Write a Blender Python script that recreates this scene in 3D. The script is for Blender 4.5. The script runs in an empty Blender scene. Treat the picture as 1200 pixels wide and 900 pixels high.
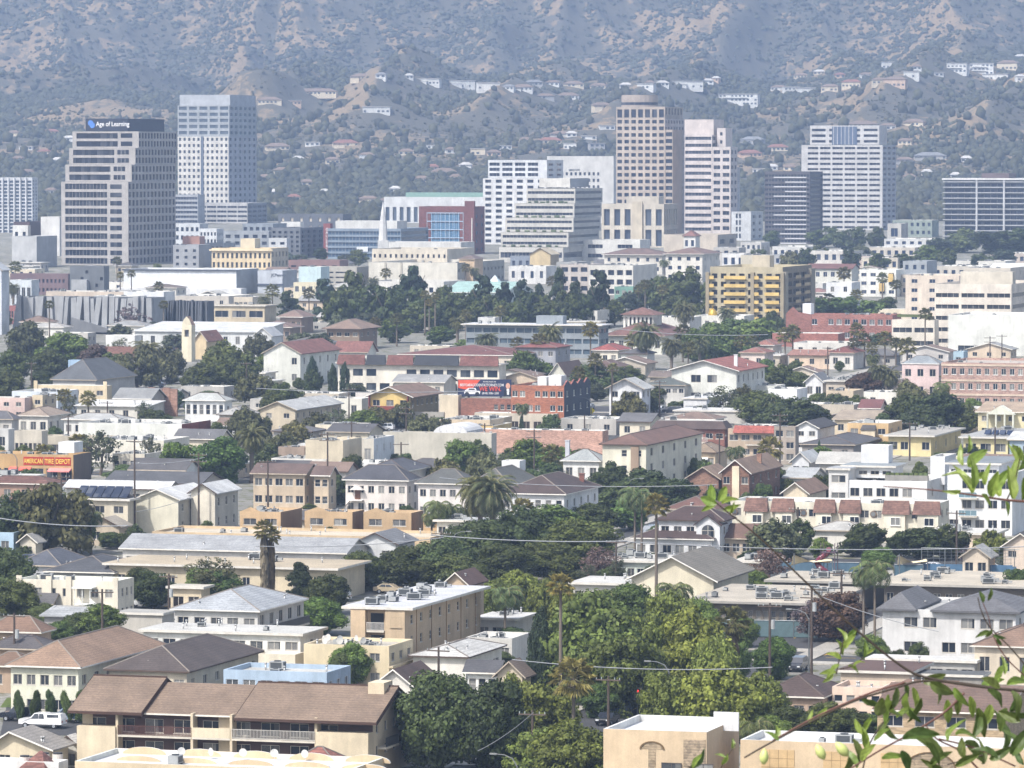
import bpy, math, random
import numpy as np
from mathutils import Vector, Matrix
sc = bpy.context.scene
C = sc.collection
rnd = random.Random(7)

# ------------------------------------------------------------------ camera, light, exposure
F, HC, K, YH = 5900.0, 72.0, 0.01136, 185.0      # focal length in photo pixels, eye height, slope of the valley floor
PITCH = math.atan((450 - YH) / F)
cd = bpy.data.cameras.new('camera'); cam = bpy.data.objects.new('camera', cd); C.objects.link(cam)
cd.sensor_width = 36; cd.sensor_fit = 'HORIZONTAL'; cd.lens = 36 * F / 1200
cd.clip_start = 0.1; cd.clip_end = 30000
cd.dof.use_dof = True; cd.dof.focus_distance = 1400; cd.dof.aperture_fstop = 105
cam.location = (0, 0, HC); cam.rotation_euler = (math.pi / 2 - PITCH, 0, 0)
sc.camera = cam

SUN_EL, SUN_AZ = math.radians(52), math.radians(-136)   # azimuth from +Y (view direction) turning to +X
sdir = Vector((math.sin(SUN_AZ) * math.cos(SUN_EL), math.cos(SUN_AZ) * math.cos(SUN_EL), math.sin(SUN_EL)))
w = bpy.data.worlds.new('World'); sc.world = w; w.use_nodes = True
nt = w.node_tree; nt.nodes.clear()
wo = nt.nodes.new('ShaderNodeOutputWorld'); bg = nt.nodes.new('ShaderNodeBackground'); sk = nt.nodes.new('ShaderNodeTexSky')
sk.sky_type = 'NISHITA'; sk.sun_disc = False; sk.sun_elevation = SUN_EL; sk.sun_rotation = SUN_AZ
sk.air_density = 1.0; sk.dust_density = 3.0; sk.ozone_density = 1.0
bg.inputs[1].default_value = 0.15
hs = nt.nodes.new('ShaderNodeHueSaturation'); hs.inputs['Saturation'].default_value = .7      # a milky summer sky
nt.links.new(sk.outputs[0], hs.inputs['Color']); nt.links.new(hs.outputs[0], bg.inputs[0]); nt.links.new(bg.outputs[0], wo.inputs[0])
sd = bpy.data.lights.new('sun', 'SUN'); sd.energy = 3.0; sd.angle = math.radians(2.0); sd.color = (1, .965, .91)
so = bpy.data.objects.new('sun', sd); C.objects.link(so)
so.rotation_euler = (-sdir).to_track_quat('-Z', 'Y').to_euler(); so.location = (-300, -300, 900)
sc.view_settings.view_transform = 'Standard'; sc.view_settings.look = 'None'
sc.view_settings.exposure = 0.71; sc.view_settings.gamma = 1.0
sc.cycles.max_bounces = 5; sc.cycles.diffuse_bounces = 3; sc.cycles.glossy_bounces = 2
sc.cycles.transmission_bounces = 2; sc.cycles.volume_bounces = 0; sc.cycles.transparent_max_bounces = 4
sc.cycles.use_denoising = True
try: sc.cycles.denoiser = 'OPENIMAGEDENOISE'
except Exception: pass
sc.cycles.caustics_reflective = False; sc.cycles.caustics_refractive = False

# ------------------------------------------------------------------ projection
cP, sP = math.cos(PITCH), math.sin(PITCH)
def ray(px, py):
    x = (px - 600) / F; y = (450 - py) / F
    dy = cP + y * sP
    return x / dy, (-sP + y * cP) / dy          # per metre of Y
def gnd(px, py):
    dx, dz = ray(px, py); Y = HC / (K - dz)
    return Vector((dx * Y, Y, K * Y))
def at(px, py, Y):
    dx, dz = ray(px, py)
    return Vector((dx * Y, Y, HC + dz * Y))
def proj(P):
    x, y, z = P[0], P[1], P[2] - HC
    zc = y * cP - z * sP
    return 600 + F * x / zc, 450 - F * (y * sP + z * cP) / zc
def scale_at(yg): return (yg - 118) / 72.0        # photo pixels per metre on the valley floor
def base_row(yt, h): return (yt - 118 * h / 72.0) / (1 - h / 72.0)

# ------------------------------------------------------------------ materials
def lin(hx):
    if not isinstance(hx, str): return tuple(hx)
    v = [int(hx[i:i + 2], 16) / 255 for i in (0, 2, 4)]
    return tuple(min(.78, (c / 12.92 if c < .04045 else ((c + .055) / 1.055) ** 2.4)) for c in v)
MATS = {}
def nodes(name):
    m = bpy.data.materials.new(name); m.use_nodes = True
    t = m.node_tree; b = t.nodes['Principled BSDF']
    return m, t, b
def N(t, typ, **kw):
    n = t.nodes.new(typ)
    for k, v in kw.items():
        if k.startswith('i_'): n.inputs[k[2:].replace('_', ' ')].default_value = v
        else: setattr(n, k, v)
    return n
def ramp(t, src, lo, hi, a, b):
    r = N(t, 'ShaderNodeMapRange'); r.inputs[1].default_value = lo; r.inputs[2].default_value = hi
    r.inputs[3].default_value = a; r.inputs[4].default_value = b
    t.links.new(src, r.inputs[0]); return r.outputs[0]
def mathn(t, op, a, b):
    n = N(t, 'ShaderNodeMath', operation=op)
    for i, v in enumerate((a, b)):
        if isinstance(v, (int, float)): n.inputs[i].default_value = v
        else: t.links.new(v, n.inputs[i])
    return n.outputs[0]
def coords(t):
    tc = N(t, 'ShaderNodeTexCoord'); oi = N(t, 'ShaderNodeObjectInfo')
    vm = N(t, 'ShaderNodeVectorMath', operation='SCALE'); vm.inputs[0].default_value = (97, 53, 31)
    t.links.new(oi.outputs['Random'], vm.inputs['Scale'])
    va = N(t, 'ShaderNodeVectorMath', operation='ADD')
    t.links.new(tc.outputs['Object'], va.inputs[0]); t.links.new(vm.outputs[0], va.inputs[1])
    return va.outputs[0], oi.outputs['Random']
def noise(t, vec, scale, detail=3, rough=.6):
    n = N(t, 'ShaderNodeTexNoise'); n.inputs['Scale'].default_value = scale; n.inputs['Detail'].default_value = detail
    n.inputs['Roughness'].default_value = rough
    t.links.new(vec, n.inputs['Vector']); return n.outputs[0]
def scaled(t, vec, s):
    m = N(t, 'ShaderNodeMapping'); m.inputs['Scale'].default_value = s
    t.links.new(vec, m.inputs['Vector']); return m.outputs[0]
def mulcol(t, col, fac, b):
    m = N(t, 'ShaderNodeVectorMath', operation='SCALE')
    if isinstance(col, tuple): m.inputs[0].default_value = col
    else: t.links.new(col, m.inputs[0])
    t.links.new(fac, m.inputs['Scale']); t.links.new(m.outputs[0], b.inputs['Base Color'])
def mixc(t, f, a, b):
    m = N(t, 'ShaderNodeMix', data_type='RGBA')
    if isinstance(f, (int, float)): m.inputs[0].default_value = f
    else: t.links.new(f, m.inputs[0])
    for i, v in ((6, a), (7, b)):
        if isinstance(v, tuple): m.inputs[i].default_value = v + (1,)
        else: t.links.new(v, m.inputs[i])
    return m.outputs[2]

def M(kind, hx='888888', rough=.85):
    key = (kind, hx, rough)
    if key in MATS: return MATS[key]
    m, t, b = nodes('%s_%s' % (kind, hx)); c = lin(hx)
    sat, val = {'stucco': (.82, .88), 'shingle': (.75, .78), 'tile': (.66, .72), 'brick': (.9, .85), 'flat': (.9, .82)}.get(kind, (1, 1))
    g0 = .3 * c[0] + .6 * c[1] + .1 * c[2]; c = tuple((g0 + (q - g0) * sat) * val for q in c)
    b.inputs['Roughness'].default_value = rough
    if kind in ('plain', 'metal', 'paint'):
        v, r = coords(t)
        f = ramp(t, noise(t, v, 1.2), .3, .7, .85, 1.1); mulcol(t, c, f, b)
        if kind == 'metal': b.inputs['Metallic'].default_value = .6; b.inputs['Roughness'].default_value = .45
        if kind == 'paint': b.inputs['Roughness'].default_value = .25; b.inputs['Coat Weight'].default_value = .5
    elif kind == 'stucco':
        v, r = coords(t)
        a = ramp(t, noise(t, v, .22, 4), .32, .68, .8, 1.1)
        s = ramp(t, noise(t, scaled(t, v, (1.3, 1.3, .12)), 1.0, 3), .35, .75, 1.04, .87)   # runs below the parapet
        g = ramp(t, noise(t, v, 6, 2), .3, .7, .95, 1.05)
        o = ramp(t, r, 0, 1, .95, 1.05)
        mulcol(t, c, mathn(t, 'MULTIPLY', mathn(t, 'MULTIPLY', a, s), mathn(t, 'MULTIPLY', g, o)), b)
    elif kind == 'shingle':
        v, r = coords(t)
        a = ramp(t, noise(t, v, .35, 4), .3, .7, .78, 1.18)
        g = ramp(t, noise(t, scaled(t, v, (2, 2, 9)), 1.6, 3, .7), .3, .7, .7, 1.3)
        wv = N(t, 'ShaderNodeTexWave', bands_direction='Z'); wv.inputs['Scale'].default_value = 1.6; wv.inputs['Distortion'].default_value = 1.5
        t.links.new(v, wv.inputs['Vector'])
        wf = ramp(t, wv.outputs['Fac'], 0, 1, .88, 1.08)
        mulcol(t, c, mathn(t, 'MULTIPLY', mathn(t, 'MULTIPLY', a, g), wf), b)
    elif kind == 'tile':
        v, r = coords(t)
        a = ramp(t, noise(t, v, .4, 4), .3, .7, .75, 1.2)
        vo = N(t, 'ShaderNodeTexVoronoi'); vo.inputs['Scale'].default_value = 3.2; t.links.new(v, vo.inputs['Vector'])
        sep = N(t, 'ShaderNodeSeparateColor'); t.links.new(vo.outputs['Color'], sep.inputs[0])
        g = ramp(t, sep.outputs[0], 0, 1, .7, 1.25)
        wv = N(t, 'ShaderNodeTexWave', bands_direction='Z'); wv.inputs['Scale'].default_value = 1.1
        t.links.new(v, wv.inputs['Vector'])
        mulcol(t, c, mathn(t, 'MULTIPLY', mathn(t, 'MULTIPLY', a, g), ramp(t, wv.outputs['Fac'], 0, 1, .8, 1.1)), b)
    elif kind == 'flat':
        v, r = coords(t)
        a = ramp(t, noise(t, v, .16, 5, .65), .3, .72, 1.08, .72)
        br = N(t, 'ShaderNodeTexBrick'); br.inputs['Scale'].default_value = .35
        br.inputs['Color1'].default_value = (1, 1, 1, 1); br.inputs['Color2'].default_value = (.93, .93, .93, 1); br.inputs['Mortar'].default_value = (.78, .78, .78, 1)
        br.inputs['Mortar Size'].default_value = .02
        t.links.new(v, br.inputs['Vector'])
        sp = N(t, 'ShaderNodeSeparateColor'); t.links.new(br.outputs[0], sp.inputs[0])
        g = ramp(t, noise(t, v, 2.5, 3), .3, .7, .9, 1.08)
        mulcol(t, c, mathn(t, 'MULTIPLY', mathn(t, 'MULTIPLY', a, g), sp.outputs[0]), b)
    elif kind == 'brick':
        v, r = coords(t)
        vo = N(t, 'ShaderNodeTexVoronoi'); vo.inputs['Scale'].default_value = 2.2
        t.links.new(scaled(t, v, (1, 1, 2.4)), vo.inputs['Vector'])
        sep = N(t, 'ShaderNodeSeparateColor'); t.links.new(vo.outputs['Color'], sep.inputs[0])
        a = ramp(t, noise(t, v, .25, 4), .3, .7, .8, 1.15)
        wv = N(t, 'ShaderNodeTexWave', bands_direction='Z'); wv.inputs['Scale'].default_value = 1.3; t.links.new(v, wv.inputs['Vector'])
        mulcol(t, c, mathn(t, 'MULTIPLY', mathn(t, 'MULTIPLY', a, ramp(t, sep.outputs[0], 0, 1, .75, 1.25)), ramp(t, wv.outputs['Fac'], 0, 1, .9, 1.05)), b)
    elif kind in ('glass', 'homeglass'):
        tc = N(t, 'ShaderNodeTexCoord'); oi = N(t, 'ShaderNodeObjectInfo')
        vo = N(t, 'ShaderNodeTexWhiteNoise', noise_dimensions='3D')
        sn = N(t, 'ShaderNodeVectorMath', operation='SNAP'); sn.inputs[1].default_value = (1.45, 1.45, 30)
        va = N(t, 'ShaderNodeVectorMath', operation='ADD'); t.links.new(tc.outputs['Object'], va.inputs[0])
        cb = N(t, 'ShaderNodeCombineXYZ'); t.links.new(oi.outputs['Random'], cb.inputs[0])
        t.links.new(va.outputs[0], sn.inputs[0])
        v2 = N(t, 'ShaderNodeVectorMath', operation='ADD'); t.links.new(sn.outputs[0], v2.inputs[0]); t.links.new(cb.outputs[0], v2.inputs[1])
        t.links.new(v2.outputs[0], vo.inputs['Vector'])
        if kind == 'glass':
            f = ramp(t, vo.outputs['Value'], .5, 1, 0, .2)
            col = mixc(t, f, c, (.32, .33, .34))
        else:                                     # blinds and curtains behind some panes
            f = ramp(t, vo.outputs['Value'], .55, 1, 0, .7)
            col = mixc(t, f, c, (.42, .41, .38))
        t.links.new(col, b.inputs['Base Color'])
        b.inputs['Roughness'].default_value = .12; b.inputs['Specular IOR Level'].default_value = .6
    elif kind == 'leaf':
        g = N(t, 'ShaderNodeNewGeometry'); oi = N(t, 'ShaderNodeObjectInfo')
        tc = N(t, 'ShaderNodeTexCoord')
        f = ramp(t, g.outputs['Random Per Island'], 0, 1, .55, 1.4)
        f2 = ramp(t, oi.outputs['Random'], 0, 1, .68, 1.28)
        f3 = ramp(t, noise(t, tc.outputs['Object'], 2.2, 3), .3, .7, .72, 1.28)
        ff = mathn(t, 'MULTIPLY', mathn(t, 'MULTIPLY', f, f2), f3)
        warm = (c[0] * 1.38, c[1] * 1.12, c[2] * .8)
        wn = N(t, 'ShaderNodeTexWhiteNoise', noise_dimensions='1D'); t.links.new(oi.outputs['Random'], wn.inputs['W'])
        cc = mixc(t, mathn(t, 'MULTIPLY', wn.outputs['Value'], .95), c, warm)
        mulcol(t, cc, ff, b); b.inputs['Roughness'].default_value = .6
        b.inputs['Specular IOR Level'].default_value = .25
        tr = N(t, 'ShaderNodeBsdfTranslucent'); ms = N(t, 'ShaderNodeMixShader'); ms.inputs[0].default_value = .22
        t.links.new(b.inputs['Base Color'].links[0].from_socket, tr.inputs['Color'])
        out = t.nodes['Material Output']
        t.links.new(b.outputs[0], ms.inputs[1]); t.links.new(tr.outputs[0], ms.inputs[2]); t.links.new(ms.outputs[0], out.inputs[0])
    MATS[key] = m
    return m

# ------------------------------------------------------------------ mesh building
class MB:
    def __init__(s): s.v = []; s.f = []; s.m = []
    def quad(s, a, b, c, d, m=0):
        i = len(s.v); s.v += [tuple(a), tuple(b), tuple(c), tuple(d)]; s.f.append((i, i + 1, i + 2, i + 3)); s.m.append(m)
    def tri(s, a, b, c, m=0):
        i = len(s.v); s.v += [tuple(a), tuple(b), tuple(c)]; s.f.append((i, i + 1, i + 2)); s.m.append(m)
    def poly(s, pts, m=0):
        i = len(s.v); s.v += [tuple(p) for p in pts]; s.f.append(tuple(range(i, i + len(pts)))); s.m.append(m)
    def box(s, x0, x1, y0, y1, z0, z1, m=0, bottom=True, mt=None):
        i = len(s.v)
        s.v += [(x0, y0, z0), (x1, y0, z0), (x1, y1, z0), (x0, y1, z0), (x0, y0, z1), (x1, y0, z1), (x1, y1, z1), (x0, y1, z1)]
        fs = [(0, 1, 5, 4), (1, 2, 6, 5), (2, 3, 7, 6), (3, 0, 4, 7), (4, 5, 6, 7)] + ([(3, 2, 1, 0)] if bottom else [])
        s.f += [tuple(i + k for k in f) for f in fs]; s.m += [m] * len(fs)
        if mt is not None: s.m[-2 if bottom else -1] = mt
    def prism(s, pts, z0, z1, m=0, mt=None):      # pts counter-clockwise in plan
        n = len(pts); i = len(s.v)
        s.v += [(p[0], p[1], z0) for p in pts] + [(p[0], p[1], z1) for p in pts]
        for k in range(n): s.f.append((i + k, i + (k + 1) % n, i + n + (k + 1) % n, i + n + k)); s.m.append(m)
        s.f.append(tuple(i + n + k for k in range(n))); s.m.append(m if mt is None else mt)
        s.f.append(tuple(i + n - 1 - k for k in range(n))); s.m.append(m)
    def tube(s, pts, radii, n=6, m=0, cap=True):
        rings = []
        for k, p in enumerate(pts):
            p = Vector(p); a = Vector(pts[max(k - 1, 0)]); b = Vector(pts[min(k + 1, len(pts) - 1)])
            d = (b - a).normalized() if (b - a).length > 1e-9 else Vector((0, 0, 1))
            u = d.orthogonal().normalized() if abs(d.z) < .95 else Vector((1, 0, 0))
            if abs(d.z) < .95: u = d.cross(Vector((0, 0, 1))).normalized()
            vv = d.cross(u).normalized(); i = len(s.v)
            for q in range(n):
                an = 2 * math.pi * q / n; s.v.append(tuple(p + (u * math.cos(an) + vv * math.sin(an)) * radii[k]))
            rings.append(i)
        for k in range(len(rings) - 1):
            a, b = rings[k], rings[k + 1]
            for q in range(n): s.f.append((a + q, a + (q + 1) % n, b + (q + 1) % n, b + q)); s.m.append(m)
        if cap:
            s.f.append(tuple(rings[0] + n - 1 - q for q in range(n))); s.f.append(tuple(rings[-1] + q for q in range(n))); s.m += [m, m]
    def cyl(s, x, y, z0, z1, r, n=10, m=0, r2=None): s.tube([(x, y, z0), (x, y, z1)], [r, r if r2 is None else r2], n, m)
    def mesh(s, name, mats, smooth=False):
        me = bpy.data.meshes.new(name); me.from_pydata(s.v, [], s.f)
        for x in mats: me.materials.append(x)
        if len(mats) > 1: me.polygons.foreach_set('material_index', np.array(s.m, dtype=np.int32))
        if smooth: me.polygons.foreach_set('use_smooth', np.ones(len(s.f), dtype=bool))
        me.update(); return me
    def build(s, name, mats, parent=None, loc=(0, 0, 0), rz=0, smooth=False):
        if not isinstance(mats, (list, tuple)): mats = [mats]
        return link(name, s.mesh(name, mats, smooth), parent, loc, rz)
def link(name, me, parent=None, loc=(0, 0, 0), rz=0):
    o = bpy.data.objects.new(name, me); C.objects.link(o); o.location = loc; o.rotation_euler = (0, 0, rz)
    if parent is not None: o.parent = parent
    return o
def npmesh(name, V, Fq, mats):
    """V (n,3), Fq (m,k) arrays -> mesh, fast"""
    me = bpy.data.meshes.new(name); n, k = len(Fq), Fq.shape[1]
    me.vertices.add(len(V)); me.vertices.foreach_set('co', np.asarray(V, dtype=np.float32).ravel())
    me.loops.add(n * k); me.loops.foreach_set('vertex_index', np.asarray(Fq, dtype=np.int32).ravel())
    me.polygons.add(n); me.polygons.foreach_set('loop_start', np.arange(0, n * k, k, dtype=np.int32))
    me.polygons.foreach_set('loop_total', np.full(n, k, dtype=np.int32))
    for x in mats: me.materials.append(x)
    me.update(calc_edges=True); return me
def thing(name, label, cat, loc=(0, 0, 0), rz=0, group=None):
    o = bpy.data.objects.new(name, None); C.objects.link(o); o.location = loc; o.rotation_euler = (0, 0, rz)
    o.empty_display_size = .5
    return tag(o, label, cat, group)
def tag(o, label, cat, group=None):
    o['label'] = label; o['category'] = cat
    if group: o['group'] = group
    return o
def kind(o, k): o['kind'] = k; return o
def dup(root, loc, rz=None, label=None):
    r = root.copy(); C.objects.link(r); r.location = loc
    if rz is not None: r.rotation_euler = (0, 0, rz)
    if label: r['label'] = label
    for ch in list(root.children):
        c = ch.copy(); C.objects.link(c); c.parent = r
        for g in list(ch.children):
            d = g.copy(); C.objects.link(d); d.parent = c
    return r

# ------------------------------------------------------------------ facades, windows, buildings
GLASS = M('glass', '28364f'); HOME = M('homeglass', '272d36'); BLUE = M('glass', '42688e')
def frame_mat(hx='c9c3b8'): return M('plain', hx, .6)
WIN = {}
def window_mesh(w, h, style, glass, fr):
    key = (round(w, 2), round(h, 2), style, glass.name, fr)
    if key in WIN: return WIN[key]
    mb = MB(); t = min(.06, w * .055); fm = frame_mat(fr)
    if style == 'bare':                           # office pane: glass with slim mullions
        mb.quad((0, 0, 0), (w, 0, 0), (w, 0, h), (0, 0, h), 1)
        n = int(w / 1.6)
        for k in range(1, n):
            x = w * k / n; mb.box(x - .035, x + .035, -.05, .02, 0, h, 0)
        WIN[key] = (mb.mesh('window', [fm, glass]), None); return WIN[key]
    for a, b, c, d in ((0, w, 0, t), (0, w, h - t, h), (0, t, t, h - t), (w - t, w, t, h - t)):
        mb.box(a, b, -.06, .04, c, d)
    if w > 1.0: mb.box(w / 2 - t / 2, w / 2 + t / 2, -.05, .03, t, h - t)
    elif h > 1.1: mb.box(t, w - t, -.05, .03, h / 2 - t / 2, h / 2 + t / 2)
    mb.box(-.08, w + .08, -.16, -.06, -.09, 0)    # sill
    if style == 'near':
        pm = MB(); pm.quad((t * .5, 0, t * .5), (w - t * .5, 0, t * .5), (w - t * .5, 0, h - t * .5), (t * .5, 0, h - t * .5))
        r = (mb.mesh('window', [fm]), pm.mesh('pane', [glass]))
    else:
        mb.quad((t * .5, 0, t * .5), (w - t * .5, 0, t * .5), (w - t * .5, 0, h - t * .5), (t * .5, 0, h - t * .5), 1)
        r = (mb.mesh('window', [fm, glass]), None)
    WIN[key] = r; return r

def face(mb, O, U, w, z0, z1, ops, dep, m=0, gab=None):
    """a wall face with real openings; O corner (x,y), U unit vector along the face, outward is to its right"""
    out = Vector((U[1], -U[0])); P = lambda u, z, dd=0: (O[0] + U[0] * u - out[0] * dd, O[1] + U[1] * u - out[1] * dd, z)
    us = sorted(set([0, w] + [round(x, 4) for o in ops for x in o[:2]])); zs = sorted(set([z0, z1] + [round(x, 4) for o in ops for x in o[2:4]]))
    us = [u for u in us if -1e-6 <= u <= w + 1e-6]; zs = [z for z in zs if z0 - 1e-6 <= z <= z1 + 1e-6]
    occ = np.zeros((len(us) - 1, len(zs) - 1), bool)
    uc = (np.array(us[1:]) + np.array(us[:-1])) / 2; zc = (np.array(zs[1:]) + np.array(zs[:-1])) / 2
    for o in ops: occ |= ((uc > o[0]) & (uc < o[1]))[:, None] & ((zc > o[2]) & (zc < o[3]))[None, :]
    for j in range(len(zs) - 1):                  # merge cells along a row
        i = 0
        while i < len(us) - 1:
            if occ[i, j]: i += 1; continue
            k = i
            while k + 1 < len(us) - 1 and not occ[k + 1, j]: k += 1
            mb.quad(P(us[i], zs[j]), P(us[k + 1], zs[j]), P(us[k + 1], zs[j + 1]), P(us[i], zs[j + 1]), m); i = k + 1
    for u0, u1, a, b in [o[:4] for o in ops]:
        mb.quad(P(u0, a), P(u0, a, dep), P(u0, b, dep), P(u0, b), m); mb.quad(P(u1, a, dep), P(u1, a), P(u1, b), P(u1, b, dep), m)
        mb.quad(P(u0, a, dep), P(u0, a), P(u1, a), P(u1, a, dep), m); mb.quad(P(u0, b), P(u0, b, dep), P(u1, b, dep), P(u1, b), m)

YAW = math.radians(-16.5)
FOOT = []
REFS = []                                         # (label, x0, x1, ytop, ybase, Y) used to word the labels of trees and poles
class Bld: pass
AC = None
def grid_ops(w, z0, z1, spec, o, pre):
    """spec = (rows, cols[, options]) -> list of openings"""
    if not spec: return []
    rows, cols = spec[0], spec[1]; op = spec[2] if len(spec) > 2 else {}
    m0, m1 = op.get('m', (0, 0)); wf = op.get('wf'); hf = op.get('hf', .42); sf = op.get('sf', .36)
    fh = (z1 - z0) / rows; ww = w - m0 - m1; bay = ww / cols; r = []
    skip = op.get('skip', ())
    for i in range(rows):
        for j in range(cols):
            if (i, j) in skip: continue
            bw = bay * wf if wf else min(op.get('ww', 1.3), bay * .72)
            u = m0 + bay * (j + .5) - bw / 2; z = z0 + fh * (i + sf)
            r.append((u, u + bw, z, z + fh * hf))
    return r
def wall_mat(s):
    if not isinstance(s, str): return s
    if s.startswith('brick:'): return M('brick', s[6:])
    return M('stucco', s)
def B(label, x0, x1, x2, yt, h=None, wall='e2d6bd', roof='f', rc='dcdcd8', fr=None, sr=None, nm='house', cat='house',
      yg=None, z0=0.0, d=None, rise=1.7, ov=.55, side=None, into=None, yaw=YAW, glass=None, win=None, dep=None, ac=0, chim=None,
      frc='c9c3b8', group=None, par=.55, vents=0, wmax=100, ridge=None, simple=False, trimc=None, wz=None):
    b = Bld()
    if yg is None: yg = base_row(yt, h)
    s = scale_at(yg)
    P1 = gnd(x1, yg)
    if h is None:
        lo, hi = 0, 150
        for _ in range(30):
            mid = (lo + hi) / 2
            if proj(P1 + Vector((0, 0, mid)))[1] > yt: lo = mid
            else: hi = mid
        h = lo
    W = Vector((math.cos(yaw), math.sin(yaw), 0)); D = Vector((-math.sin(yaw), math.cos(yaw), 0))
    def solve(dirv, tx, sg):
        t = 0.0; p0 = proj(P1)[0]
        for _ in range(12):
            p = proj(P1 + dirv * t)[0]; g = (proj(P1 + dirv * (t + .01))[0] - p) / .01
            t += (tx - p) / g
        return t
    bw = solve(W, x0, -1) * -1
    if d is None: d = solve(D, x2, 1)
    d = min(d, 220)
    P0 = P1 - W * bw
    b.w, b.d, b.h, b.P0, b.yaw, b.s, b.W, b.D, b.z0, b.Y = bw, d, h, P0, yaw, s, W, D, z0, P1.y
    near = s > 7.3; FOOT.append((P0 + W * bw / 2 + D * d / 2, bw / 2, d / 2))
    if into is None:
        b.root = thing(nm, label, cat, P0, yaw, group); b.off = Vector((0, 0, 0)); b.rz = 0
        pa, pb = proj(P0), proj(P1 + D * d)
        REFS.append((label, min(pa[0], x0), max(x2 or x1, x1, pb[0]), yt, yg, P1.y, P0 + W * bw / 2 + D * d / 2, bw / 2, d / 2))
    else:
        b.root = into.root; R = Matrix.Rotation(-into.root.rotation_euler.z, 3, 'Z'); b.off = R @ (P0 - into.root.location); b.rz = yaw - into.root.rotation_euler.z
    glass = glass or (HOME if h < 14 and s > 3.2 else GLASS)
    style = win or ('near' if near else 'mid')
    if s < 3.0 and win is None: style = 'bare'
    dep = dep if dep is not None else (.16 if style != 'bare' else .35)
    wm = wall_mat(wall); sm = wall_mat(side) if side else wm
    flatp = roof in ('f', 'fw')
    ztop = h
    mb = MB(); zb = z0 - (1.2 if z0 == 0 else 0)
    zwin0, zwin1 = (z0, h - (par if flatp else .25)) if wz is None else wz
    fo = grid_ops(bw, zwin0, zwin1, fr, None, 'f') if fr else []
    sop = grid_ops(d, zwin0, zwin1, sr, None, 's') if sr else []
    face(mb, (0, 0), (1, 0), bw, zb, ztop, fo, dep, 0)
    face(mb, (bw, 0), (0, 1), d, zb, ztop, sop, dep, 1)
    mb.quad((bw, d, zb), (0, d, zb), (0, d, ztop), (bw, d, ztop), 0); mb.quad((0, d, zb), (0, 0, zb), (0, 0, ztop), (0, d, ztop), 1)
    rp = MB(); b.roofz = h
    if flatp:
        t = .28; zi = h - par
        mb.quad((0, 0, h), (bw, 0, h), (bw - t, t, h), (t, t, h), 2); mb.quad((bw, 0, h), (bw, d, h), (bw - t, d - t, h), (bw - t, t, h), 2)
        mb.quad((bw, d, h), (0, d, h), (t, d - t, h), (bw - t, d - t, h), 2); mb.quad((0, d, h), (0, 0, h), (t, t, h), (t, d - t, h), 2)
        mb.quad((t, t, zi), (t, t, h), (bw - t, t, h), (bw - t, t, zi), 2); mb.quad((bw - t, t, zi), (bw - t, t, h), (bw - t, d - t, h), (bw - t, d - t, zi), 2)
        mb.quad((bw - t, d - t, zi), (bw - t, d - t, h), (t, d - t, h), (t, d - t, zi), 2); mb.quad((t, d - t, zi), (t, d - t, h), (t, t, h), (t, t, zi), 2)
        rp.quad((t, t, zi), (bw - t, t, zi), (bw - t, d - t, zi), (t, d - t, zi)); rm = M('flat', rc); b.roofz = zi
    elif roof == 'o':
        rp.box(-ov, bw + ov, -ov, d + ov, h, h + .32, 1, mt=0); rm = [M('flat', rc), M('plain', trimc or 'cfcac0')]; b.roofz = h + .32
    elif roof in ('h', 'gd', 'gw', 'm', 'sh'):
        tile = rc[0] == '!'; rm = M('tile' if tile else 'shingle', rc.lstrip('!')); th = .18
        a0, a1, c0, c1 = -ov, bw + ov, -ov, d + ov; zt = h + th; e = [(a0, c0), (a1, c0), (a1, c1), (a0, c1)]
        drop = 0
        if roof == 'h':
            ww, dd = a1 - a0, c1 - c0
            if ww <= dd: r1, r2 = ((a0 + a1) / 2, c0 + ww / 2), ((a0 + a1) / 2, c1 - ww / 2)
            else: r1, r2 = (a0 + dd / 2, (c0 + c1) / 2), (a1 - dd / 2, (c0 + c1) / 2)
            R1, R2 = (*r1, zt + rise), (*r2, zt + rise); q = [(x, y, zt) for x, y in e]
            if ww <= dd: rp.tri(q[0], q[1], R1); rp.quad(q[1], q[2], R2, R1); rp.tri(q[2], q[3], R2); rp.quad(q[3], q[0], R1, R2)
            else: rp.quad(q[0], q[1], R2, R1); rp.tri(q[1], q[2], R2); rp.quad(q[2], q[3], R1, R2); rp.tri(q[3], q[0], R1)
            for k in range(4): rp.quad((*e[k], h), (*e[(k + 1) % 4], h), (*e[(k + 1) % 4], zt), (*e[k], zt), 1)
            for p_, r_ in ((q[0], R1), (q[1], R1 if ww <= dd else R2), (q[2], R2), (q[3], R2 if ww <= dd else R1), (R1, R2)): rp.tube([p_, r_], [.1, .1], 4, 2, cap=False)
            rp.quad((*e[3], h), (*e[2], h), (*e[1], h), (*e[0], h))
        elif roof == 'gd':
            xm = bw / 2 if ridge is None else bw * ridge; zr = zt + rise
            sl = rise / max(.1, xm); zl = zt - sl * ov; sl2 = rise / max(.1, bw - xm); zl2 = zt - sl2 * ov
            A, Bp, Cp = (a0, zl), (xm, zr), (a1, zl2)
            for y, fl in ((c0, 0), (c1, 1)):
                pts = [(A[0], y, A[1] - th), (xm, y, zr - th), (Cp[0], y, Cp[1] - th), (Cp[0], y, Cp[1]), (xm, y, zr), (A[0], y, A[1])]
                rp.poly(pts if not fl else pts[::-1], 1)
            rp.quad((A[0], c0, A[1]), (xm, c0, zr), (xm, c1, zr), (A[0], c1, A[1])); rp.quad((xm, c0, zr), (Cp[0], c0, Cp[1]), (Cp[0], c1, Cp[1]), (xm, c1, zr))
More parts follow.
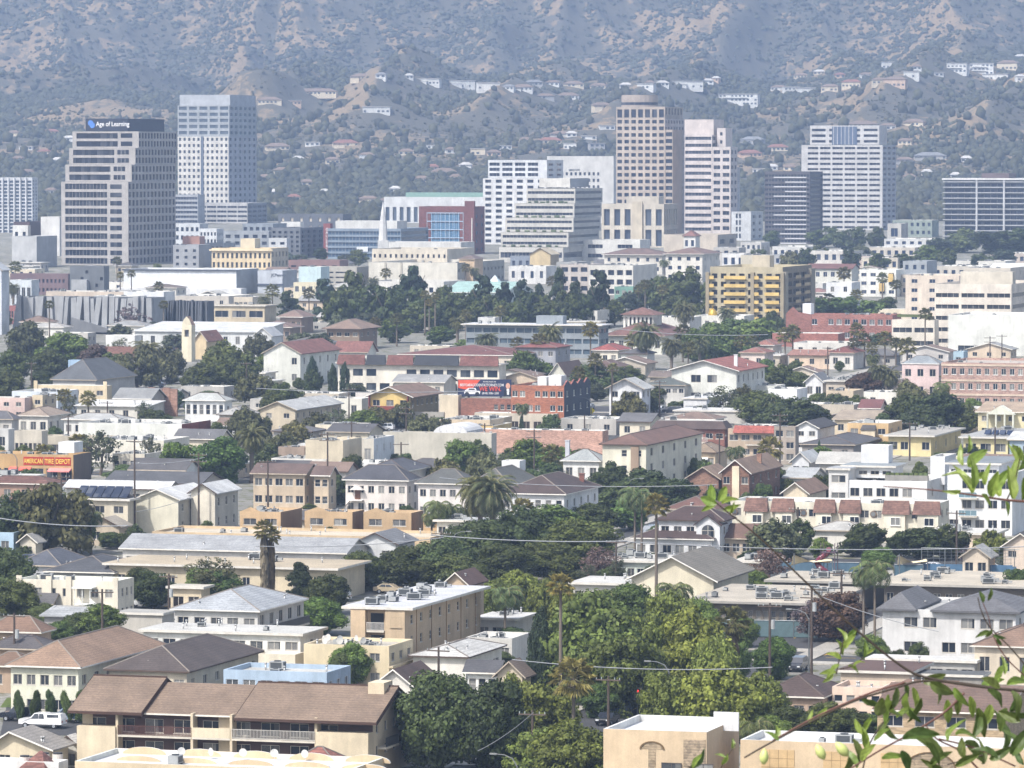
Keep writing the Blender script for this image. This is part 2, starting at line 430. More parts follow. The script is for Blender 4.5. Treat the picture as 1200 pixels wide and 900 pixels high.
            rp.quad((A[0], c1, A[1] - th), (xm, c1, zr - th), (xm, c0, zr - th), (A[0], c0, A[1] - th)); rp.quad((xm, c1, zr - th), (Cp[0], c1, Cp[1] - th), (Cp[0], c0, Cp[1] - th), (xm, c0, zr - th))
            rp.quad((A[0], c0, A[1] - th), (A[0], c0, A[1]), (A[0], c1, A[1]), (A[0], c1, A[1] - th)); rp.quad((Cp[0], c1, Cp[1] - th), (Cp[0], c1, Cp[1]), (Cp[0], c0, Cp[1]), (Cp[0], c0, Cp[1] - th))
            mb.tri((0, 0, h), (bw, 0, h), (xm, 0, h + rise), 0); mb.tri((bw, d, h), (0, d, h), (xm, d, h + rise), 0)
        elif roof == 'gw':
            ym = d / 2; zr = zt + rise; sl = rise / max(.1, ym); zl = zt - sl * ov
            for x, fl in ((a0, 1), (a1, 0)):
                pts = [(x, c0, zl - th), (x, ym, zr - th), (x, c1, zl - th), (x, c1, zl), (x, ym, zr), (x, c0, zl)]
                rp.poly(pts if not fl else pts[::-1], 1)
            rp.quad((a0, c0, zl), (a1, c0, zl), (a1, ym, zr), (a0, ym, zr)); rp.quad((a1, c1, zl), (a0, c1, zl), (a0, ym, zr), (a1, ym, zr))
            rp.quad((a1, c0, zl - th), (a0, c0, zl - th), (a0, ym, zr - th), (a1, ym, zr - th)); rp.quad((a0, c1, zl - th), (a1, c1, zl - th), (a1, ym, zr - th), (a0, ym, zr - th))
            rp.quad((a0, c0, zl - th), (a1, c0, zl - th), (a1, c0, zl), (a0, c0, zl), 1); rp.quad((a1, c1, zl - th), (a0, c1, zl - th), (a0, c1, zl), (a1, c1, zl))
            mb.tri((bw, 0, h), (bw, d, h), (bw, ym, h + rise), 1); mb.tri((0, d, h), (0, 0, h), (0, ym, h + rise), 1)
        elif roof == 'm':                          # mansard skirt round a flat deck
            zi = h + rise; q0 = [(x, y, h) for x, y in e]; ins = .6; q1 = [(a0 + ov + ins, c0 + ov + ins, zi), (a1 - ov - ins, c0 + ov + ins, zi), (a1 - ov - ins, c1 - ov - ins, zi), (a0 + ov + ins, c1 - ov - ins, zi)]
            for k in range(4): rp.quad(q0[k], q0[(k + 1) % 4], q1[(k + 1) % 4], q1[k])
            rp.quad(*q1, 1); rp.quad(*q0[::-1]); rm = [rm, M('flat', 'c9c5bc')]; b.roofz = zi
        elif roof == 'sh':                         # single slope rising to the back
            rp.quad((a0, c0, h), (a1, c0, h), (a1, c1, h + rise), (a0, c1, h + rise))
            rp.quad((a0, c0, h - th), (a0, c1, h + rise - th), (a1, c1, h + rise - th), (a1, c0, h - th))
            rp.quad((a0, c0, h - th), (a1, c0, h - th), (a1, c0, h), (a0, c0, h)); rp.quad((a1, c0, h - th), (a1, c1, h + rise - th), (a1, c1, h + rise), (a1, c0, h))
            rp.quad((a0, c1, h + rise - th), (a0, c0, h - th), (a0, c0, h), (a0, c1, h + rise))
            mb.tri((bw, 0, h), (bw, d, h), (bw, d, h + rise), 1); mb.tri((0, d, h), (0, 0, h), (0, d, h + rise), 1)
            mb.quad((bw, d, h), (0, d, h), (0, d, h + rise), (bw, d, h + rise), 0)
    if roof in ('h', 'gd', 'gw'): rm = [rm, M('plain', ('ddd7cb', '54453c', 'b3a694', 'e3dfd6')[int(x1 * 7 + yt) % 4]), M('plain', ('6f6862', '574c46', '7d756d')[int(x1 + yt) % 3])]
    topm = M('stucco', trimc or 'e4e1d8') if flatp and roof == 'fw' else wm
    b.wall = mb.build('wall', [wm, sm, topm], b.root, b.off, b.rz)
    b.roof = rp.build('roof', rm, b.root, b.off, b.rz)
    b.dep = dep
    wins = [(0, o) for o in fo] + [(1, o) for o in sop]
    put_windows(b, wins, style, glass, frc, dep, wmax)
    if into is None and 4.2 < s < 11 and d > 5: vents = max(vents, 3)
    if into is None and roof in ('f', 'fw', 'o') and 2.6 < s < 8 and ac < 6 and d > 6: ac += 3
    if ac or vents: clutter(b, ac, vents)
    if chim:
        cm = MB(); u, v = chim[0] * bw, chim[1] * d; ch = chim[2] if len(chim) > 2 else 1.5
        zc = h + (rise * .6 if roof in ('h', 'gd', 'gw') else 0)
        cm.box(u, u + .8, v, v + .6, h - .3, zc + ch); cm.box(u - .08, u + .88, v - .08, v + .68, zc + ch, zc + ch + .15)
        cm.build('chimney', M('brick', 'a8806a') if len(chim) < 4 else wall_mat(chim[3]), b.root, b.off, b.rz)
    return b
def loc_of(b, p):                                  # block coordinates -> root coordinates
    c, s = math.cos(b.rz), math.sin(b.rz)
    return Vector((b.off[0] + c * p[0] - s * p[1], b.off[1] + s * p[0] + c * p[1], b.off[2] + p[2]))
def put_windows(b, wins, style, glass, frc, dep, wmax=100, name='window'):
    have = getattr(b.root, 'name', ''); cnt = WCOUNT.get(have, 0)
    wins = sorted(wins, key=lambda q: -(q[1][1] - q[1][0]) * (q[1][3] - q[1][2]) * (1 if q[0] == 0 else .45))
    rest = MB()
    for k, (fc, o) in enumerate(wins):
        w, h = o[1] - o[0], o[3] - o[2]
        if fc == 0: p = (o[0], dep - .02, o[2]); rz = 0
        else: p = (b.w - dep + .02, o[0], o[2]); rz = math.pi / 2
        if cnt + k < wmax:
            me, pm = window_mesh(w, h, style, glass, frc)
            x = link(name, me, b.root, loc_of(b, p), b.rz + rz)
            if pm: link('pane', pm, x)
        else:
            if fc == 0: rest.quad((o[0], dep - .02, o[2]), (o[1], dep - .02, o[2]), (o[1], dep - .02, o[3]), (o[0], dep - .02, o[3]))
            else:
                xx = b.w - dep + .02; rest.quad((xx, o[0], o[2]), (xx, o[1], o[2]), (xx, o[1], o[3]), (xx, o[0], o[3]))
    WCOUNT[have] = cnt + len(wins)
    if rest.f: kind(rest.build('window', glass, b.root, b.off, b.rz), 'stuff')
WCOUNT = {}
def ac_mesh(v):
    mb = MB(); r = random.Random(v)
    lx, ly, hz = (1.5, 1.1, 1.0) if v % 2 else (2.2, 1.5, 1.25)
    for x in (.1, lx - .25):
        mb.box(x, x + .15, 0, ly, 0, .22, 1)
    mb.box(0, lx, 0, ly, .22, hz); mb.box(lx * .1, lx * .9, -.02, 0, .35, hz - .12, 1)
    mb.box(lx, lx + .02, ly * .15, ly * .85, .35, hz - .12, 1)
    mb.cyl(lx * .5, ly * .5, hz, hz + .14, min(lx, ly) * .36, 10, 1)
    if v % 3 == 0: mb.box(lx + .02, lx + 1.1, ly * .3, ly * .7, .3, .75)
    return mb.mesh('air_conditioner', [M('plain', '9a9c9b', .5), M('plain', '3f4346', .6)])
ACM = []
def clutter(b, n, vents=0):
    if not ACM: ACM.extend(ac_mesh(k) for k in range(4))
    r = random.Random(int(b.w * 97 + b.d * 13))
    for k in range(n):
        u = 1 + r.random() * max(.1, b.w - 4); v = 1 + r.random() * max(.1, b.d - 3.5)
        x = link('air_conditioner', ACM[r.randrange(4)], b.root, loc_of(b, (u, v, b.roofz)), b.rz + r.choice((0, 0, math.pi / 2, .2))); q = r.uniform(.5, .85); x.scale = (q, q, q * r.uniform(.8, 1.1))
    if vents:
        if 'vent' not in WIN:
            mb = MB(); mb.cyl(0, 0, -.3, .7, .11, 8); mb.cyl(0, 0, .7, .85, .17, 8); WIN['vent'] = mb.mesh('vent_pipe', [M('metal', 'b0b0ae')], True)
        for k in range(vents):
            link('vent_pipe', WIN['vent'], b.root, loc_of(b, (.6 + r.random() * (b.w - 1.2), .6 + r.random() * (b.d - 1.2), b.roofz + (.3 if b.roofz == b.h else 0))), 0)
def sub(b, name, mb, mats, smooth=False): return mb.build(name, mats, b.root, b.off, b.rz, smooth)
def text(b_root, s, loc, size, mat, rz=0, extr=.03, align='LEFT', name='sign_lettering', sp=1.0):
    c = bpy.data.curves.new(name, 'FONT'); c.body = s; c.size = size; c.extrude = extr; c.align_x = align; c.space_line = sp; c.offset = size * .012
    c.materials.append(mat); o = bpy.data.objects.new(name, c); C.objects.link(o)
    o.location = loc; o.rotation_euler = (math.pi / 2, 0, rz);
    bpy.context.view_layer.update(); me = bpy.data.meshes.new_from_object(o.evaluated_get(bpy.context.evaluated_depsgraph_get()))
    bpy.data.objects.remove(o); o = bpy.data.objects.new(name, me); C.objects.link(o)
    if not me.materials: me.materials.append(mat)
    o.location = loc; o.rotation_euler = (math.pi / 2, 0, rz); x = [v.co.x for v in me.vertices]; o['width'] = max(x) - min(x)
    if b_root is not None: o.parent = b_root
    return o

# ------------------------------------------------------------------ ground, hills, haze
_rs = np.random.RandomState(11); _tab = _rs.rand(256, 256)
def vnoise(x, y):
    xi = np.floor(x).astype(int); yi = np.floor(y).astype(int); fx = x - xi; fy = y - yi
    fx = fx * fx * fx * (fx * (fx * 6 - 15) + 10); fy = fy * fy * fy * (fy * (fy * 6 - 15) + 10)
    g = lambda a, b: _tab[a & 255, b & 255]
    return (g(xi, yi) * (1 - fx) + g(xi + 1, yi) * fx) * (1 - fy) + (g(xi, yi + 1) * (1 - fx) + g(xi + 1, yi + 1) * fx) * fy
def fbm(x, y, o=4):
    r = 0; a = .5; n = 0
    for k in range(o): r = r + a * vnoise(x * 2 ** k + k * 17.3, y * 2 ** k + k * 9.1); n += a; a *= .5
    return r / n
def ridged(x, y, o=4):
    r = 0; a = .55; n = 0; w_ = 1
    for k in range(o):
        v = 1 - np.abs(2 * vnoise(x * 2 ** k + k * 31.7, y * 2 ** k + k * 5.3) - 1); v = v * v
        r = r + a * v * w_; n += a; w_ = np.clip(v * 1.6, .15, 1); a *= .52
    return r / n
HY0, HYC, HYD = 3300., 4700., 5150.
CREST = ([-300, 0, 60, 130, 200, 280, 340, 420, 480, 560, 640, 720, 800, 900, 960, 1040, 1110, 1160, 1220, 1500],
         [122, 118, 112, 108, 112, 112, 108, 93, 91, 98, 100, 100, 100, 104, 98, 84, 76, 74, 70, 60])
def _rl(*p): return np.array([((x - 600) / F * Y, Y) for x, Y in p])
RIDGES = [(34, 42, _rl((-60, 4760), (60, 4790), (130, 4800), (185, 4900), (235, 5060), (270, 5260), (310, 5520), (330, 5800))), (30, 40, _rl((300, 4300), (350, 4480), (385, 4800), (360, 5150), (345, 5500), (400, 5800))), (26, 38, _rl((430, 4150), (450, 4420), (520, 4750), (560, 5100), (590, 5450), (560, 5800))),
          (30, 36, _rl((640, 4700), (690, 5050), (650, 5300), (680, 5700))), (34, 40, _rl((830, 4750), (800, 5050), (860, 5350), (900, 5750))), (22, 34, _rl((720, 4100), (760, 4350), (840, 4600), (870, 4760))), (24, 34, _rl((1010, 4120), (1060, 4350), (1100, 4600), (1190, 4800), (1230, 5000))), (30, 40, _rl((980, 4760), (1000, 5100), (960, 5400), (1010, 5800))),
          (32, 42, _rl((1130, 4850), (1100, 5200), (1160, 5500), (1150, 5850))), (20, 32, _rl((1140, 3950), (1200, 4250), (1260, 4500))), (18, 30, _rl((560, 4200), (600, 4400), (640, 4650))), (26, 38, _rl((20, 5200), (80, 5400), (60, 5750)))]
def ridge_field(X, Y):
    h = np.zeros(np.broadcast(X, Y).shape); wob = 40 * (vnoise(X / 70. + 2, Y / 70.) - .5)
    for A, sg, pl in RIDGES:
        dm = np.full(h.shape, 1e9)
        for (xa, ya), (xb, yb) in zip(pl[:-1], pl[1:]):
            dx, dy = xb - xa, yb - ya; t = np.clip(((X - xa) * dx + (Y - ya) * dy) / (dx * dx + dy * dy), 0, 1)
            dm = np.minimum(dm, np.hypot(X - xa - t * dx, Y - ya - t * dy))
        h = np.maximum(h, A * np.exp(-np.clip(dm + wob, 0, None) / sg))
    return h
def hillz(X, Y):
    X = np.asarray(X, float); Y = np.asarray(Y, float)
    px = 600 + F * X / Y
    zc = HC - (np.interp(px, *CREST) - YH) * HYC / F          # crest height
    z0 = K * HY0
    t = np.clip((Y - HY0) / (HYC - HY0), 0, 1)
    front = z0 + (zc - z0) * (t ** 1.25)
    back = zc - .06 * (np.clip(Y, HYC, HYD) - HYC)
    mt = .33 * np.clip(Y - HYD, 0, None)
    z = np.where(Y < HYC, front, back) + mt
    am = np.clip((Y - HYD + 250) / 450, 0, 1); af = np.clip((Y - HY0 - 150) / 900, 0, 1)
    wx = X + 60 * (vnoise(X / 300., Y / 300.) - .5)
    s1 = ridged((wx + .55 * Y) / 330. + 3.3, Y / 900. + .2, 5) - .42
    s2 = ridged((wx - .7 * Y) / 240. + 8.1, Y / 760. + 5.2, 5) - .42
    s3 = ridged(X / 75. + Y / 200., Y / 170., 4) - .42
    rough = fbm(X / 24., Y / 24., 4) - .5
    nearcrest = 1 - .75 * np.exp(-((Y - HYC) / 130.) ** 2)
    z = z + 1.35 * ridge_field(X, Y) * nearcrest ** .5
    z = z + ((am * 46 + af * 14) * s1 + (am * 34 + af * 10) * s2 + (am * 13 + af * 7) * s3) * nearcrest + rough * (af * 3 + am * 4)
    return np.where(Y < HY0, K * Y - .6, np.maximum(z, K * HY0 - .6 + (Y - HY0) * .004))
def groundz(X, Y):
    X = np.asarray(X, float); Y = np.asarray(Y, float)
    return np.maximum(K * Y, HC - 3.0 - .2 * np.clip(Y, -60, None) + 1.2 * (vnoise(X / 9., Y / 9.) - .5) * (Y < 330))
def hill_hit(px, py):
    dx, dz = ray(px, py); Ys = np.arange(HY0, 6600, 3.0); z = HC + dz * Ys
    k = np.nonzero(z < hillz(dx * Ys, Ys))[0]
    if len(k) == 0: return None
    Y = Ys[k[0]]; return Vector((dx * Y, Y, float(hillz(dx * Y, Y))))
def sheet(name, xs, ys, zf, m):
    gx, gy = np.meshgrid(xs, ys); V = np.stack([gx, gy, zf(gx, gy)], -1).reshape(-1, 3); nx, ny = len(xs), len(ys)
    i = (np.arange(ny - 1)[:, None] * nx + np.arange(nx - 1)[None, :]).ravel()
    me = npmesh(name, V, np.stack([i, i + 1, i + nx + 1, i + nx], 1), [m])
    me.polygons.foreach_set('use_smooth', np.ones(len(i), bool)); return link(name, me)

def ground_mat():
    m, t, b = nodes('valley_floor'); b.inputs['Roughness'].default_value = .95
    tc = N(t, 'ShaderNodeTexCoord'); v = tc.outputs['Object']
    a = noise(t, v, .03, 4); c = noise(t, v, .35, 4); g = noise(t, v, 2.0, 3)
    c1 = mixc(t, ramp(t, a, .42, .58, 0, 1), lin('8a8780'), lin('77756f'))
    c2 = mixc(t, ramp(t, c, .5, .62, 0, 1), c1, lin('58593c'))
    mulcol(t, c2, ramp(t, g, .3, .7, .8, 1.2), b); return m
def hill_mat():
    m, t, b = nodes('chaparral_hill'); b.inputs['Roughness'].default_value = .95
    tc = N(t, 'ShaderNodeTexCoord'); v = tc.outputs['Object']
    a = noise(t, v, .0065, 5, .6); c = noise(t, v, .045, 5, .65); g = noise(t, v, .16, 4, .7)
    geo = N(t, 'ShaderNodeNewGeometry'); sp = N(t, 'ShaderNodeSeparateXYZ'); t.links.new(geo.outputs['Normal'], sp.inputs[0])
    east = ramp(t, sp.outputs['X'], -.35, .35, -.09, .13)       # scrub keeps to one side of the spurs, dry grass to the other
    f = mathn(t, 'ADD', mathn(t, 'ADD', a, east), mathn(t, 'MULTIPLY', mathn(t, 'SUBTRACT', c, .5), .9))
    dry = mixc(t, ramp(t, g, .3, .7, 0, 1), lin('8b785d'), lin('74654f'))
    scrub = mixc(t, ramp(t, g, .3, .7, 0, 1), lin('47453b'), lin('565246'))
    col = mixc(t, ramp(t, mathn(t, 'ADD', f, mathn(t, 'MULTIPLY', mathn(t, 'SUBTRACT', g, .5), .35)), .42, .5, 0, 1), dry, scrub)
    mulcol(t, col, ramp(t, c, .3, .7, .85, 1.15), b); return m
xs = np.concatenate([np.arange(-1500, -400, 40), np.arange(-400, 400, 8), np.arange(400, 1501, 40)])
ys = np.concatenate([np.arange(-60, 420, 8), np.arange(420, 3301, 40)])
kind(sheet('ground', xs, ys, groundz, ground_mat()), 'structure')
HX = np.concatenate([np.arange(-1500, -820, 20), np.arange(-820, 821, 6), np.arange(840, 1501, 20)])
HYS = np.concatenate([np.arange(HY0 - 4, HYD, 10), np.arange(HYD, 5900, 5), np.arange(5900, 6400, 20)])
kind(sheet('hills', HX, HYS, hillz, hill_mat()), 'structure')

hz = MB(); hz.box(-1600, 1600, -80, 6500, -2, 520)
hm = bpy.data.materials.new('haze'); hm.use_nodes = True; t = hm.node_tree; t.nodes.remove(t.nodes['Principled BSDF'])
pv = N(t, 'ShaderNodeVolumePrincipled'); pv.inputs['Color'].default_value = (.51, .68, 1.0, 1); pv.inputs['Density'].default_value = .000125
pv.inputs['Anisotropy'].default_value = 0.1
t.links.new(pv.outputs[0], t.nodes['Material Output'].inputs['Volume'])
HAZE = kind(hz.build('haze', hm), 'stuff')

# ------------------------------------------------------------------ streets
def strip(name, a, b_, wd, m, z, kindv='structure', kerb=False):
    """a flat strip between two ground points"""
    a, b_ = Vector(a), Vector(b_); d = (b_ - a); d.z = 0; d.normalize(); n = Vector((-d.y, d.x, 0)) * wd / 2
    mb = MB(); k = max(2, int((b_ - a).length / 30))
    for i in range(k):
        p, q = a.lerp(b_, i / k), a.lerp(b_, (i + 1) / k)
        for w_ in (p, q): w_.z = K * w_.y + z
        if kerb: 
            V = [p - n, q - n, q + n, p + n]
            lo = Vector((0, 0, -.35)); mb.quad(*[V[0], V[3], V[2], V[1]]); mb.quad(V[0] + lo, V[0], V[1], V[1] + lo); mb.quad(V[3], V[3] + lo, V[2] + lo, V[2])
            nn = Vector((0, 0, 1))
        else: mb.quad(p + n, p - n, q - n, q + n)
    o = mb.build(name, m); return kind(o, kindv)
ASPH, WALK = M('flat', '4c4c4e', .9), M('flat', 'b9b3a8', .9)
def WD(yaw=YAW): return Vector((math.cos(yaw), math.sin(yaw), 0)), Vector((-math.sin(yaw), math.cos(yaw), 0))
Wv, Dv = WD()
def road(px, py, along, l0, l1, wd=11.0):
    p = gnd(px, py); v = Dv if along == 'd' else Wv; n = Wv if along == 'd' else Dv
    a, b_ = p + v * l0, p + v * l1
    strip('road', a, b_, wd, ASPH, .03)
    for sgn in (-1, 1): strip('sidewalk', a + n * sgn * (wd / 2 + 1.5), b_ + n * sgn * (wd / 2 + 1.5), 3.0, WALK, .16, kerb=True)
    k = int((l1 - l0) / 12)
    mb = MB()
    for i in range(k):
        q = a + v * (12 * i + 2); e = q + v * 4
        for w_ in (q, e): w_.z = K * w_.y + .036
        o = n * .08; 
        mb.quad(q - o, q + o, e + o, e - o) if along == 'w' else mb.quad(q + o * -1, q + o, e + o, e - o)
    kind(mb.build('road_marking', M('plain', 'd8b24a', .7)), 'structure')

# ------------------------------------------------------------------ trees
def leafquads(P, Nn, size, rs, stretch=1.5):
    """a small bent leaf spray at each point, facing roughly along Nn"""
    n = len(P); r = rs.randn(n, 3); T = np.cross(Nn, r); T /= np.linalg.norm(T, axis=1, keepdims=True) + 1e-9
    Bt = np.cross(Nn, T); s = size * (.6 + .8 * rs.rand(n, 1))
    a = P - T * s * stretch * .5; c = P + T * s * stretch * .5; b = P + Bt * s * .5 + Nn * s * .12; d = P - Bt * s * .5 + Nn * s * .12
    V = np.stack([a, d, c, b], 1).reshape(-1, 3); i = np.arange(n) * 4
    return V, np.stack([i, i + 1, i + 2, i + 3], 1)
def ico(n=1):
    import bmesh
    bm = bmesh.new(); bmesh.ops.create_icosphere(bm, subdivisions=n, radius=1.0)
    V = np.array([v.co[:] for v in bm.verts]); Fc = np.array([[v.index for v in f.verts] for f in bm.faces]); bm.free(); return V, Fc
ICO1, ICO2 = ico(1), ico(2)
def crown_mesh(name, seed, nclump, nleaf, size, shape='round'):
    """unit crown: radius about 1 in plan, centre at the origin, made of leaf sprays on many clumps"""
    rs = np.random.RandomState(seed); cs = []; rad = []
    k = 0
    while len(cs) < nclump and k < 20000:
        k += 1
        if shape == 'round':
            d = rs.randn(3); d /= np.linalg.norm(d); q = d * (.35 + .5 * rs.rand() ** .6)
            if q[2] < -.75: continue
            q *= 1 + .16 * math.sin(q[0] * 5 + seed) * math.cos(q[1] * 4 + q[2] * 5); rr = .15 + .2 * rs.rand()
        elif shape == 'spread':
            an = rs.rand() * 6.283; r_ = math.sqrt(rs.rand()) * .85; q = np.array([math.cos(an) * r_, math.sin(an) * r_, (1 - r_ * r_) * .62 + rs.randn() * .12 - .1 - .75 * rs.rand() ** 2]); rr = .15 + .13 * rs.rand()
        elif shape == 'cone':
            z = rs.rand() ** 1.25; an = rs.rand() * 6.283; r_ = (1 - z) ** .8 * (.45 + .5 * rs.rand()) * .95; q = np.array([math.cos(an) * r_, math.sin(an) * r_, z * 2 - 1]); rr = .14 + .2 * (1 - z) * rs.rand() + .02
        elif shape == 'pine':
            z = rs.rand(); an = rs.rand() * 6.283; r_ = (.1 + .9 * math.sin(math.pi * min(1, (1 - z) * .6 + .02))) * (.35 + .5 * rs.rand()) * (1 + .25 * math.sin(z * 19 + an * 2)); q = np.array([math.cos(an) * r_, math.sin(an) * r_, z * 2 - 1]); rr = .14 + .15 * rs.rand()
        elif shape == 'column':
            z = rs.rand(); an = rs.rand() * 6.283; r_ = .68 * min(1, (1 - z) * 3.2 + .12) * (.7 + .3 * rs.rand()); q = np.array([math.cos(an) * r_, math.sin(an) * r_, z * 2 - 1]); rr = .2 + .06 * rs.rand()
        elif shape == 'sparse':
            d = rs.randn(3); d /= np.linalg.norm(d); q = d * (.3 + .65 * rs.rand()); rr = .1 + .12 * rs.rand()
        cs.append(q); rad.append(rr)
    cs = np.array(cs); rad = np.array(rad)
    P = []; Nn = []
    for q, rr in zip(cs, rad):
        m = max(6, int(nleaf * (rr / .28) ** 2)); d = rs.randn(m, 3); d /= np.linalg.norm(d, axis=1, keepdims=True)
        zs = .8 if shape in ('round', 'spread', 'sparse') else (.55 if shape in ('cone', 'pine') else 1.6)
        P.append(q + d * rr * np.array([1, 1, zs]) * (.75 + .35 * rs.rand(m, 1))); Nn.append(d + rs.randn(m, 3) * .45 + np.array([0, 0, .25]))
    P = np.concatenate(P); Nn = np.concatenate(Nn); Nn /= np.linalg.norm(Nn, axis=1, keepdims=True)
    V, Fq = leafquads(P, Nn, size, rs)
    if shape != 'sparse':                          # solid cores added inside the clumps so that light does not pass straight through
        v0, f0 = ICO1; cv = []; cf = []; o = len(V)
        for q, rr in zip(cs, rad):
            cv.append(q + v0 * rr * .62 * (.8 + .4 * rs.rand(len(v0), 1)) * np.array([1, 1, .9])); cf.append(f0 + o); o += len(v0)
        V = np.concatenate([V] + cv); F3 = np.concatenate(cf); F4 = np.concatenate([F3, F3[:, 2:3]], 1)
        me = bpy.data.meshes.new(name)
        nv, n4, n3 = len(V), len(Fq), len(F3)
        me.vertices.add(nv); me.vertices.foreach_set('co', V.astype(np.float32).ravel())
        me.loops.add(n4 * 4 + n3 * 3); me.loops.foreach_set('vertex_index', np.concatenate([Fq.ravel(), F3.ravel()]).astype(np.int32))
        me.polygons.add(n4 + n3)
        me.polygons.foreach_set('loop_start', np.concatenate([np.arange(n4) * 4, n4 * 4 + np.arange(n3) * 3]).astype(np.int32))
        me.polygons.foreach_set('loop_total', np.concatenate([np.full(n4, 4), np.full(n3, 3)]).astype(np.int32)); me.update(calc_edges=True)
    else: me = npmesh(name, V, Fq, [])
    me.materials.append(M('leaf', '3c4a2a')); return me
def trunk_mesh(seed, limbs=5):
    r = random.Random(seed); mb = MB(); z1 = .42
    mb.tube([(0, 0, -.04), (.01, 0, .02), (.02 * r.uniform(-1, 1), .02, .2), (0, .03, z1)], [.055, .036, .03, .026], 8)
    for k in range(limbs):
        a = 6.283 * k / limbs + r.random(); s = .18 + .12 * r.random()
        mb.tube([(0, .02, z1 - .08 * r.random()), (math.cos(a) * s * .45, math.sin(a) * s * .45, z1 + .12), (math.cos(a) * s, math.sin(a) * s, z1 + .3 + .1 * r.random())], [.02, .013, .005], 5)
    return mb.mesh('trunk', [M('plain', '5d5348', .9)], True)
CROWN = {}
def crown(shape, lod, v):
    key = (shape, lod, v)
    if key not in CROWN:
        cfg = {'hi': (120, 190, .058), 'mid': (75, 100, .085), 'lo': (40, 56, .13)}[lod]
        nc, nl, sz = cfg
        if shape == 'sparse': nc, nl = int(nc * .8), int(nl * .6)
        if shape in ('cone', 'column', 'pine'): nc = int(nc * 1.1)
        CROWN[key] = crown_mesh('crown', 100 + v * 7 + len(shape), nc, nl, sz, shape)
    return CROWN[key]
TRUNK = [trunk_mesh(k) for k in range(4)]
# colour of the foliage, shape, everyday words
TK = {'d': ('47542f', 'round', 'dark green broadleaf tree'), 'g': ('566c38', 'round', 'green broadleaf tree'), 'b': ('637239', 'spread', 'yellow-green camphor tree'),
      'o': ('585d40', 'spread', 'olive grey broadleaf tree'), 'p': ('6f6468', 'sparse', 'thin purplish tree'), 'n': ('57604a', 'sparse', 'thin grey-green tree'),
      'c': ('35442f', 'pine', 'dark pine'), 'y': ('374732', 'column', 'narrow dark cypress'), 'h': ('4e6138', 'round', 'clipped green shrub'), 'k': ('4c5c36', 'round', 'low garden shrub'), 'x': ('4a5544', 'round', 'dark grey-green tree'),
      'u': ('50443f', 'round', 'dark purple-leaved tree'), 'e': ('4f6a34', 'round', 'bright green ficus tree')}
NMS = {'c': 'pine_tree', 'y': 'cypress', 'h': 'shrub', 'k': 'shrub'}
FOL = []                                           # everything that gets an automatic label: (object, kind phrase, px, py, Y, cat)
def T(kd, x, yt, wpx, yb):
    hx, shape, words = TK[kd]; s = scale_at(yb); P = gnd(x, yb)
    H = (yb - yt) / s; Wd = wpx / s * (1.2 if kd == 'c' else 1); lod = 'hi' if s > 7.6 else ('mid' if s > 4.2 else 'lo')
    v = rnd.randrange(3)
    nm = NMS.get(kd, 'tree'); r = thing(nm, words, {'h': 'shrub', 'k': 'shrub'}.get(kd, 'tree'), P, rnd.random() * 6.28)
    c = link('crown', crown(shape, lod, v), r)
    lo = {'round': .0, 'spread': .06, 'sparse': .1, 'cone': .0, 'column': .0, 'pine': .0}[shape]
    if kd in 'hk': lo = 0
    zr = H * (1 - lo) / 2 * (1.0 if shape in ('cone', 'column', 'pine') else .98)
    if shape == 'spread': zr = H * .66; c.location = (0, 0, H - zr * .78)
    else: c.location = (0, 0, H - zr)
    c.scale = (Wd / 2 * 1.04, Wd / 2 * rnd.uniform(.9, 1.1), zr)
    if shape in ('round', 'sparse'): c.rotation_euler = (rnd.uniform(-.3, .3), rnd.uniform(-.3, .3), 0)
    c.material_slots[0].link = 'OBJECT'; c.material_slots[0].material = M('leaf', hx)
    if kd not in ('h', 'k'):
        t_ = link('trunk', TRUNK[rnd.randrange(4)], r); k = H if shape not in ('cone', 'column', 'pine') else H * .5
        t_.scale = (min(H, Wd * 1.1), min(H, Wd * 1.1), H if shape not in ('cone', 'column', 'pine') else H)
    FOL.append((r, ('small ' if H < 6 and kd not in 'hk' else 'tall ' if H > 17 else '') + words, x, (yt + yb) / 2, P.y, 'tree'))
    return r

# palms ------------------------------------------------------------
def frond(mb, rs, L, a, el, droop, wl, npair, m=0):
    """one feather frond: arching rachis with two rows of leaflets"""
    d = Vector((math.cos(a), math.sin(a), 0)); pts = []
    e = el; p = Vector((0, 0, 0)); n = 8; st = L / n; sd_ = Vector((-d.y, d.x, 0))
    for k in range(n + 1):
        pts.append(p.copy()); p = p + (d * math.cos(e) + Vector((0, 0, math.sin(e)))) * st; e -= droop / n * (1 + k * .25)
    mb.tube(pts, [.028 * L / 4 * (1 - k / (n + 1)) + .008 for k in range(n + 1)], 3, 1, cap=False)
    for k in range(npair):
        f = .12 + .86 * k / npair; i = min(n - 1, int(f * n)); q = pts[i].lerp(pts[i + 1], f * n - i); dr = (pts[i + 1] - pts[i]).normalized()
        ln = wl * math.sin(math.pi * (f * .85 + .12)) * (.85 + .3 * rs.random()); up = dr.cross(sd_) * -1
        for sg in (-1, 1):
            tip = q + (sd_ * sg * .82 + dr * .55 + up * .12 - Vector((0, 0, .28))) * ln; b = dr * (L / npair * .8)
            mb.tri(q - b * .5, q + b * .5, tip, m)
def feather_crown(seed, nf, L, wl, npair, elo, ehi, droop):
    rs = random.Random(seed); mb = MB()
    for k in range(nf):
        f = k / nf; el = ehi + (elo - ehi) * f + rs.uniform(-.1, .1)
        frond(mb, rs, L * (.85 + .25 * rs.random()), k * 2.39996, el, droop * (.8 + .4 * rs.random()), wl, npair)
    return mb.mesh('crown', [M('leaf', '5a6644'), M('plain', '7a7450')])
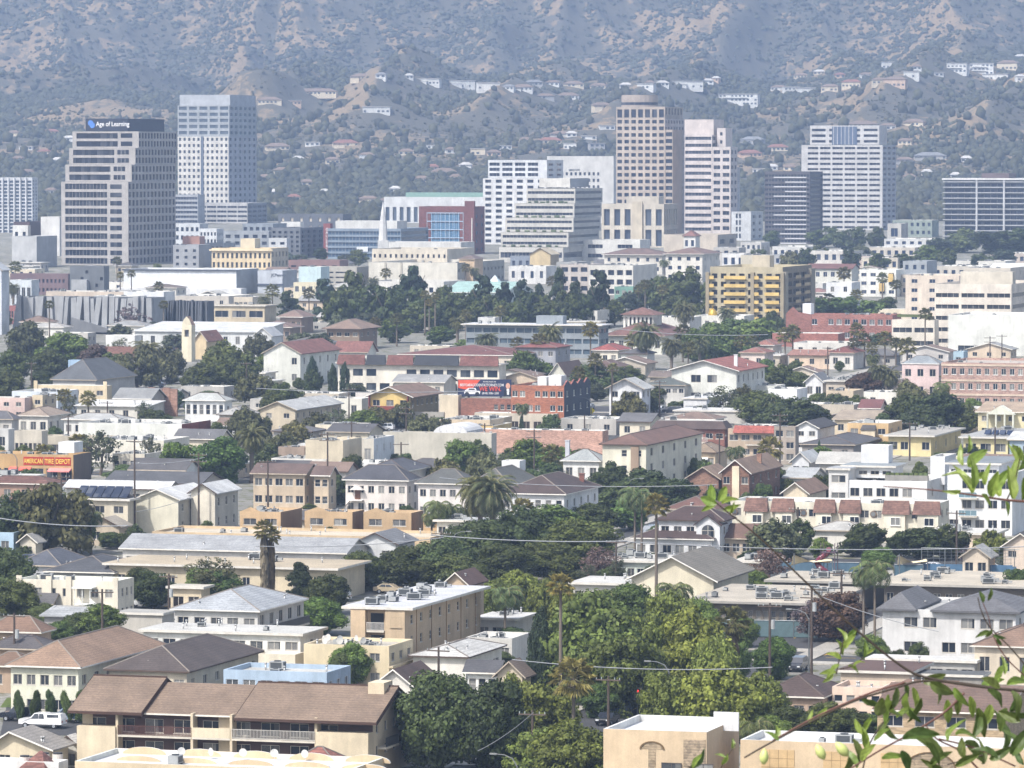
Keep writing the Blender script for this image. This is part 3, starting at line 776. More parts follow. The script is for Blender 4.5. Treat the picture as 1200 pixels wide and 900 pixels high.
def fan_crown(seed, nf=26):
    rs = random.Random(seed); mb = MB()
    for k in range(nf):
        a = k * 2.39996; el = 1.25 - 2.1 * (k / nf) + rs.uniform(-.12, .12); L = .95 + .25 * rs.random()
        d = Vector((math.cos(a) * math.cos(el), math.sin(a) * math.cos(el), math.sin(el))); sd_ = Vector((-math.sin(a), math.cos(a), 0)); up = sd_.cross(d) * -1
        p = d * L * .75; mb.tube([(0, 0, 0), p], [.022, .014], 3, 1, cap=False)
        for j in range(11):
            b = -1.35 + 2.7 * j / 10; dd = d * math.cos(b) + sd_ * math.sin(b); ln = .75 * (.8 + .2 * math.cos(b)) * rs.uniform(.85, 1.1)
            tip = p + dd * ln + Vector((0, 0, -.16 - .1 * abs(b))); nb = (d * -math.sin(b) + sd_ * math.cos(b)) * .085
            mid = p + dd * ln * .55 + up * .03
            mb.tri(p, mid - nb, tip); mb.tri(p, tip, mid + nb)
    return mb.mesh('crown', [M('leaf', '5f6a40'), M('plain', '76704a')])
def skirt_mesh(seed):
    rs = random.Random(seed); mb = MB()
    for k in range(110):
        a = k * 2.39996; z = -rs.random() * 1.0; r0 = .16 + .06 * rs.random()
        p = Vector((math.cos(a) * r0, math.sin(a) * r0, z * .9)); q = p + Vector((math.cos(a) * .3, math.sin(a) * .3, -.32)); sd_ = Vector((-math.sin(a), math.cos(a), 0)) * .16
        mb.tri(p, q - sd_, q + sd_ * .5 + Vector((0, 0, -.08))); mb.tri(p, q + sd_ * .2, q + sd_ * 1.2)
    return mb.mesh('dead_fronds', [M('leaf', '6b6353')])
def ptrunk(r0, r1, rough):
    mb = MB(); n = 14; rs = random.Random(3)
    mb.tube([(.006 * math.sin(k * .5) * (k / n), 0, k / n) for k in range(n + 1)], [(r0 + (r1 - r0) * k / n) * (1.35 if k == 0 else 1) * (1 + rough * (k % 2)) for k in range(n + 1)], 8)
    return mb.mesh('trunk', [M('plain', '6f655a', .95)], True)
PALM = {'D': [feather_crown(k, 62, 1.0, .26, 16, -.75, 1.3, 1.15) for k in (1, 2)], 'Q': [feather_crown(k, 22, 1.0, .34, 13, -.2, 1.2, 1.9) for k in (3, 4)], 'P': [fan_crown(k) for k in (5, 6, 7)]}
SKIRT = skirt_mesh(9); PT = {'D': ptrunk(.045, .05, .12), 'P': ptrunk(1, .62, .05), 'Q': ptrunk(1, .7, .04)}
PW = {'D': ('date_palm', 'date palm with a full feathery crown'), 'P': ('fan_palm', 'fan palm'), 'Q': ('queen_palm', 'queen palm with drooping fronds'), 'W': ('fan_palm', 'fan palm with a skirt of dead fronds')}
def PL(kd, x, yt, wpx, yb):
    nm, words = PW[kd]; k2 = 'P' if kd == 'W' else kd; s = scale_at(yb); P = gnd(x, yb); H = (yb - yt) / s; R = max(wpx / s / 2, 1.2)
    r = thing(nm, words, 'palm', P, rnd.random() * 6.28, None)
    top = H - R * (.62 if k2 == 'P' else .55); tr = link('trunk', PT[k2], r)
    rad = .26 if k2 == 'P' else (.2 if k2 == 'Q' else 8.5); tr.scale = (rad, rad, top)
    c = link('crown', PALM[k2][rnd.randrange(len(PALM[k2]))], r); c.location = (0, 0, top)
    R *= 1.38; sc_ = R / (1.55 if k2 == 'P' else .92 if k2 == 'D' else .85); c.scale = (sc_, sc_, sc_)
    c.material_slots[0].link = 'OBJECT'; c.material_slots[0].material = M('leaf', {'P': '74754c', 'D': '525a3c', 'Q': '55643f'}[k2])
    if kd in ('W',) or (k2 == 'P' and rnd.random() < .45):
        k = link('dead_fronds', SKIRT, r); k.location = (0, 0, top + .1); q = R * (.75 if kd == 'W' else .45); k.scale = (q * .9, q * .9, max(q * 2.3, top * .62) if kd == 'W' else q * 1.2)
    FOL.append((r, ('tall ' if H > 15 else 'short ' if H < 8 else '') + words, x, yt + 5, P.y, 'palm'))
    return r

# ------------------------------------------------------------------ parts used on several buildings
def balc(b, u0, u1, z, dep=1.3, rail='bars', hx='d9d6cf', fc='f', slab='c9c2b4', hgt=1.05):
    mb = MB(); X = lambda u, v: (u, -v) if fc == 'f' else (b.w + v, u)
    def bx(ua, ub, va, vb, z0, z1, m):
        (xa, ya), (xb, yb) = X(ua, va), X(ub, vb); mb.box(min(xa, xb), max(xa, xb), min(ya, yb), max(ya, yb), z0, z1, m)
    bx(u0, u1, .003, dep, z - .2, z, 0)
    if rail == 'solid':
        bx(u0, u1, dep - .12, dep, z + .003, z + hgt, 1); bx(u0, u0 + .12, .003, dep - .12, z + .003, z + hgt, 1); bx(u1 - .12, u1, .003, dep - .12, z + .003, z + hgt, 1)
    else:
        bx(u0, u1, dep - .06, dep, z + hgt - .06, z + hgt, 1); bx(u0, u1, dep - .06, dep, z + .06, z + .12, 1)
        n = max(2, int((u1 - u0) / (.16 if rail == 'bars' else .9)))
        for k in range(n + 1): u = u0 + (u1 - u0 - .05) * k / n; bx(u, u + .05, dep - .055, dep - .01, z + .12, z + hgt - .06, 1)
        if rail == 'glass': bx(u0 + .05, u1 - .05, dep - .04, dep - .025, z + .14, z + hgt - .08, 2)
    mats = [M('plain', slab), M('stucco', hx) if rail == 'solid' else M('plain', hx, .5)] + ([M('glass', '6d8790')] if rail == 'glass' else [])
    return sub(b, 'balcony', mb, mats)
def boxpart(b, name, u0, u1, v0, v1, z0, z1, m):
    mb = MB(); mb.box(u0, u1, v0, v1, z0, z1); return sub(b, name, mb, m)
def door(b, u, z=0, w_=1.0, h=2.1, hx='6b4a36', fc='f'):
    mb = MB(); y = -.03
    if fc == 'f': mb.box(u, u + w_, y - .04, -.003, z, z + h)
    else: mb.box(b.w + .003, b.w + .07, u, u + w_, z, z + h)
    return sub(b, 'door', mb, M('plain', hx, .5))
def awning(b, u0, u1, z, dep=1.1, hx='c04a40', drop=.5):
    mb = MB(); mb.quad((u0, -dep, z - drop), (u1, -dep, z - drop), (u1, -.005, z), (u0, -.005, z)); mb.quad((u0, -dep, z - drop - .2), (u1, -dep, z - drop - .2), (u1, -dep, z - drop), (u0, -dep, z - drop))
    mb.tri((u0, -.005, z), (u0, -.005, z - drop), (u0, -dep, z - drop)); mb.tri((u1, -.005, z), (u1, -dep, z - drop), (u1, -.005, z - drop))
    return sub(b, 'awning', mb, M('plain', hx))
def mans(b, u0, u1, z0, z1, dep=.9, rc='!8f5f4b', fc='f'):
    """a tiled mansard strip in front of a flat parapet"""
    mb = MB(); i = .25
    if fc == 'f':
        a, c_, e, g = (u0, -dep, z0), (u1, -dep, z0), (u1 - i, -.05, z1), (u0 + i, -.05, z1); h_, k = (u0, -.005, z0), (u1, -.005, z0)
    else: a, c_, e, g = (b.w + dep, u0, z0), (b.w + dep, u1, z0), (b.w + .05, u1 - i, z1), (b.w + .05, u0 + i, z1); h_, k = (b.w + .005, u0, z0), (b.w + .005, u1, z0)
    mb.quad(a, c_, e, g); mb.tri(a, g, h_); mb.tri(c_, k, e); mb.quad(h_, k, c_, a)
    return sub(b, 'roof', mb, M('tile' if rc[0] == '!' else 'shingle', rc.lstrip('!')))
def dish(b, u, v, z, az=-2.4):
    if 'dish' not in WIN:
        mb = MB(); n = 12
        for k in range(n):
            a, c_ = 6.283 * k / n, 6.283 * (k + 1) / n; p = lambda t, r: (r * math.cos(t), -.12 + (r * r) * -.25, .75 + r * math.sin(t))
            mb.quad(p(a, .18), p(c_, .18), p(c_, .42), p(a, .42)); mb.tri((0, -.12, .75), p(c_, .18), p(a, .18))
        mb.tube([(0, 0, -.2), (0, -.08, .72)], [.03, .03], 5); mb.tube([(0, -.1, .5), (0, -.65, .7)], [.015, .015], 4)
        WIN['dish'] = mb.mesh('satellite_dish', [M('plain', 'd2d0ca', .4)])
    return link('satellite_dish', WIN['dish'], b.root, loc_of(b, (u, v, z)), b.rz + rnd.uniform(-.9, .9))
CR, WH, TAN = 'e6d8b8', 'e9e6dd', 'd3b994'

# ================================================================== nearest row, bottom of the picture
b = B('brown-roofed apartment block with long balconies over the white flat roof', 97, 437, 477, 841, 6.6, '5c433c', 'gw', '8b725b', side='dcc9a6', fr=(2, 10, {'ww': 2.1, 'hf': .62, 'sf': .1, 'skip': ((0, 0), (0, 9), (1, 9))}), sr=(2, 4, {'ww': .9}), nm='apartment_building', cat='apartments', rise=2.3, ov=.9, win='near', wz=(1.6, 6.4))  # dark brown front wall, its colour also standing in for eaves shadow
for u0, u1, rail, hx in ((4.6, 13, 'bars', '5a3a34'), (13.1, 17.4, 'solid', 'e2d1ae'), (17.6, 27.0, 'bars', 'bdb9b2')):
    for z in (1.6, 4.05): balc(b, u0, u1, z, 1.5, rail if z > 2 or rail == 'solid' else 'bars', hx if z > 2 or rail == 'solid' else '5a3a34')
boxpart(b, 'wall', 0, 4.4, -1.7, -.01, -1, 4.9, M('stucco', 'dfcca8')); boxpart(b, 'wall', 27.1, b.w, -1.6, -.01, -1, 5.1, M('stucco', 'dfcca8'))
for u in (13.05, 17.5, 4.5, 27.05): boxpart(b, 'partition', u - .14, u + .14, -1.45, -.01, -.5, 6.6, M('stucco', 'd8c5a2'))
boxpart(b, 'wall', 15.6, 17.4, -.05, -.004, -.5, 6.6, M('stucco', 'd8c5a2')); boxpart(b, 'wall', 0, 1.2, -.05, -.004, 4.95, 6.6, M('stucco', 'd8c5a2'))
for u0, u1, dz in ((-1.0, 7.5, .5), (18.0, b.w + 1.0, .3)):
    mb = MB(); zz = 6.6 + .18 + 2.3 + dz; e = 1.9; zl = 6.6 + .18 - e * 2.3 / (b.d / 2) + dz
    mb.quad((u0, -e, zl), (u1, -e, zl), (u1, b.d / 2, zz), (u0, b.d / 2, zz)); mb.quad((u1, b.d + .9, zl + .3), (u0, b.d + .9, zl + .3), (u0, b.d / 2, zz), (u1, b.d / 2, zz))
    mb.quad((u0, -e, zl - .3), (u1, -e, zl - .3), (u1, -e, zl), (u0, -e, zl), 1); mb.quad((u1, -e, zl - .5), (u1, b.d / 2, zz - .5), (u1, b.d / 2, zz + .06), (u1, -e, zl + .06), 1); mb.quad((u0, b.d / 2, zz - .5), (u0, -e, zl - .5), (u0, -e, zl + .06), (u0, b.d / 2, zz + .06), 1)
    mb.box(u0, u1, b.d / 2 - .1, b.d / 2 + .1, zz - .02, zz + .12, 1); sub(b, 'roof', mb, [M('shingle', '8b725b'), M('plain', '4a352c')])
mb = MB(); mb.box(b.w - 1.9, b.w - .1, b.d * .35, b.d * .6, 6, 9.9); sub(b, 'chimney', mb, M('stucco', 'dfcca8'))
balc(b, 1.5, 6, 3.3, 1.0, 'bars', '3a3a3a', 's')

b = B('cream two-storey apartment house with brown hip roof and five clipped cypresses', 13, 92, 190, 783, 6.0, 'ece2c6', 'h', '9d7c60', fr=(2, 5, {'ww': 1.1}), sr=(2, 7, {'ww': 1.5}), nm='apartment_building', cat='apartments', rise=2.6)
B('grey-beige house with broad charcoal hip roof beside the cream one', 128, 219, 303, 788, 5.4, 'c9bca4', 'h', '594d49', fr=(2, 5), sr=(2, 6), rise=2.4, vents=5)
b = B('light blue flat-roofed house with white window frames', 262, 383, 411, 788, 5.6, 'a9c0d6', 'f', 'cfcdc6', fr=(2, 6, {'ww': 2.0}), sr=(2, 3), ac=2, vents=3, frc='f2f1ec')
b = B('low cream building crowded with satellite dishes on its roof', 356, 456, 484, 757, 5.2, 'e3cfa4', 'f', 'c5bdad', fr=(2, 3, {'skip': ((0, 0), (0, 1), (1, 0), (1, 1))}), sr=(2, 3), ac=4, par=.4)
for k in range(9): dish(b, 1 + rnd.random() * (b.w * .9), rnd.random() * b.d * .6 + .5, b.roofz)
mb = MB(); mb.box(b.w + .003, b.w + .5, 0, b.d, 2.5, 2.75); sub(b, 'ledge', mb, M('stucco', 'd9c59b'))
b = B('sand-coloured three-storey apartments with flat white roof and air conditioners', 413, 477, 563, 714, 8.2, 'd2b58d', 'o', 'd9dade', fr=(3, 3, {'ww': 1.5, 'skip': ((0, 0), (1, 0), (2, 0), (1, 1), (2, 1))}), sr=(3, 8, {'ww': .95}), nm='apartment_building', cat='apartments', ov=1.1, ac=11, vents=8)
for z in (2.75, 5.5): balc(b, b.w * .3, b.w * .62, z, .9, 'bars', 'c9c6c0')

for z in (-.2, 2.8, 5.55): boxpart(b, 'door', b.w * .34, b.w * .58, -.06, -.004, z, z + 2.1, M('glass', '20242a'))  # dark door panels that put the shade of the balcony recess into colour
boxpart(b, 'wall', .1, b.w * .28, -1.0, -.005, -1, 8.15, M('stucco', 'd2b58d')); boxpart(b, 'wall', b.w * .64, b.w - .01, -.9, -.005, -1, 8.15, M('stucco', 'd6ba92'))
for k in range(4):
    me, pm = window_mesh(1.4, 1.3, 'near', HOME, 'a8977c')
    if k < 2: x = link('window', me, b.root, loc_of(b, (b.w * .74, -.86, 3.3 + 2.7 * k)), b.rz); link('pane', pm, x)
for k in range(5): v = b.d * (.12 + .2 * k); boxpart(b, 'downpipe', b.w + .003, b.w + .09, v, v + .09, 0, 8.1, M('plain', '9a7f60'))
mb = MB(); mb.box(-1, b.w * .3, -.9, -.8, 2.6, 2.75); mb.quad((-2.6, -.9, .2), (-2.6, -.1, .2), (0, -.1, 2.75), (0, -.9, 2.75)); sub(b, 'stairs', mb, M('plain', '4d443c'))
B('brown-gabled end block behind the sand-coloured apartments', 522, 547, 567, 683, 7.6, 'cdb391', 'gd', '64483f', fr=(2, 1), sr=(2, 2), rise=1.3)
B('white single-storey house with pale grey low roof and open garages', 484, 546, 588, 771, 3.4, 'e4dfd2', 'h', 'c4c2bc', fr=None, sr=(1, 3, {'ww': 2.4, 'hf': .6, 'sf': .1}), rise=1.1, vents=6)
B('white flat-roofed bungalow with raised edge left of the camphor trees', 546, 600, 622, 748, 3.6, 'dedad0', 'f', 'd8d6d0', fr=(1, 3), ac=3)
B('small white-roofed annex behind the flat bungalow', 560, 604, 624, 727, 3.4, 'e1ddd2', 'o', 'dcdad5', fr=(1, 3), ac=2)
B('cream gable-fronted cottage tucked against the dark cypress', 583, 612, 622, 790, 4.4, 'e6d3b2', 'gd', '7c6a5c', fr=(1, 2, {'ww': .8}), rise=1.4)
B('white cottage with a dark low roof left of the gable-fronted one', 548, 582, 590, 786, 3.6, 'e8e4db', 'gw', '55555a', fr=(1, 3, {'ww': 1.3}), rise=1.0)
B('pale pink cottage with dark brown gable roof behind the big balconied block', 437, 487, 516, 806, 4.2, 'ecdfd2', 'gd', '5a463f', fr=(1, 2), rise=2.0, vents=2)
B('small white gabled shed beside the pale pink cottage', 466, 497, 503, 832, 4.0, 'e9e4da', 'gd', 'b9b4aa', fr=(1, 1), rise=1.3)
B('low garage with a grey gable roof beside parked cars', -12, 58, 80, 877, 2.9, 'd6c6a4', 'gd', '9a938a', fr=(1, 2), rise=1.6, ov=.7, ridge=.36)
B('tiny white garage with a pale roof next to the parked cars', 70, 91, 97, 872, 2.5, 'e6e0d2', 'gd', 'd6d5d2', fr=(1, 1, {'ww': 1.8, 'hf': .6, 'sf': .05}), rise=.8)
b = B('white flat building with rooftop fans and a red tile hip roof', -30, 69, 80, 893, 5.6, 'e7e5e0', 'fw', 'e3e3e3', ac=0, par=.8)
for u, v in ((5.6, 5), (6.9, 5.4), (4.6, 2.2)):
    mb = MB(); mb.cyl(u, v, b.roofz, b.roofz + .95, .55, 14); mb.cyl(u, v, b.roofz + .95, b.roofz + 1.1, .48, 14, 1); sub(b, 'rooftop_fan', mb, [M('plain', 'd8cfc6'), M('plain', '3c3c3e')])
mb = MB(); 
mb.quad((4.5, -2.2, 4.2), (b.w - .5, -2.2, 4.2), (b.w - 2.4, 1.6, 6.5), (6.5, 1.6, 6.5)); mb.tri((b.w - .5, -2.2, 4.2), (b.w - .5, 4, 4.2), (b.w - 2.4, 1.6, 6.5)); mb.tri((4.5, 4, 4.2), (4.5, -2.2, 4.2), (6.5, 1.6, 6.5)); sub(b, 'roof', mb, M('tile', '9a5a48'))
b = B('long white flat roof with scalloped cream parapets along the bottom', 88, 408, 424, 903, 6.0, 'dfc9a2', 'fw', 'f2f2f0', d=11.5, ac=1, par=.5, trimc='ece7da')
for y0 in (11.2, 5.5):
    for k in range(5):
        mb = MB(); u0 = .8 + k * 6.0 + (1.5 if y0 < 8 else 0); pts = [(u0 + 2.4 - 2.4 * math.cos(math.pi * q / 10), 5.5 + (.75 if y0 > 8 else .55) * math.sin(math.pi * q / 10)) for q in range(11)]
        for q in range(10):
            for y, f_ in ((y0, 1), (y0 + .25, -1)):
                a, c_, e, g = (pts[q][0], y, 5.46), (pts[q + 1][0], y, 5.46), (pts[q + 1][0], y, pts[q + 1][1]), (pts[q][0], y, pts[q][1]); mb.quad(*((a, c_, e, g) if f_ > 0 else (g, e, c_, a)))
            mb.quad((pts[q][0], y0, pts[q][1]), (pts[q + 1][0], y0, pts[q + 1][1]), (pts[q + 1][0], y0 + .25, pts[q + 1][1]), (pts[q][0], y0 + .25, pts[q][1]), 1)
        sub(b, 'parapet', mb, [M('stucco', 'dcc093'), M('stucco', 'f0ece0')])
for k in range(5): dish(b, 8 + 3.2 * k, 9 + .4 * k, b.roofz)
B('little red-tiled roof at the bottom beside the scalloped parapet', 352, 388, 398, 893, 4.8, 'e2cfae', 'h', '!a85a44', rise=1.2)

# tan stucco building, bottom right
def tan_block(label, x0, x1, x2, yt, d=None, arcs=(), panels=(), wins=(), yg=958):
    b = B(label, x0, x1, x2, yt, None, 'd9bd94', 'fw', 'f2f0ec', yg=yg, d=d, ac=0 if x0 < 800 else 3, par=.7, trimc='ece8e0', nm='apartment_building', cat='apartments')
    for u in arcs:
        mb = MB(); R = 1.3 if b.w < 20 else 2.6; zc = b.h - (1.9 if b.w < 20 else 2.2)
        for q in range(12):
            a, c_ = math.pi * q / 12, math.pi * (q + 1) / 12
            P = lambda an, r: (u + r * math.cos(an), zc + r * .62 * math.sin(an))
            (xa, za), (xb, zb), (xc, zc_), (xd, zd) = P(a, R), P(c_, R), P(c_, R - .18), P(a, R - .18)
            mb.quad((xd, -.1, zd), (xa, -.1, za), (xb, -.1, zb), (xc, -.1, zc_), 0); mb.quad((xa, -.1, za), (xa, -.004, za), (xb, -.004, zb), (xb, -.1, zb), 0); mb.quad((xd, -.004, zd), (xd, -.1, zd), (xc, -.1, zc_), (xc, -.004, zc_), 0)
            mb.tri((u, -.03, zc), (xd, -.03, zd), (xc, -.03, zc_), 1)
        mb.box(u - R * .3, u + R * .3, -.04, -.004, 0, zc, 1)
        sub(b, 'arch', mb, [M('plain', '6f5a3c'), M('tile', 'b79a6c')])
    for u0, u1 in panels:
        mb = MB(); mb.box(u0, u1, -.06, -.004, b.h - 6.5, b.h - .9); 
        for k in range(int((u1 - u0) / .9)): mb.box(u0 + .9 * k + .85, u0 + .9 * k + .89, -.075, -.061, b.h - 6.5, b.h - .9, 1)
        for k in range(6): mb.box(u0, u1, -.078, -.062, b.h - 1.8 - .9 * k, b.h - 1.76 - .9 * k, 1)
        sub(b, 'tile_panel', mb, [M('plain', 'bfa277', .6), M('plain', '8a7350')])
    for u in wins:
        me, pm = window_mesh(2.1, 1.5, 'near', HOME, '57504a'); x = link('window', me, b.root, loc_of(b, (u, -.1, b.h - 4.7)), b.rz); link('pane', pm, x)
    return b
b = tan_block('tan stucco building with a thin brown arch and white roof', 707, 828, 866, 858, arcs=(5.1,), panels=(), wins=(6.1, 9.4))
boxpart(b, 'parapet', b.w - 1, b.w + 1.6, b.d * .5, b.d * .5 + .3, b.h - .6, b.h + 1.3, M('stucco', 'efede8')); boxpart(b, 'tile_panel', b.w - 2.4, b.w - .1, -.05, -.004, b.h - 7, b.h - .8, M('tile', 'bfa277'))
b = tan_block('long tan stucco building with tile panels behind the vine', 867.5, 1262, 1300, 880, d=9, arcs=(19.6,), panels=((2.2, 5.6), (8.6, 11.4), (14.5, 17.0), (28.6, 31.0)), wins=(3.0, 6.6, 23, 26), yg=969)

# ================================================================== right foreground
b = B('white two-storey apartments with twin grey hip roofs', 1034, 1190, 1222, 717, 6.6, 'dcdad6', 'f', 'bdbcb8', fr=(2, 7, {'ww': 1.9, 'skip': ((0, 0), (1, 0), (0, 2), (1, 3), (0, 5))}), sr=(2, 3), nm='apartment_building', cat='apartments', par=.3, vents=4)
for u0, u1 in ((-.7, 4.6), (6.4, b.w + .7)):
    mb = MB(); rr = 2.0; y0, y1 = -.7, b.d * .8; hw = (min(u1 - u0, y1 - y0)) / 2; z = 6.65
    xm0, xm1 = (u0 + hw, u1 - hw) if u1 - u0 > y1 - y0 else ((u0 + u1) / 2,) * 2; ym0, ym1 = ((y0 + y1) / 2,) * 2 if u1 - u0 > y1 - y0 else (y0 + hw, y1 - hw)
    a, c_, e, g = (u0, y0, z), (u1, y0, z), (u1, y1, z), (u0, y1, z); R1, R2 = (xm0, ym0, z + rr), (xm1, ym1, z + rr)
    mb.quad(a, c_, R2, R1); mb.tri(c_, e, R2); mb.quad(e, g, R1, R2); mb.tri(g, a, R1)
    for p, q in ((a, c_), (c_, e), (e, g), (g, a)): mb.quad((p[0], p[1], z - .25), (q[0], q[1], z - .25), q, p)
    sub(b, 'roof', mb, M('shingle', '6c6c70'))
B('cream house with brown hip roof at the right edge behind the vine', 1142, 1236, 1262, 760, 4.6, 'dccbb0', 'h', '8a6b54', fr=(1, 4), rise=2.1)
b = B('white-roofed carport below the white apartments', 1018, 1142, 1150, 777, 2.7, 'b9b5ad', 'o', 'e0ded8', fr=(1, 7, {'wf': .8, 'hf': .75, 'sf': .02}), glass=M('glass', '2a2b2e'), win='mid', ov=.4)  # dark panes between the posts paint the shade under the carport
B('long low building with dark grey gravel roof below the carport', 1020, 1150, 1158, 794, 2.8, '9d968c', 'o', '6c6d6c', fr=None, ov=.3)
b = B('stone-faced apartment building with brown gable roof behind the vine leaves', 1028, 1176, 1214, 836, 5.0, 'brick:b59c78', 'gw', '7d604e', fr=(2, 4, {'ww': 2.2, 'hf': .5}), rise=1.9, nm='apartment_building', cat='apartments')
B('dark brown hip-roofed house beside the purple tree and street', 893, 962, 986, 818, 3.2, 'c9a98c', 'h', '59453f', fr=(1, 4), rise=2.0, vents=5)
b = B('pinkish stepped terrace of flat parapets right of the dark brown roof', 975, 1033, 1050, 806, 4.2, 'e3c6ad', 'f', 'd5c3b2', fr=(2, 4, {'ww': 1.0}), vents=3)
B('brown gravel-roofed flat building above the stepped terrace', 985, 1066, 1090, 790, 3.4, 'c9b39a', 'o', '6a5148', fr=(1, 5), ov=.4)
b = B('low brown shed roof right of the stepped terrace', 1050, 1108, 1122, 808, 3.0, 'c7ab90', 'o', '8d6b54', fr=(1, 3), ov=.3)

# school with flat gravel roofs
b = B('flat gravel-roofed school wing with rooftop machines and a green fence', 812, 956, 1004, 709, 3.9, '7d7468', 'o', 'c9beab', fr=(1, 16, {'wf': .6, 'hf': .5}), ac=16, ov=1.2, nm='school_building', cat='school', wz=(0, 3.4), trimc='97938c')
boxpart(b, 'porch', 4, b.w - 1, -.9, -.75, 0, .9, M('plain', '5a4c46'))
B('second flat school wing behind the purple-leaved tree', 905, 1010, 1036, 684, 3.8, '8a8074', 'o', 'cabfab', fr=(1, 10, {'wf': .5}), ac=9, ov=1.0, nm='school_building', cat='school', trimc='9c9890')
b = B('long flat school wing with big roof machines in front of the blue screen fence', 1036, 1230, 1262, 690, 3.9, '6f665c', 'o', 'cdc1ac', fr=(1, 14, {'wf': .6}), ac=13, ov=1.0, nm='school_building', cat='school', trimc='a5a199')
b = B('cream assembly hall with wide ribbed grey-brown gable roof', 740, 836, 877, 679, 4.8, 'e3d7b8', 'gd', '837c6f', fr=(1, 4, {'ww': .9, 'skip': ((0, 0), (0, 3))}), sr=None, rise=3.0, ov=.8, nm='assembly_hall', cat='hall')
B('white flat classroom wing left of the assembly hall', 672, 738, 760, 686, 3.2, 'ddd8cc', 'o', 'd9d6cf', fr=(1, 6), ov=.6, nm='school_building', cat='school')
B('low white flat-roofed row with pale green doors behind the hall', 700, 790, 812, 660, 3.2, 'cfd6c8', 'o', 'd6d2c8', fr=(1, 8), ac=4, nm='school_building', cat='school')
B('white flat block with rooftop machines right of the hall', 862, 900, 915, 660, 3.6, 'd6d0c2', 'o', 'd5cfc2', fr=(1, 3), ac=5, nm='school_building', cat='school')

# houses right of centre
B('cream two-storey house with reddish brown hip roof above the arched-window house', 782, 836, 852, 598, 5.6, 'e4d6bb', 'h', '7a5144', fr=(2, 4), sr=(2, 2), rise=1.8)
b = B('white two-storey house with an arched window in its front gable', 772, 846, 858, 611, 6.0, 'eceae6', 'h', '513c39', fr=(2, 5, {'skip': ((0, 3), (1, 3), (1, 4), (0, 4))}), sr=(2, 2), rise=1.9, nm='house')
mb = MB(); g0, g1 = b.w * .62, b.w - .1; gm = (g0 + g1) / 2
mb.poly([(g0, -1.0, -1), (g1, -1.0, -1), (g1, -1.0, 5.6), (gm, -1.0, 7.0), (g0, -1.0, 5.6)]); mb.quad((g1, -1, -1), (g1, -.005, -1), (g1, -.005, 5.6), (g1, -1, 5.6)); mb.quad((g0, -.005, -1), (g0, -1, -1), (g0, -1, 5.6), (g0, -.005, 5.6))
sub(b, 'wall', mb, M('stucco', 'eeece8'))
mb = MB()
for q in range(8):
    a, c_ = math.pi * q / 8, math.pi * (q + 1) / 8; mb.tri((gm, -1.04, 4.6), (gm + 1.0 * math.cos(a), -1.04, 4.6 + .9 * math.sin(a)), (gm + 1.0 * math.cos(c_), -1.04, 4.6 + .9 * math.sin(c_)))
mb.quad((gm - 1, -1.04, 3.5), (gm + 1, -1.04, 3.5), (gm + 1, -1.04, 4.6), (gm - 1, -1.04, 4.6)); x = sub(b, 'window', mb, HOME)
mb = MB(); 
for u in (gm - 1.03, gm - .03, gm + .97): mb.box(u, u + .07, -1.1, -1.045, 3.5, 4.7 if abs(u - gm) > .5 else 5.4)
mb.box(gm - 1.03, gm + 1.03, -1.1, -1.045, 4.57, 4.63); mb.box(gm - 1.1, gm + 1.1, -1.12, -1.045, 3.4, 3.48); mb.build('frame', frame_mat(), x)
mb = MB(); 
for sgn in (-1, 1):
    ue = g0 - .4 if sgn < 0 else g1 + .4
    mb.quad(*[(ue, -1.4, 5.5), (gm, -1.4, 7.15), (gm, 3, 7.15), (ue, 3, 5.5)][::(1 if sgn > 0 else -1)]); mb.quad(*[(ue, -1.4, 5.3), (gm, -1.4, 6.95), (gm, -1.4, 7.15), (ue, -1.4, 5.5)][::(-1 if sgn > 0 else 1)])
sub(b, 'roof', mb, M('shingle', '513c39'))
B('white bungalow with dark brown hip roof below the arched-window house', 744, 834, 850, 633, 3.2, 'ebe9e3', 'h', '523e3a', fr=(1, 6, {'ww': 1.4}), rise=1.9)
b = B('brown-roofed house carrying a small solar panel array', 845, 880, 892, 630, 3.4, 'c8b39a', 'gw', '7b5a4a', fr=(1, 3), rise=1.8)
mb = MB(); mb.quad((.8, 1.2, 3.9), (4.2, 1.2, 3.9), (4.2, 3.2, 4.9), (.8, 3.2, 4.9)); sub(b, 'solar_panel', mb, M('glass', '26324a'))
# cream terrace with mansards
b = B('long cream terrace of townhouses with brick-red mansard roofs', 856, 1096, 1112, 591, 6.4, 'e8dcc4', 'fw', 'e2dfd6', fr=(2, 16, {'ww': 1.5, 'skip': tuple((i, j) for i in (0, 1) for j in (2, 3, 7, 8, 12, 13)) + ((0, 0), (0, 5), (0, 10), (0, 14))}), sr=(2, 3), nm='townhouse_row', cat='townhouses', ac=3)
for f0, f1 in ((.07, .32), (.41, .645), (.745, 1.03)):
    mans(b, f0 * b.w, (f0 + f1) / 2 * b.w - .2, 4.7, 6.9, 1.0); mans(b, (f0 + f1) / 2 * b.w + .2, f1 * b.w, 4.7, 6.9, 1.0)
    boxpart(b, 'wall', (f0 + .012) * b.w, ((f0 + f1) / 2 - .03) * b.w, -.75, -.005, -1, 4.68, M('stucco', 'e8dcc4')); boxpart(b, 'wall', ((f0 + f1) / 2 + .03) * b.w, (f1 - .012) * b.w, -.75, -.005, -1, 4.68, M('stucco', 'e8dcc4'))
    for g in (f0 + .02, (f0 + f1) / 2 + .04):
        me, pm = window_mesh(1.6, 1.3, 'mid', HOME, 'e6e3dc'); link('window', me, b.root, loc_of(b, (g * b.w + .8, -.8, 2.9)), b.rz)
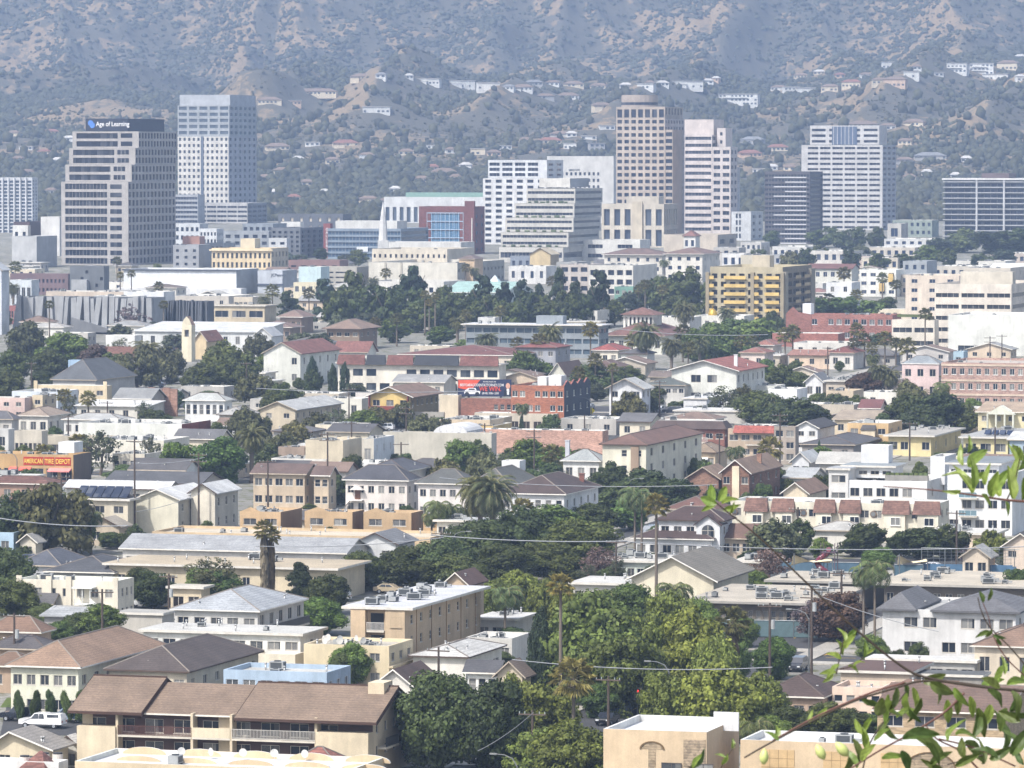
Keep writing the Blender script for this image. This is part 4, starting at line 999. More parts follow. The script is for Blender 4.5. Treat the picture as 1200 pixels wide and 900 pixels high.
for f in (.02, .36, .70):
    mb = MB(); mb.tube([(f * b.w, -.12, 4.6), (f * b.w, -.004, 4.6)], [.55, .55], 14); mb.tube([(f * b.w, -.16, 4.6), (f * b.w, -.125, 4.6)], [.4, .4], 14, 1); sub(b, 'round_window', mb, [M('plain', '77624f'), M('homeglass', '5b5f63')])
# white modern apartments
b = B('white modern three-storey apartments with roof decks and glass balconies', 994, 1086, 1112, 564, 7.4, 'e9e7e3', 'fw', 'c9c8c4', fr=(2, 6, {'ww': 1.8, 'skip': ((0, 5), (1, 5))}), sr=(2, 2), nm='apartment_building', cat='apartments', ac=5)
R0 = b
balc(b, b.w * .84, b.w - .1, 3.5, 1.2, 'glass', 'd5d8d8')
B('', 971, 994, 1004, 551, None, 'dedbd6', 'o', 'b3b5b6', fr=(3, 1, {'ww': 3.2}), yg=613, into=R0, ov=.4); B('', 990, 1046, 1058, 548, None, 'e9e7e3', 'o', '9aa2a6', fr=(1, 4, {'ww': 2}), yg=611, z0=7.4, into=R0, ov=.7)
B('', 1009, 1041, 1046, 522, None, 'eeece8', 'fw', 'd8d8d8', yg=607, z0=9, into=R0); B('', 1090, 1107, 1120, 535, None, 'efedea', 'fw', 'd8d8d8', yg=609, z0=6, into=R0)
b2 = B('', 1110, 1186, 1215, 555, None, 'e6e5e2', 'fw', 'cfd0d0', fr=(3, 5, {'ww': 2.0, 'skip': ((2, 0), (1, 0))}), yg=628, into=R0)
for z in (3.2, 6.2): balc(b2, b2.w * .2, b2.w * .48, z, 1.4, 'glass', 'cdd2d3')
B('', 1112, 1170, 1195, 545, None, 'e9e8e6', 'o', '8d9498', fr=(1, 4, {'ww': 1.6}), yg=624, z0=8.6, into=R0, ov=.6)
for k in range(9):
    mb = MB(); mb.box(0, .9, 0, .8, 0, .9); mb.box(.1, .8, .1, .7, .9, 1.3, 1); u = R0.w * (.45 + .06 * k); mb.build('planter', [M('plain', '8d8a84'), M('leaf', '55663f')], R0.root, (u, 1.0, 7.4))
B('small peach house with a grey roof at the right edge', 1128, 1158, 1166, 652, 3.4, 'e0cdb4', 'gd', 'a9a9a6', fr=(1, 2), rise=1.4)
B('cream house with dark eaves at the right edge under the modern apartments', 1176, 1216, 1232, 640, 5.0, 'e2cdb6', 'gd', '55504c', fr=(2, 2), rise=1.8)
b = B('ochre two-storey house with a small balcony, flat white roof', 993, 1041, 1057, 496, 6.0, 'dcb679', 'fw', 'e3e1dc', fr=(2, 3, {'ww': 1.6, 'skip': ((0, 1),)}), sr=(2, 2))
boxpart(b, 'bay', b.w * .36, b.w * .7, -1.2, -.005, 1.2, 4.6, M('stucco', 'ddc9a4')); mans(b, b.w * .34, b.w * .72, 4.6, 5.6, 1.4, '55504e')
b = B('yellow single-storey house with grey slab roof and skylights', 1041, 1091, 1126, 512, 4.0, 'e2cf8e', 'o', 'b9b4aa', fr=(1, 4, {'ww': 2.2, 'skip': ((0, 2),)}), sr=(1, 3), ov=.9, ac=2, vents=5)
b = B('yellow single-storey house with four solar panels on its roof', 1129, 1181, 1216, 514, 4.0, 'e4d494', 'o', 'b5b4b0', fr=(1, 3, {'ww': 2.6}), sr=(1, 2), ov=.9)
for k in range(4):
    mb = MB(); u = 3.4 + 1.5 * k; mb.quad((u, 4, 4.6), (u + 1.2, 4, 4.6), (u + 1.2, 6, 5.4), (u, 6, 5.4)); mb.quad((u, 6, 4.4), (u, 6, 5.4), (u + 1.2, 6, 5.4), (u + 1.2, 6, 4.4)); sub(b, 'solar_panel', mb, M('glass', '27324a'))
B('light blue house at the right edge beside the yellow ones', 1183, 1222, 1236, 516, 4.2, 'a7bccb', 'gw', 'cfcfca', fr=(1, 3), rise=1.2)
b = B('cream house with a white columned portico and tan roof', 1146, 1240, 1262, 484, 5.4, 'e8d6a4', 'gw', 'b49a7c', fr=(2, 6), rise=1.6)
mb = MB(); u0, u1 = b.w * .14, b.w * .46; um = (u0 + u1) / 2
for q in range(4): u = u0 + (u1 - u0) * q / 3; mb.cyl(u, -1.8, -.5, 5.0, .22, 8)
mb.poly([(u0 - .4, -2, 5.0), (u1 + .4, -2, 5.0), (um, -2, 6.9)]); mb.poly([(u1 + .4, .5, 5.0), (u0 - .4, .5, 5.0), (um, .5, 6.9)]); mb.quad((u0 - .4, -2, 5), (um, -2, 6.9), (um, 1.5, 6.9), (u0 - .4, 1.5, 5)); mb.quad((um, -2, 6.9), (u1 + .4, -2, 5), (u1 + .4, 1.5, 5), (um, 1.5, 6.9)); mb.quad((u0 - .4, .5, 4.99), (u1 + .4, .5, 4.99), (u1 + .4, -2, 4.99), (u0 - .4, -2, 4.99))
sub(b, 'portico', mb, M('stucco', 'efe6cf'))
B('tan-roofed low house behind the ochre house', 978, 1022, 1044, 492, 3.6, 'ddc8a4', 'gw', 'ab9880', fr=(1, 3), rise=1.5)
B('white house with dark sloping roof left of the ochre house', 932, 958, 978, 501, 5.0, 'e9e7e2', 'gd', '4c4a4c', fr=(2, 2), rise=1.2)
B('charcoal low roof in front of the ochre house', 940, 1000, 1030, 522, 3.0, 'a09890', 'h', '5b5a5e', fr=(1, 3), rise=1.4)
B('little white cottage with a pale grey gable', 928, 948, 962, 540, 3.8, 'eeece6', 'gd', 'bfc1c0', fr=(1, 2), rise=1.5)
B('pale cottage with long grey roof below the little white one', 920, 950, 966, 560, 3.4, 'e6e0d4', 'gw', 'b0b2b2', fr=(1, 2), rise=1.4)
B('peach cottage with brown gable roof left of the modern apartments', 918, 946, 968, 577, 3.6, 'e8d3b4', 'gd', '8c6c56', fr=(1, 2), rise=1.6)
b = B('tan apartments trimmed with a bright orange-red roof band', 853, 908, 918, 503, 6.2, 'cbb294', 'f', 'd9d2c6', fr=(2, 4, {'ww': 2.0}), nm='apartment_building', cat='apartments', ac=4)
mans(b, b.w * .12, b.w + .1, 5.4, 6.9, .8, '!c0513a'); balc(b, b.w * .4, b.w * .9, 3.1, .9, 'bars', '8a8078')
b = B('grey-brown stacked apartments right of the orange roof band', 907, 932, 936, 500, 7.5, 'a89a8b', 'f', 'bab4aa', fr=(3, 2, {'ww': 2.2, 'hf': .55}), nm='apartment_building', cat='apartments', ac=2)
b = B('brick apartments with a dark brown mansard roof', 766, 849, 856, 503, 5.6, 'brick:8f5d50', 'm', '5d4a46', fr=(2, 7, {'ww': 1.8}), nm='apartment_building', cat='apartments', rise=1.6, ac=3)
boxpart(b, 'wall', 0, b.w * .34, -.6, -.005, -1, 5.4, M('stucco', 'e9e6df')); balc(b, b.w * .5, b.w * .78, 2.9, 1.0, 'bars', 'c9c0b8')
b = B('cream three-storey apartments with brown hip roof and stair tower', 706, 757, 822, 522, 8.8, 'e8dec4', 'h', '7d5a4c', fr=(3, 3, {'ww': 1.0, 'skip': ((0, 0), (1, 0), (2, 0))}), sr=(3, 5, {'ww': 1.8, 'hf': .5}), nm='apartment_building', cat='apartments', rise=1.7)
boxpart(b, 'stair_tower', b.w * .66, b.w * .84, -.35, -.005, -1, 8.6, M('stucco', 'a48a70'))
b = B('small tan bungalow with a round white awning', 806, 838, 852, 531, 3.6, 'cdb592', 'h', '9b8468', fr=(1, 3), rise=1.6); awning(b, b.w * .35, b.w * .75, 2.7, 1.5, 'efeeea')
b = B('brick and cream duplex with a tan gabled roof', 846, 878, 914, 553, 6.2, 'brick:8a6450', 'gd', '8f735c', fr=(2, 3), sr=(2, 4), rise=2.0, chim=(.7, .5, 1.2))
boxpart(b, 'wall', b.w * .38, b.w * .64, -.25, -.005, -1, 7.2, M('stucco', 'e6d3b0'))
B('tan-roofed brick gable house left of the duplex', 806, 842, 858, 560, 5.0, 'brick:94705c', 'gd', '977c64', fr=(1, 2), rise=1.8)
B('white two-storey house with large dark brown hip roof', 588, 661, 701, 580, 6.4, 'ece7e2', 'h', '54433f', fr=(2, 6, {'ww': 1.0}), sr=(2, 5, {'ww': 1.1}), rise=2.7, vents=6, chim=(.8, .8, .8, 'brick:8d5a4a'))
b = B('small grey-roofed white house with a chimney behind the dark hip roof', 660, 702, 712, 541, 4.4, 'e4e3dd', 'h', 'a3a8a6', fr=(1, 3), rise=2.0, vents=4, chim=(-.02, .3, 2.5, 'c4c6cc'))
B('tiny white tower house left of the dark hip roof', 588, 609, 616, 540, 6.0, 'e3e5e8', 'fw', 'd5d6d4', fr=(2, 1, {'ww': .9}))
b = B('pink two-storey house with charcoal hip roof and small porch', 405, 477, 490, 564, 6.2, 'ecdad0', 'h', '50515a', fr=(2, 6, {'ww': 1.1}), sr=(2, 2), rise=2.4, vents=4)
mb = MB(); u = b.w * .2; mb.poly([(u - 1.2, -1.1, 4.6), (u + 1.2, -1.1, 4.6), (u, -1.1, 5.5)]); mb.quad((u - 1.2, -1.1, 4.6), (u, -1.1, 5.5), (u, -.01, 5.5), (u - 1.2, -.01, 4.6)); mb.quad((u, -1.1, 5.5), (u + 1.2, -1.1, 4.6), (u + 1.2, -.01, 4.6), (u, -.01, 5.5)); mb.box(u - 1.1, u + 1.1, -1.1, -.01, 2.7, 2.9); mb.quad((u - 4, -1.1, -.5), (u - 4, -.1, -.5), (u - 1.1, -.1, 2.8), (u - 1.1, -1.1, 2.8)); sub(b, 'porch', mb, M('stucco', 'e6ddd6'))
door(b, b.w * .2 - .5, 2.9)
b = B('pink two-storey house with greenish-grey hip roof beside the date palms', 490, 548, 561, 568, 6.2, 'ecdcd4', 'h', '5d5f5c', fr=(2, 5, {'ww': 1.1}), sr=(2, 2), rise=2.3, vents=3)
B('white house with a grey-green hip roof behind the pink houses', 552, 596, 628, 570, 5.6, 'e6e4de', 'h', '63645f', fr=(2, 4), sr=(2, 4), rise=2.7, vents=4)
B('house with a slate grey roof behind the charcoal pink house', 428, 474, 502, 553, 5.2, 'd9d0c4', 'h', '565860', fr=(1, 3), rise=1.8, vents=3)
b = B('tan two-storey house with brown gable roof and blue-grey windows', 297, 357, 372, 555, 6.3, 'd2bb9b', 'gw', '6f5850', fr=(2, 5, {'ww': 1.9}), sr=(2, 2), rise=1.4)
B('', 368, 385, 394, 556, 6.2, 'd2bb9b', 'gw', '6f5850', fr=(2, 2, {'ww': 1.1}), sr=(2, 1), rise=1.2, into=b)
for lb, x0, x1, x2, yt in (('ochre stucco house block with a dark recessed door, left end of its row', 281, 329, 354, 600), ('ochre stucco house block in the middle of its row', 357, 413, 427, 600), ('ochre stucco house block at the right end of its row', 426, 482, 496, 601)):
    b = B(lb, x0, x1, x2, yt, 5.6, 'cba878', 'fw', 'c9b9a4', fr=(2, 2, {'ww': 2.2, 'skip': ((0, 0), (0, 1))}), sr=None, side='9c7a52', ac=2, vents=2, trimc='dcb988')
    mb = MB(); mb.poly([(b.w * .02, -.003, 5.6), (b.w * .5, -.003, 5.6), (b.w * .26, -.003, 6.3)]); mb.poly([(b.w * .5, .3, 5.6), (b.w * .02, .3, 5.6), (b.w * .26, .3, 6.3)]); mb.quad((b.w * .02, -.003, 5.6), (b.w * .26, -.003, 6.3), (b.w * .26, .3, 6.3), (b.w * .02, .3, 5.6)); mb.quad((b.w * .26, -.003, 6.3), (b.w * .5, -.003, 5.6), (b.w * .5, .3, 5.6), (b.w * .26, .3, 6.3)); sub(b, 'parapet', mb, M('stucco', 'cba878'))
B('narrow ochre block beside the queen palms', 496, 512, 520, 602, 5.6, 'd3a970', 'fw', 'cbbca6', fr=(2, 1))
B('white flat building behind the queen palms', 512, 560, 574, 612, 5.2, 'e2e0d2', 'o', 'c3c5c2', fr=(2, 4), sr=(2, 2))
b = B('long ochre-edged flat roof in front of the ochre house row', 178, 504, 516, 630, 3.6, 'd6b98c', 'f', 'd9cbb2', fr=None, par=.4, ac=2, vents=10, d=14)
B('long building with pale grey low gable roof', 144, 404, 418, 648, 3.6, 'd6d0c6', 'gw', '9fa1a3', fr=(1, 12, {'wf': .6, 'hf': .6, 'sf': .1}), rise=1.7, nm='apartment_building', cat='apartments', vents=4, d=11)
b = B('tan flat-roofed building with garages, below the long grey roof', 128, 392, 410, 668, 4.6, 'd8c7a4', 'o', 'c7b699', fr=(1, 9, {'wf': .3, 'hf': .35, 'sf': .4}), ov=.8, ac=4, vents=9, nm='apartment_building', cat='apartments', d=14)
b = B('low tan garage block with dark open doorways', 200, 236, 246, 690, 3.4, 'd9c6a2', 'o', 'd9d2c2', fr=(1, 2, {'wf': .7, 'hf': .7, 'sf': .02}), glass=M('glass', '2a2624'), win='mid')  # dark panes fill the open doorways, coloured as the shade inside
b = B('white gabled roof building left of the dark centre trees', 416, 464, 486, 637, 4.2, 'dfe0de', 'gd', '7e8084', fr=(1, 2, {'skip': ((0, 0),)}), rise=1.5)
b = B('white Spanish-style block with stepped parapet and outside stairs', 20, 136, 157, 681, 6.0, 'e6dac2', 'fw', 'e2ded4', fr=(2, 7, {'ww': 1.1, 'skip': ((0, 3), (0, 4), (0, 5))}), sr=(2, 4, {'ww': .8}), ac=3, nm='apartment_building', cat='apartments', trimc='ede5d3')
for f in (0, .3, .5, .97): boxpart(b, 'parapet', f * b.w, f * b.w + .8, -.25, -.005, 1, 6.5, M('stucco', 'e6dac2'))
mb = MB(); u = b.w * .62
mb.box(u, u + 2.4, -1.6, -.005, 2.7, 2.9); mb.quad((u + 2.4, -1.6, 2.9), (u + 6.2, -1.6, 0), (u + 6.2, -.6, 0), (u + 2.4, -.6, 2.9)); mb.quad((u + 2.4, -1.62, 3.7), (u + 2.4, -1.62, 2.7), (u + 6.2, -1.62, -.2), (u + 6.2, -1.62, .8))
for q in range(3): mb.box(u + q * 1.15, u + q * 1.15 + .1, -1.6, -1.5, 0, 5.0)
mb.box(u - .3, u + 2.7, -1.8, -.005, 5.0, 5.2); sub(b, 'stairs', mb, M('plain', 'ece8df'))
b = B('long two-storey block with pale blue-grey low roof', 205, 302, 356, 717, 5.8, 'd8d4cb', 'h', 'a6abb0', fr=(2, 5, {'ww': 1.5}), sr=(2, 5, {'ww': 1.6, 'hf': .55}), rise=2.2, nm='apartment_building', cat='apartments', vents=9)
balc(b, 1.0, b.d - 1, 2.9, 1.2, 'bars', '5a5a5c', 's')
b = B('long white flat-roofed block in front of the blue-grey roof', 168, 352, 370, 745, 5.2, 'e6e3da', 'o', 'd4d2cb', fr=(2, 9, {'ww': 2.0}), sr=(2, 1), ov=.5, nm='apartment_building', cat='apartments', ac=2, vents=8, d=9)
B('low cream fragment of a house below the white flat block', 298, 346, 358, 767, 3.2, 'e3d7bd', 'f', 'd8d2c4', fr=(1, 3))
B('brown hip-roofed bungalow at the left edge', -14, 46, 60, 742, 3.4, 'c8a987', 'h', '8a6850', fr=(1, 4), rise=1.8)
B('brown bungalow with a dark low roof below the other at the left edge', -14, 52, 72, 762, 3.2, 'b99a7c', 'h', '5a5556', fr=(1, 4), rise=1.5)
B('small brown-roofed bungalow lowest at the left edge', -14, 30, 44, 782, 3.2, 'c0a284', 'h', '86664e', fr=(1, 2), rise=1.5)
B('grey shack roof beside the white Spanish-style block', 36, 60, 70, 706, 3.0, 'a9a198', 'gw', '5f5d5e', fr=(1, 2), rise=1.0)
B('pale grey awning-roofed shed below the outside stairs', 52, 104, 118, 722, 2.6, 'b3aea4', 'sh', 'a9abab', fr=None, rise=.9)
B('grey concrete slab garage right of the outside stairs', 138, 190, 204, 721, 2.8, 'bdb7ab', 'o', 'b3b0a8', fr=None, ov=.3)
B('slate blue hip-roofed house at the left beside the tall trees', 22, 70, 103, 664, 3.6, 'c3c5c6', 'h', '595d68', fr=(1, 5), sr=(1, 4), rise=2.0)
B('charcoal hip-roofed house in front of the slate blue one', 56, 132, 172, 672, 3.3, 'b4b0aa', 'h', '53555b', fr=(1, 4), rise=1.9)
B('light blue flat building at the left edge', -24, 16, 29, 624, 4.2, 'a4c0d4', 'f', 'd0d4d4', fr=(1, 2), ac=2)
B('cream cottage beside the light blue building', 24, 42, 50, 634, 3.2, 'd8cdb6', 'gd', 'a3a09a', fr=(1, 1), rise=1.0)

# ================================================================== middle distance
b = B('white and cream block with a sloped roof and two gables left of the ochre row', 160, 209, 250, 585, 6.0, 'e9ddc2', 'gd', 'd5d5d2', side='bdb6a6', sr=(2, 4, {'ww': .9}), rise=1.5, nm='apartment_building', cat='apartments')
B('', 224, 252, 279, 577, None, 'e2d8c2', 'gd', 'd5d5d2', side='bdb6a6', sr=(2, 3, {'ww': .9}), rise=1.3, into=b, yg=625)
b = B('cream two-storey block carrying a row of dark solar panels', 84, 150, 160, 587, 6.0, 'ddd0b4', 'o', 'cfccc4', fr=(2, 3, {'ww': 1.7, 'skip': ((0, 0), (1, 0))}), nm='apartment_building', cat='apartments')
for k in range(6):
    mb = MB(); u = .4 + 1.55 * k; mb.quad((u, .5, 6.5), (u + 1.4, .5, 6.5), (u + 1.4, 3.4, 8.2), (u, 3.4, 8.2)); mb.quad((u, 3.4, 6.4), (u, 3.4, 8.2), (u + 1.4, 3.4, 8.2), (u + 1.4, 3.4, 6.4)); mb.tri((u, .5, 6.4), (u, 3.4, 8.2), (u, 3.4, 6.4)); mb.tri((u + 1.4, .5, 6.4), (u + 1.4, 3.4, 6.4), (u + 1.4, 3.4, 8.2)); sub(b, 'solar_panel', mb, M('glass', '2c3242'))
B('long white-roofed block behind the solar panels', 78, 196, 208, 573, 6.0, 'd9d5ca', 'gw', 'cfcfcd', fr=(2, 8, {'ww': 1.6}), rise=1.0, nm='apartment_building', cat='apartments')
B('tan gabled cottage below the solar panels', 104, 140, 152, 617, 3.2, 'c9b79b', 'gd', 'a89c88', fr=(1, 2), rise=1.3)
B('small cream block with two arched openings left of the solar panels', 82, 106, 112, 592, 5.4, 'cfc2a8', 'f', 'cdc9c0', fr=(2, 2, {'ww': .8, 'skip': ((1, 0), (1, 1))}))
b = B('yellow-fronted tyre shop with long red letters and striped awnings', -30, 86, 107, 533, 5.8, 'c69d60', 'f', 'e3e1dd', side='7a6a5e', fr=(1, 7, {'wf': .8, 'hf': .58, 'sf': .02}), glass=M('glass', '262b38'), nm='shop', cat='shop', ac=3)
RED = M('plain', 'b8322a', .5); CREAMP = M('plain', 'efe3cf', .5)
mb = MB(); mb.box(b.w * .50, b.w * .70, -.1, -.004, 3.8, 5.3); mb.box(b.w * .71, b.w * .81, -.1, -.004, 3.8, 5.3); mb.box(b.w * .82, b.w * .975, -.1, -.004, 3.8, 5.3); sub(b, 'sign_board', mb, M('plain', 'a8281f', .5))
GOLD = M('plain', 'ecc45c', .5)
for s_, f, wd in (('AMERICAN', .505, .19), ('TIRE', .715, .09), ('DEPOT', .825, .145)):
    o = text(b.root, s_, (f * b.w, -.13, 4.1), 1.25, GOLD); o.scale = (wd * b.w / o['width'], 1, 1)
awning(b, b.w * .76, b.w * .98, 3.3, 1.2, 'd98a84'); awning(b, b.w * .46, b.w * .58, 3.4, 1.0, 'd66a5c'); awning(b, b.w * .36, b.w * .44, 3.4, 1.0, 'd66a5c')
boxpart(b, 'roof_hood', b.w * .8, b.w * .96, 2.5, 7, 6, 8, M('stucco', 'efefec'))
B('reddish brown hip roof in front of the tyre shop', -22, 60, 76, 568, 3.4, 'b48e76', 'h', '!85513f', fr=(1, 4), rise=1.1)
B('long charcoal gable roof between the tyre shop and the green ficus trees', 124, 234, 246, 567, 3.4, 'bcb3a6', 'gw', '5a5b5f', fr=(1, 9), rise=1.6, d=12)
b = B('grey-beige building with a row of dark arches at the left', 17, 49, 56, 505, 5.6, 'c3b9a6', 'f', 'd4d0c6', fr=(1, 6, {'wf': .7, 'hf': .5, 'sf': .12}), glass=M('glass', '2c2a2c'))
B('pale grey low building at the left edge beside the arches', -20, 10, 18, 503, 5.0, 'c9c7c2', 'f', 'dddcd8', fr=(1, 2))
B('long low beige roof behind the tyre shop', 50, 150, 160, 512, 4.0, 'c9bda6', 'f', 'd6cdbd', fr=(1, 3, {'wf': .5, 'hf': .6, 'sf': .05}), glass=M('glass', '35302e'), ac=2)
b = B('long white flat-roofed store with a brick red end wall', 92, 213, 247, 497, 5.0, 'e8e5da', 'fw', 'd9d7d0', side='brick:8e4a3c', ac=12, vents=5, nm='shop', cat='shop')
b = B('white shop building with awnings below the long white store', 108, 192, 222, 516, 4.8, 'e4ddca', 'fw', 'dcdad4', fr=(1, 7, {'wf': .5, 'hf': .5, 'sf': .1}), ac=6, nm='shop', cat='shop')
B('low white building with a brown shopfront beside the tall thin trees', 132, 170, 196, 532, 4.2, 'e0d6c0', 'fw', 'dad6cc', fr=(1, 4, {'wf': .6}), nm='shop', cat='shop')
B('tan hip-roofed house with white walls at the left', 22, 56, 80, 488, 4.4, 'e2ddd0', 'h', 'a48f7a', fr=(1, 3), sr=(1, 3), rise=1.6)
B('white house with grey low roof beside the tan hip roof', 75, 141, 155, 493, 3.8, 'e6e3dc', 'h', 'b2b2ae', fr=(1, 6), rise=1.2)
B('grey hip-roofed house at the left edge above the arches', -14, 14, 22, 492, 4.0, 'c9c4ba', 'h', '66656a', fr=(1, 2), rise=1.6)
B('dusty pink flat building at the left edge', -14, 29, 38, 466, 5.0, 'dcbdb2', 'fw', 'd8d0c8', fr=(2, 3), ac=1)
B('tan flat building between the pink one and the pale blue one', 38, 50, 66, 463, 5.4, 'd6c29e', 'fw', 'd4ccbc', fr=(2, 1), sr=(2, 2))
B('pale blue-white flat building with a small gable', 14, 68, 92, 459, 5.4, 'd3dbe2', 'fw', 'e0e0de', fr=(2, 4), sr=(2, 3))
b = B('cream parapeted hall front under a big slate roof', 40, 124, 131, 452, 6.0, 'e0cba2', 'fw', 'cfc8b8', fr=(2, 6, {'ww': 1.6, 'skip': tuple((i, j) for i in (0, 1) for j in (0, 1, 2))}))
for f in (0, .97): boxpart(b, 'parapet', f * b.w, f * b.w + .9, -.2, -.005, 0, 7.0, M('stucco', 'e0cba2'))
B('big slate-grey hip roof with dormer behind the cream parapet', 62, 112, 158, 446, None, 'bdb9b2', 'h', '5e6267', fr=None, rise=4.6, yg=473, nm='hall', cat='hall')
B('small sky-blue box house above the slate roof', 80, 100, 105, 422, 8.0, '9dbcd8', 'f', 'c3d0d8', fr=(2, 2))
b = B('grey-roofed building with a stepped red brick parapet', 135, 176, 193, 467, 4.6, 'bfb7aa', 'gw', '8f908f', fr=(1, 3), rise=2.0)
mb = MB()
for q in range(5): mb.box(b.w * .3 + q * 1.8, b.w * .3 + q * 1.8 + 1.7, b.d + .2, b.d + .6, 0, 6.4 + .25 * (q % 2)); 
sub(b, 'parapet', mb, M('brick', 'a8806c'))
B('long white low-roofed shed below the grey-roofed building', 90, 172, 191, 476, 3.6, 'd8d3c6', 'sh', 'dcdad4', fr=(1, 5), rise=.8)
b = B('white verandah house with pale hip roof among dark trees', 217, 263, 272, 470, 4.6, 'e8e8e2', 'h', 'b7b9b4', fr=(1, 6, {'wf': .62, 'hf': .5}), sr=(1, 1), rise=1.5)
B('grey-roofed bungalow right of the verandah house', 257, 286, 302, 487, 3.8, 'd0cabd', 'h', 'a6a49e', fr=(1, 3), rise=1.6)
b = B('beige L-shaped apartments with pale grey gable roof', 305, 346, 400, 480, 5.4, 'cdbd9f', 'gd', 'bcbcb8', fr=(2, 2), sr=(2, 8, {'ww': .9, 'skip': tuple((0, j) for j in range(8))}), rise=1.6, nm='apartment_building', cat='apartments')
B('white flat building behind the beige L-shaped apartments', 350, 424, 436, 467, 5.0, 'e6e0d0', 'fw', 'dad8d0', fr=(1, 4), ac=3)
b = B('yellow and dark red chalet-style apartments with brown roof', 433, 481, 514, 464, 6.6, 'e0bf62', 'gd', '8b6d5a', side='8f7f56', fr=(2, 3, {'ww': 1.7}), sr=(2, 6, {'ww': 1.2}), nm='apartment_building', cat='apartments', rise=1.9, ov=1.0)
mb = MB(); mb.box(0, b.w * .96, -.8, -.005, 3.2, 4.3); mb.box(0, .2, -.8, -.005, 3.2, 6.6); mb.box(b.w * .94, b.w * .96, -.8, -.005, 4.3, 6.6); sub(b, 'balcony', mb, M('plain', '7f4138'))
B('cream blank-walled box beside the chalet apartments', 515, 537, 545, 463, 6.6, 'e6d3b2', 'fw', 'd9d4c8', fr=None)
b = B('grey concrete garden wall with a cream arch', 418, 520, 521, 483, 3.0, 'aaa498', 'f', 'aaa498', fr=None, d=.8, nm='wall', cat='wall', par=.01)
b = B('red brick building with a navy blue end and scalloped parapet', 599, 661, 692, 452, 9.8, 'brick:ab6a4c', 'f', 'd3cfc6', side='3a4354', fr=(3, 7, {'ww': 1.2, 'skip': ((1, 4), (2, 2))}), sr=(3, 4, {'ww': 1.3}), ac=2, frc='e9e4dc')
mb = MB()
for q in range(4):
    v0 = b.d * q / 4; v1 = b.d * (q + 1) / 4; vm = (v0 + v1) / 2
    mb.quad((b.w + .06, v0, 9.2), (b.w + .06, v1, 9.2), (b.w + .06, v1, 9.8), (b.w + .06, v0, 9.8)); mb.tri((b.w + .06, v0, 9.8), (b.w + .06, v1, 9.8), (b.w + .06, vm, 10.9)); mb.quad((b.w + .06, v0, 9.8), (b.w + .06, vm, 10.9), (b.w - .3, vm, 10.9), (b.w - .3, v0, 9.8), 1); mb.quad((b.w + .06, vm, 10.9), (b.w + .06, v1, 9.8), (b.w - .3, v1, 9.8), (b.w - .3, vm, 10.9), 1)
sub(b, 'parapet', mb, [M('stucco', '3a4354'), M('tile', 'b5604c')])
for u0, u1, zz in ((.45, .62, 11.6), (.66, .9, 11.9)): boxpart(b, 'penthouse', u0 * b.w, u1 * b.w, 2, 6, b.roofz, zz, M('stucco', 'e6e6e4'))
b = B('low brick wing under the billboard', 540, 600, 606, 468, 6.0, 'brick:9a6552', 'f', 'd8d4cc', fr=(2, 8, {'ww': .9, 'skip': tuple((1, j) for j in range(5))}), yg=None)
b = B('long white-roofed commercial building with faded brick front', 560, 706, 713, 505, 5.0, 'brick:c59a86', 'fw', 'e2dfd8', fr=None, ac=5, vents=4, nm='shop', cat='shop', trimc='e6e2da')
B('low beige strip of shops with dark openings behind the faded brick front', 556, 650, 658, 485, 3.8, 'c9bca6', 'fw', 'dedbd4', fr=(1, 7, {'wf': .7, 'hf': .6, 'sf': .04}), glass=M('glass', '3a3430'), nm='shop', cat='shop')
B('tan stucco shop with pale roof under the billboard', 515, 574, 600, 492, 4.2, 'dcc6a4', 'fw', 'dad5ca', fr=(1, 5, {'wf': .4}), ac=5, nm='shop', cat='shop')
B('small yellow-walled shop left of the faded brick front', 547, 578, 600, 499, 3.2, 'dfbd72', 'fw', 'c7bca8', fr=(1, 2), ac=2, nm='shop', cat='shop')
b = B('long pale concrete warehouse with a white domed roof piece', 449, 576, 582, 508, 6.6, 'c9c2b0', 'f', 'c8c4bb', fr=None, ac=5, vents=6, nm='warehouse', cat='warehouse')
mb = MB(); n = 10; u0 = b.w * .42; u1 = b.w * .74
for q in range(n):
    a, c_ = math.pi * q / n, math.pi * (q + 1) / n; X = lambda t: (u0 + u1) / 2 - (u1 - u0) / 2 * math.cos(t); Z = lambda t: 6.2 + 1.9 * math.sin(t)
    mb.quad((X(a), 3, Z(a)), (X(c_), 3, Z(c_)), (X(c_), 14, Z(c_)), (X(a), 14, Z(a))); mb.tri((X(a), 3, Z(a)), ((u0 + u1) / 2, 3, 6.2), (X(c_), 3, Z(c_)))
sub(b, 'roof', mb, M('flat', 'efeeea'))
b = B('plain beige two-storey block left of the white box building', 358, 402, 424, 516, 6.6, 'cfc0a2', 'f', 'd8d4ca', fr=None, ac=3)
b = B('white box building with a bluish side wall', 424, 438, 462, 514, 6.8, 'd0c8b6', 'fw', 'dfdedb', side='d9dfe6', fr=(1, 1), sr=(2, 3, {'ww': .5}), ac=2)
B('low brown and white building left of the plain beige block', 326, 357, 366, 524, 4.0, 'a58e79', 'f', 'd9d5cc', fr=None, ac=3)
B('white flat roofs in front of the plain beige block', 318, 382, 400, 538, 3.0, 'ddd9ce', 'fw', 'e2e0da', fr=(1, 3), ac=4)
B('brown-grey low house right of the chalet apartments', 462, 520, 534, 448, 4.0, 'd6cbb8', 'gw', '9a9a98', fr=(1, 4), rise=1.5)
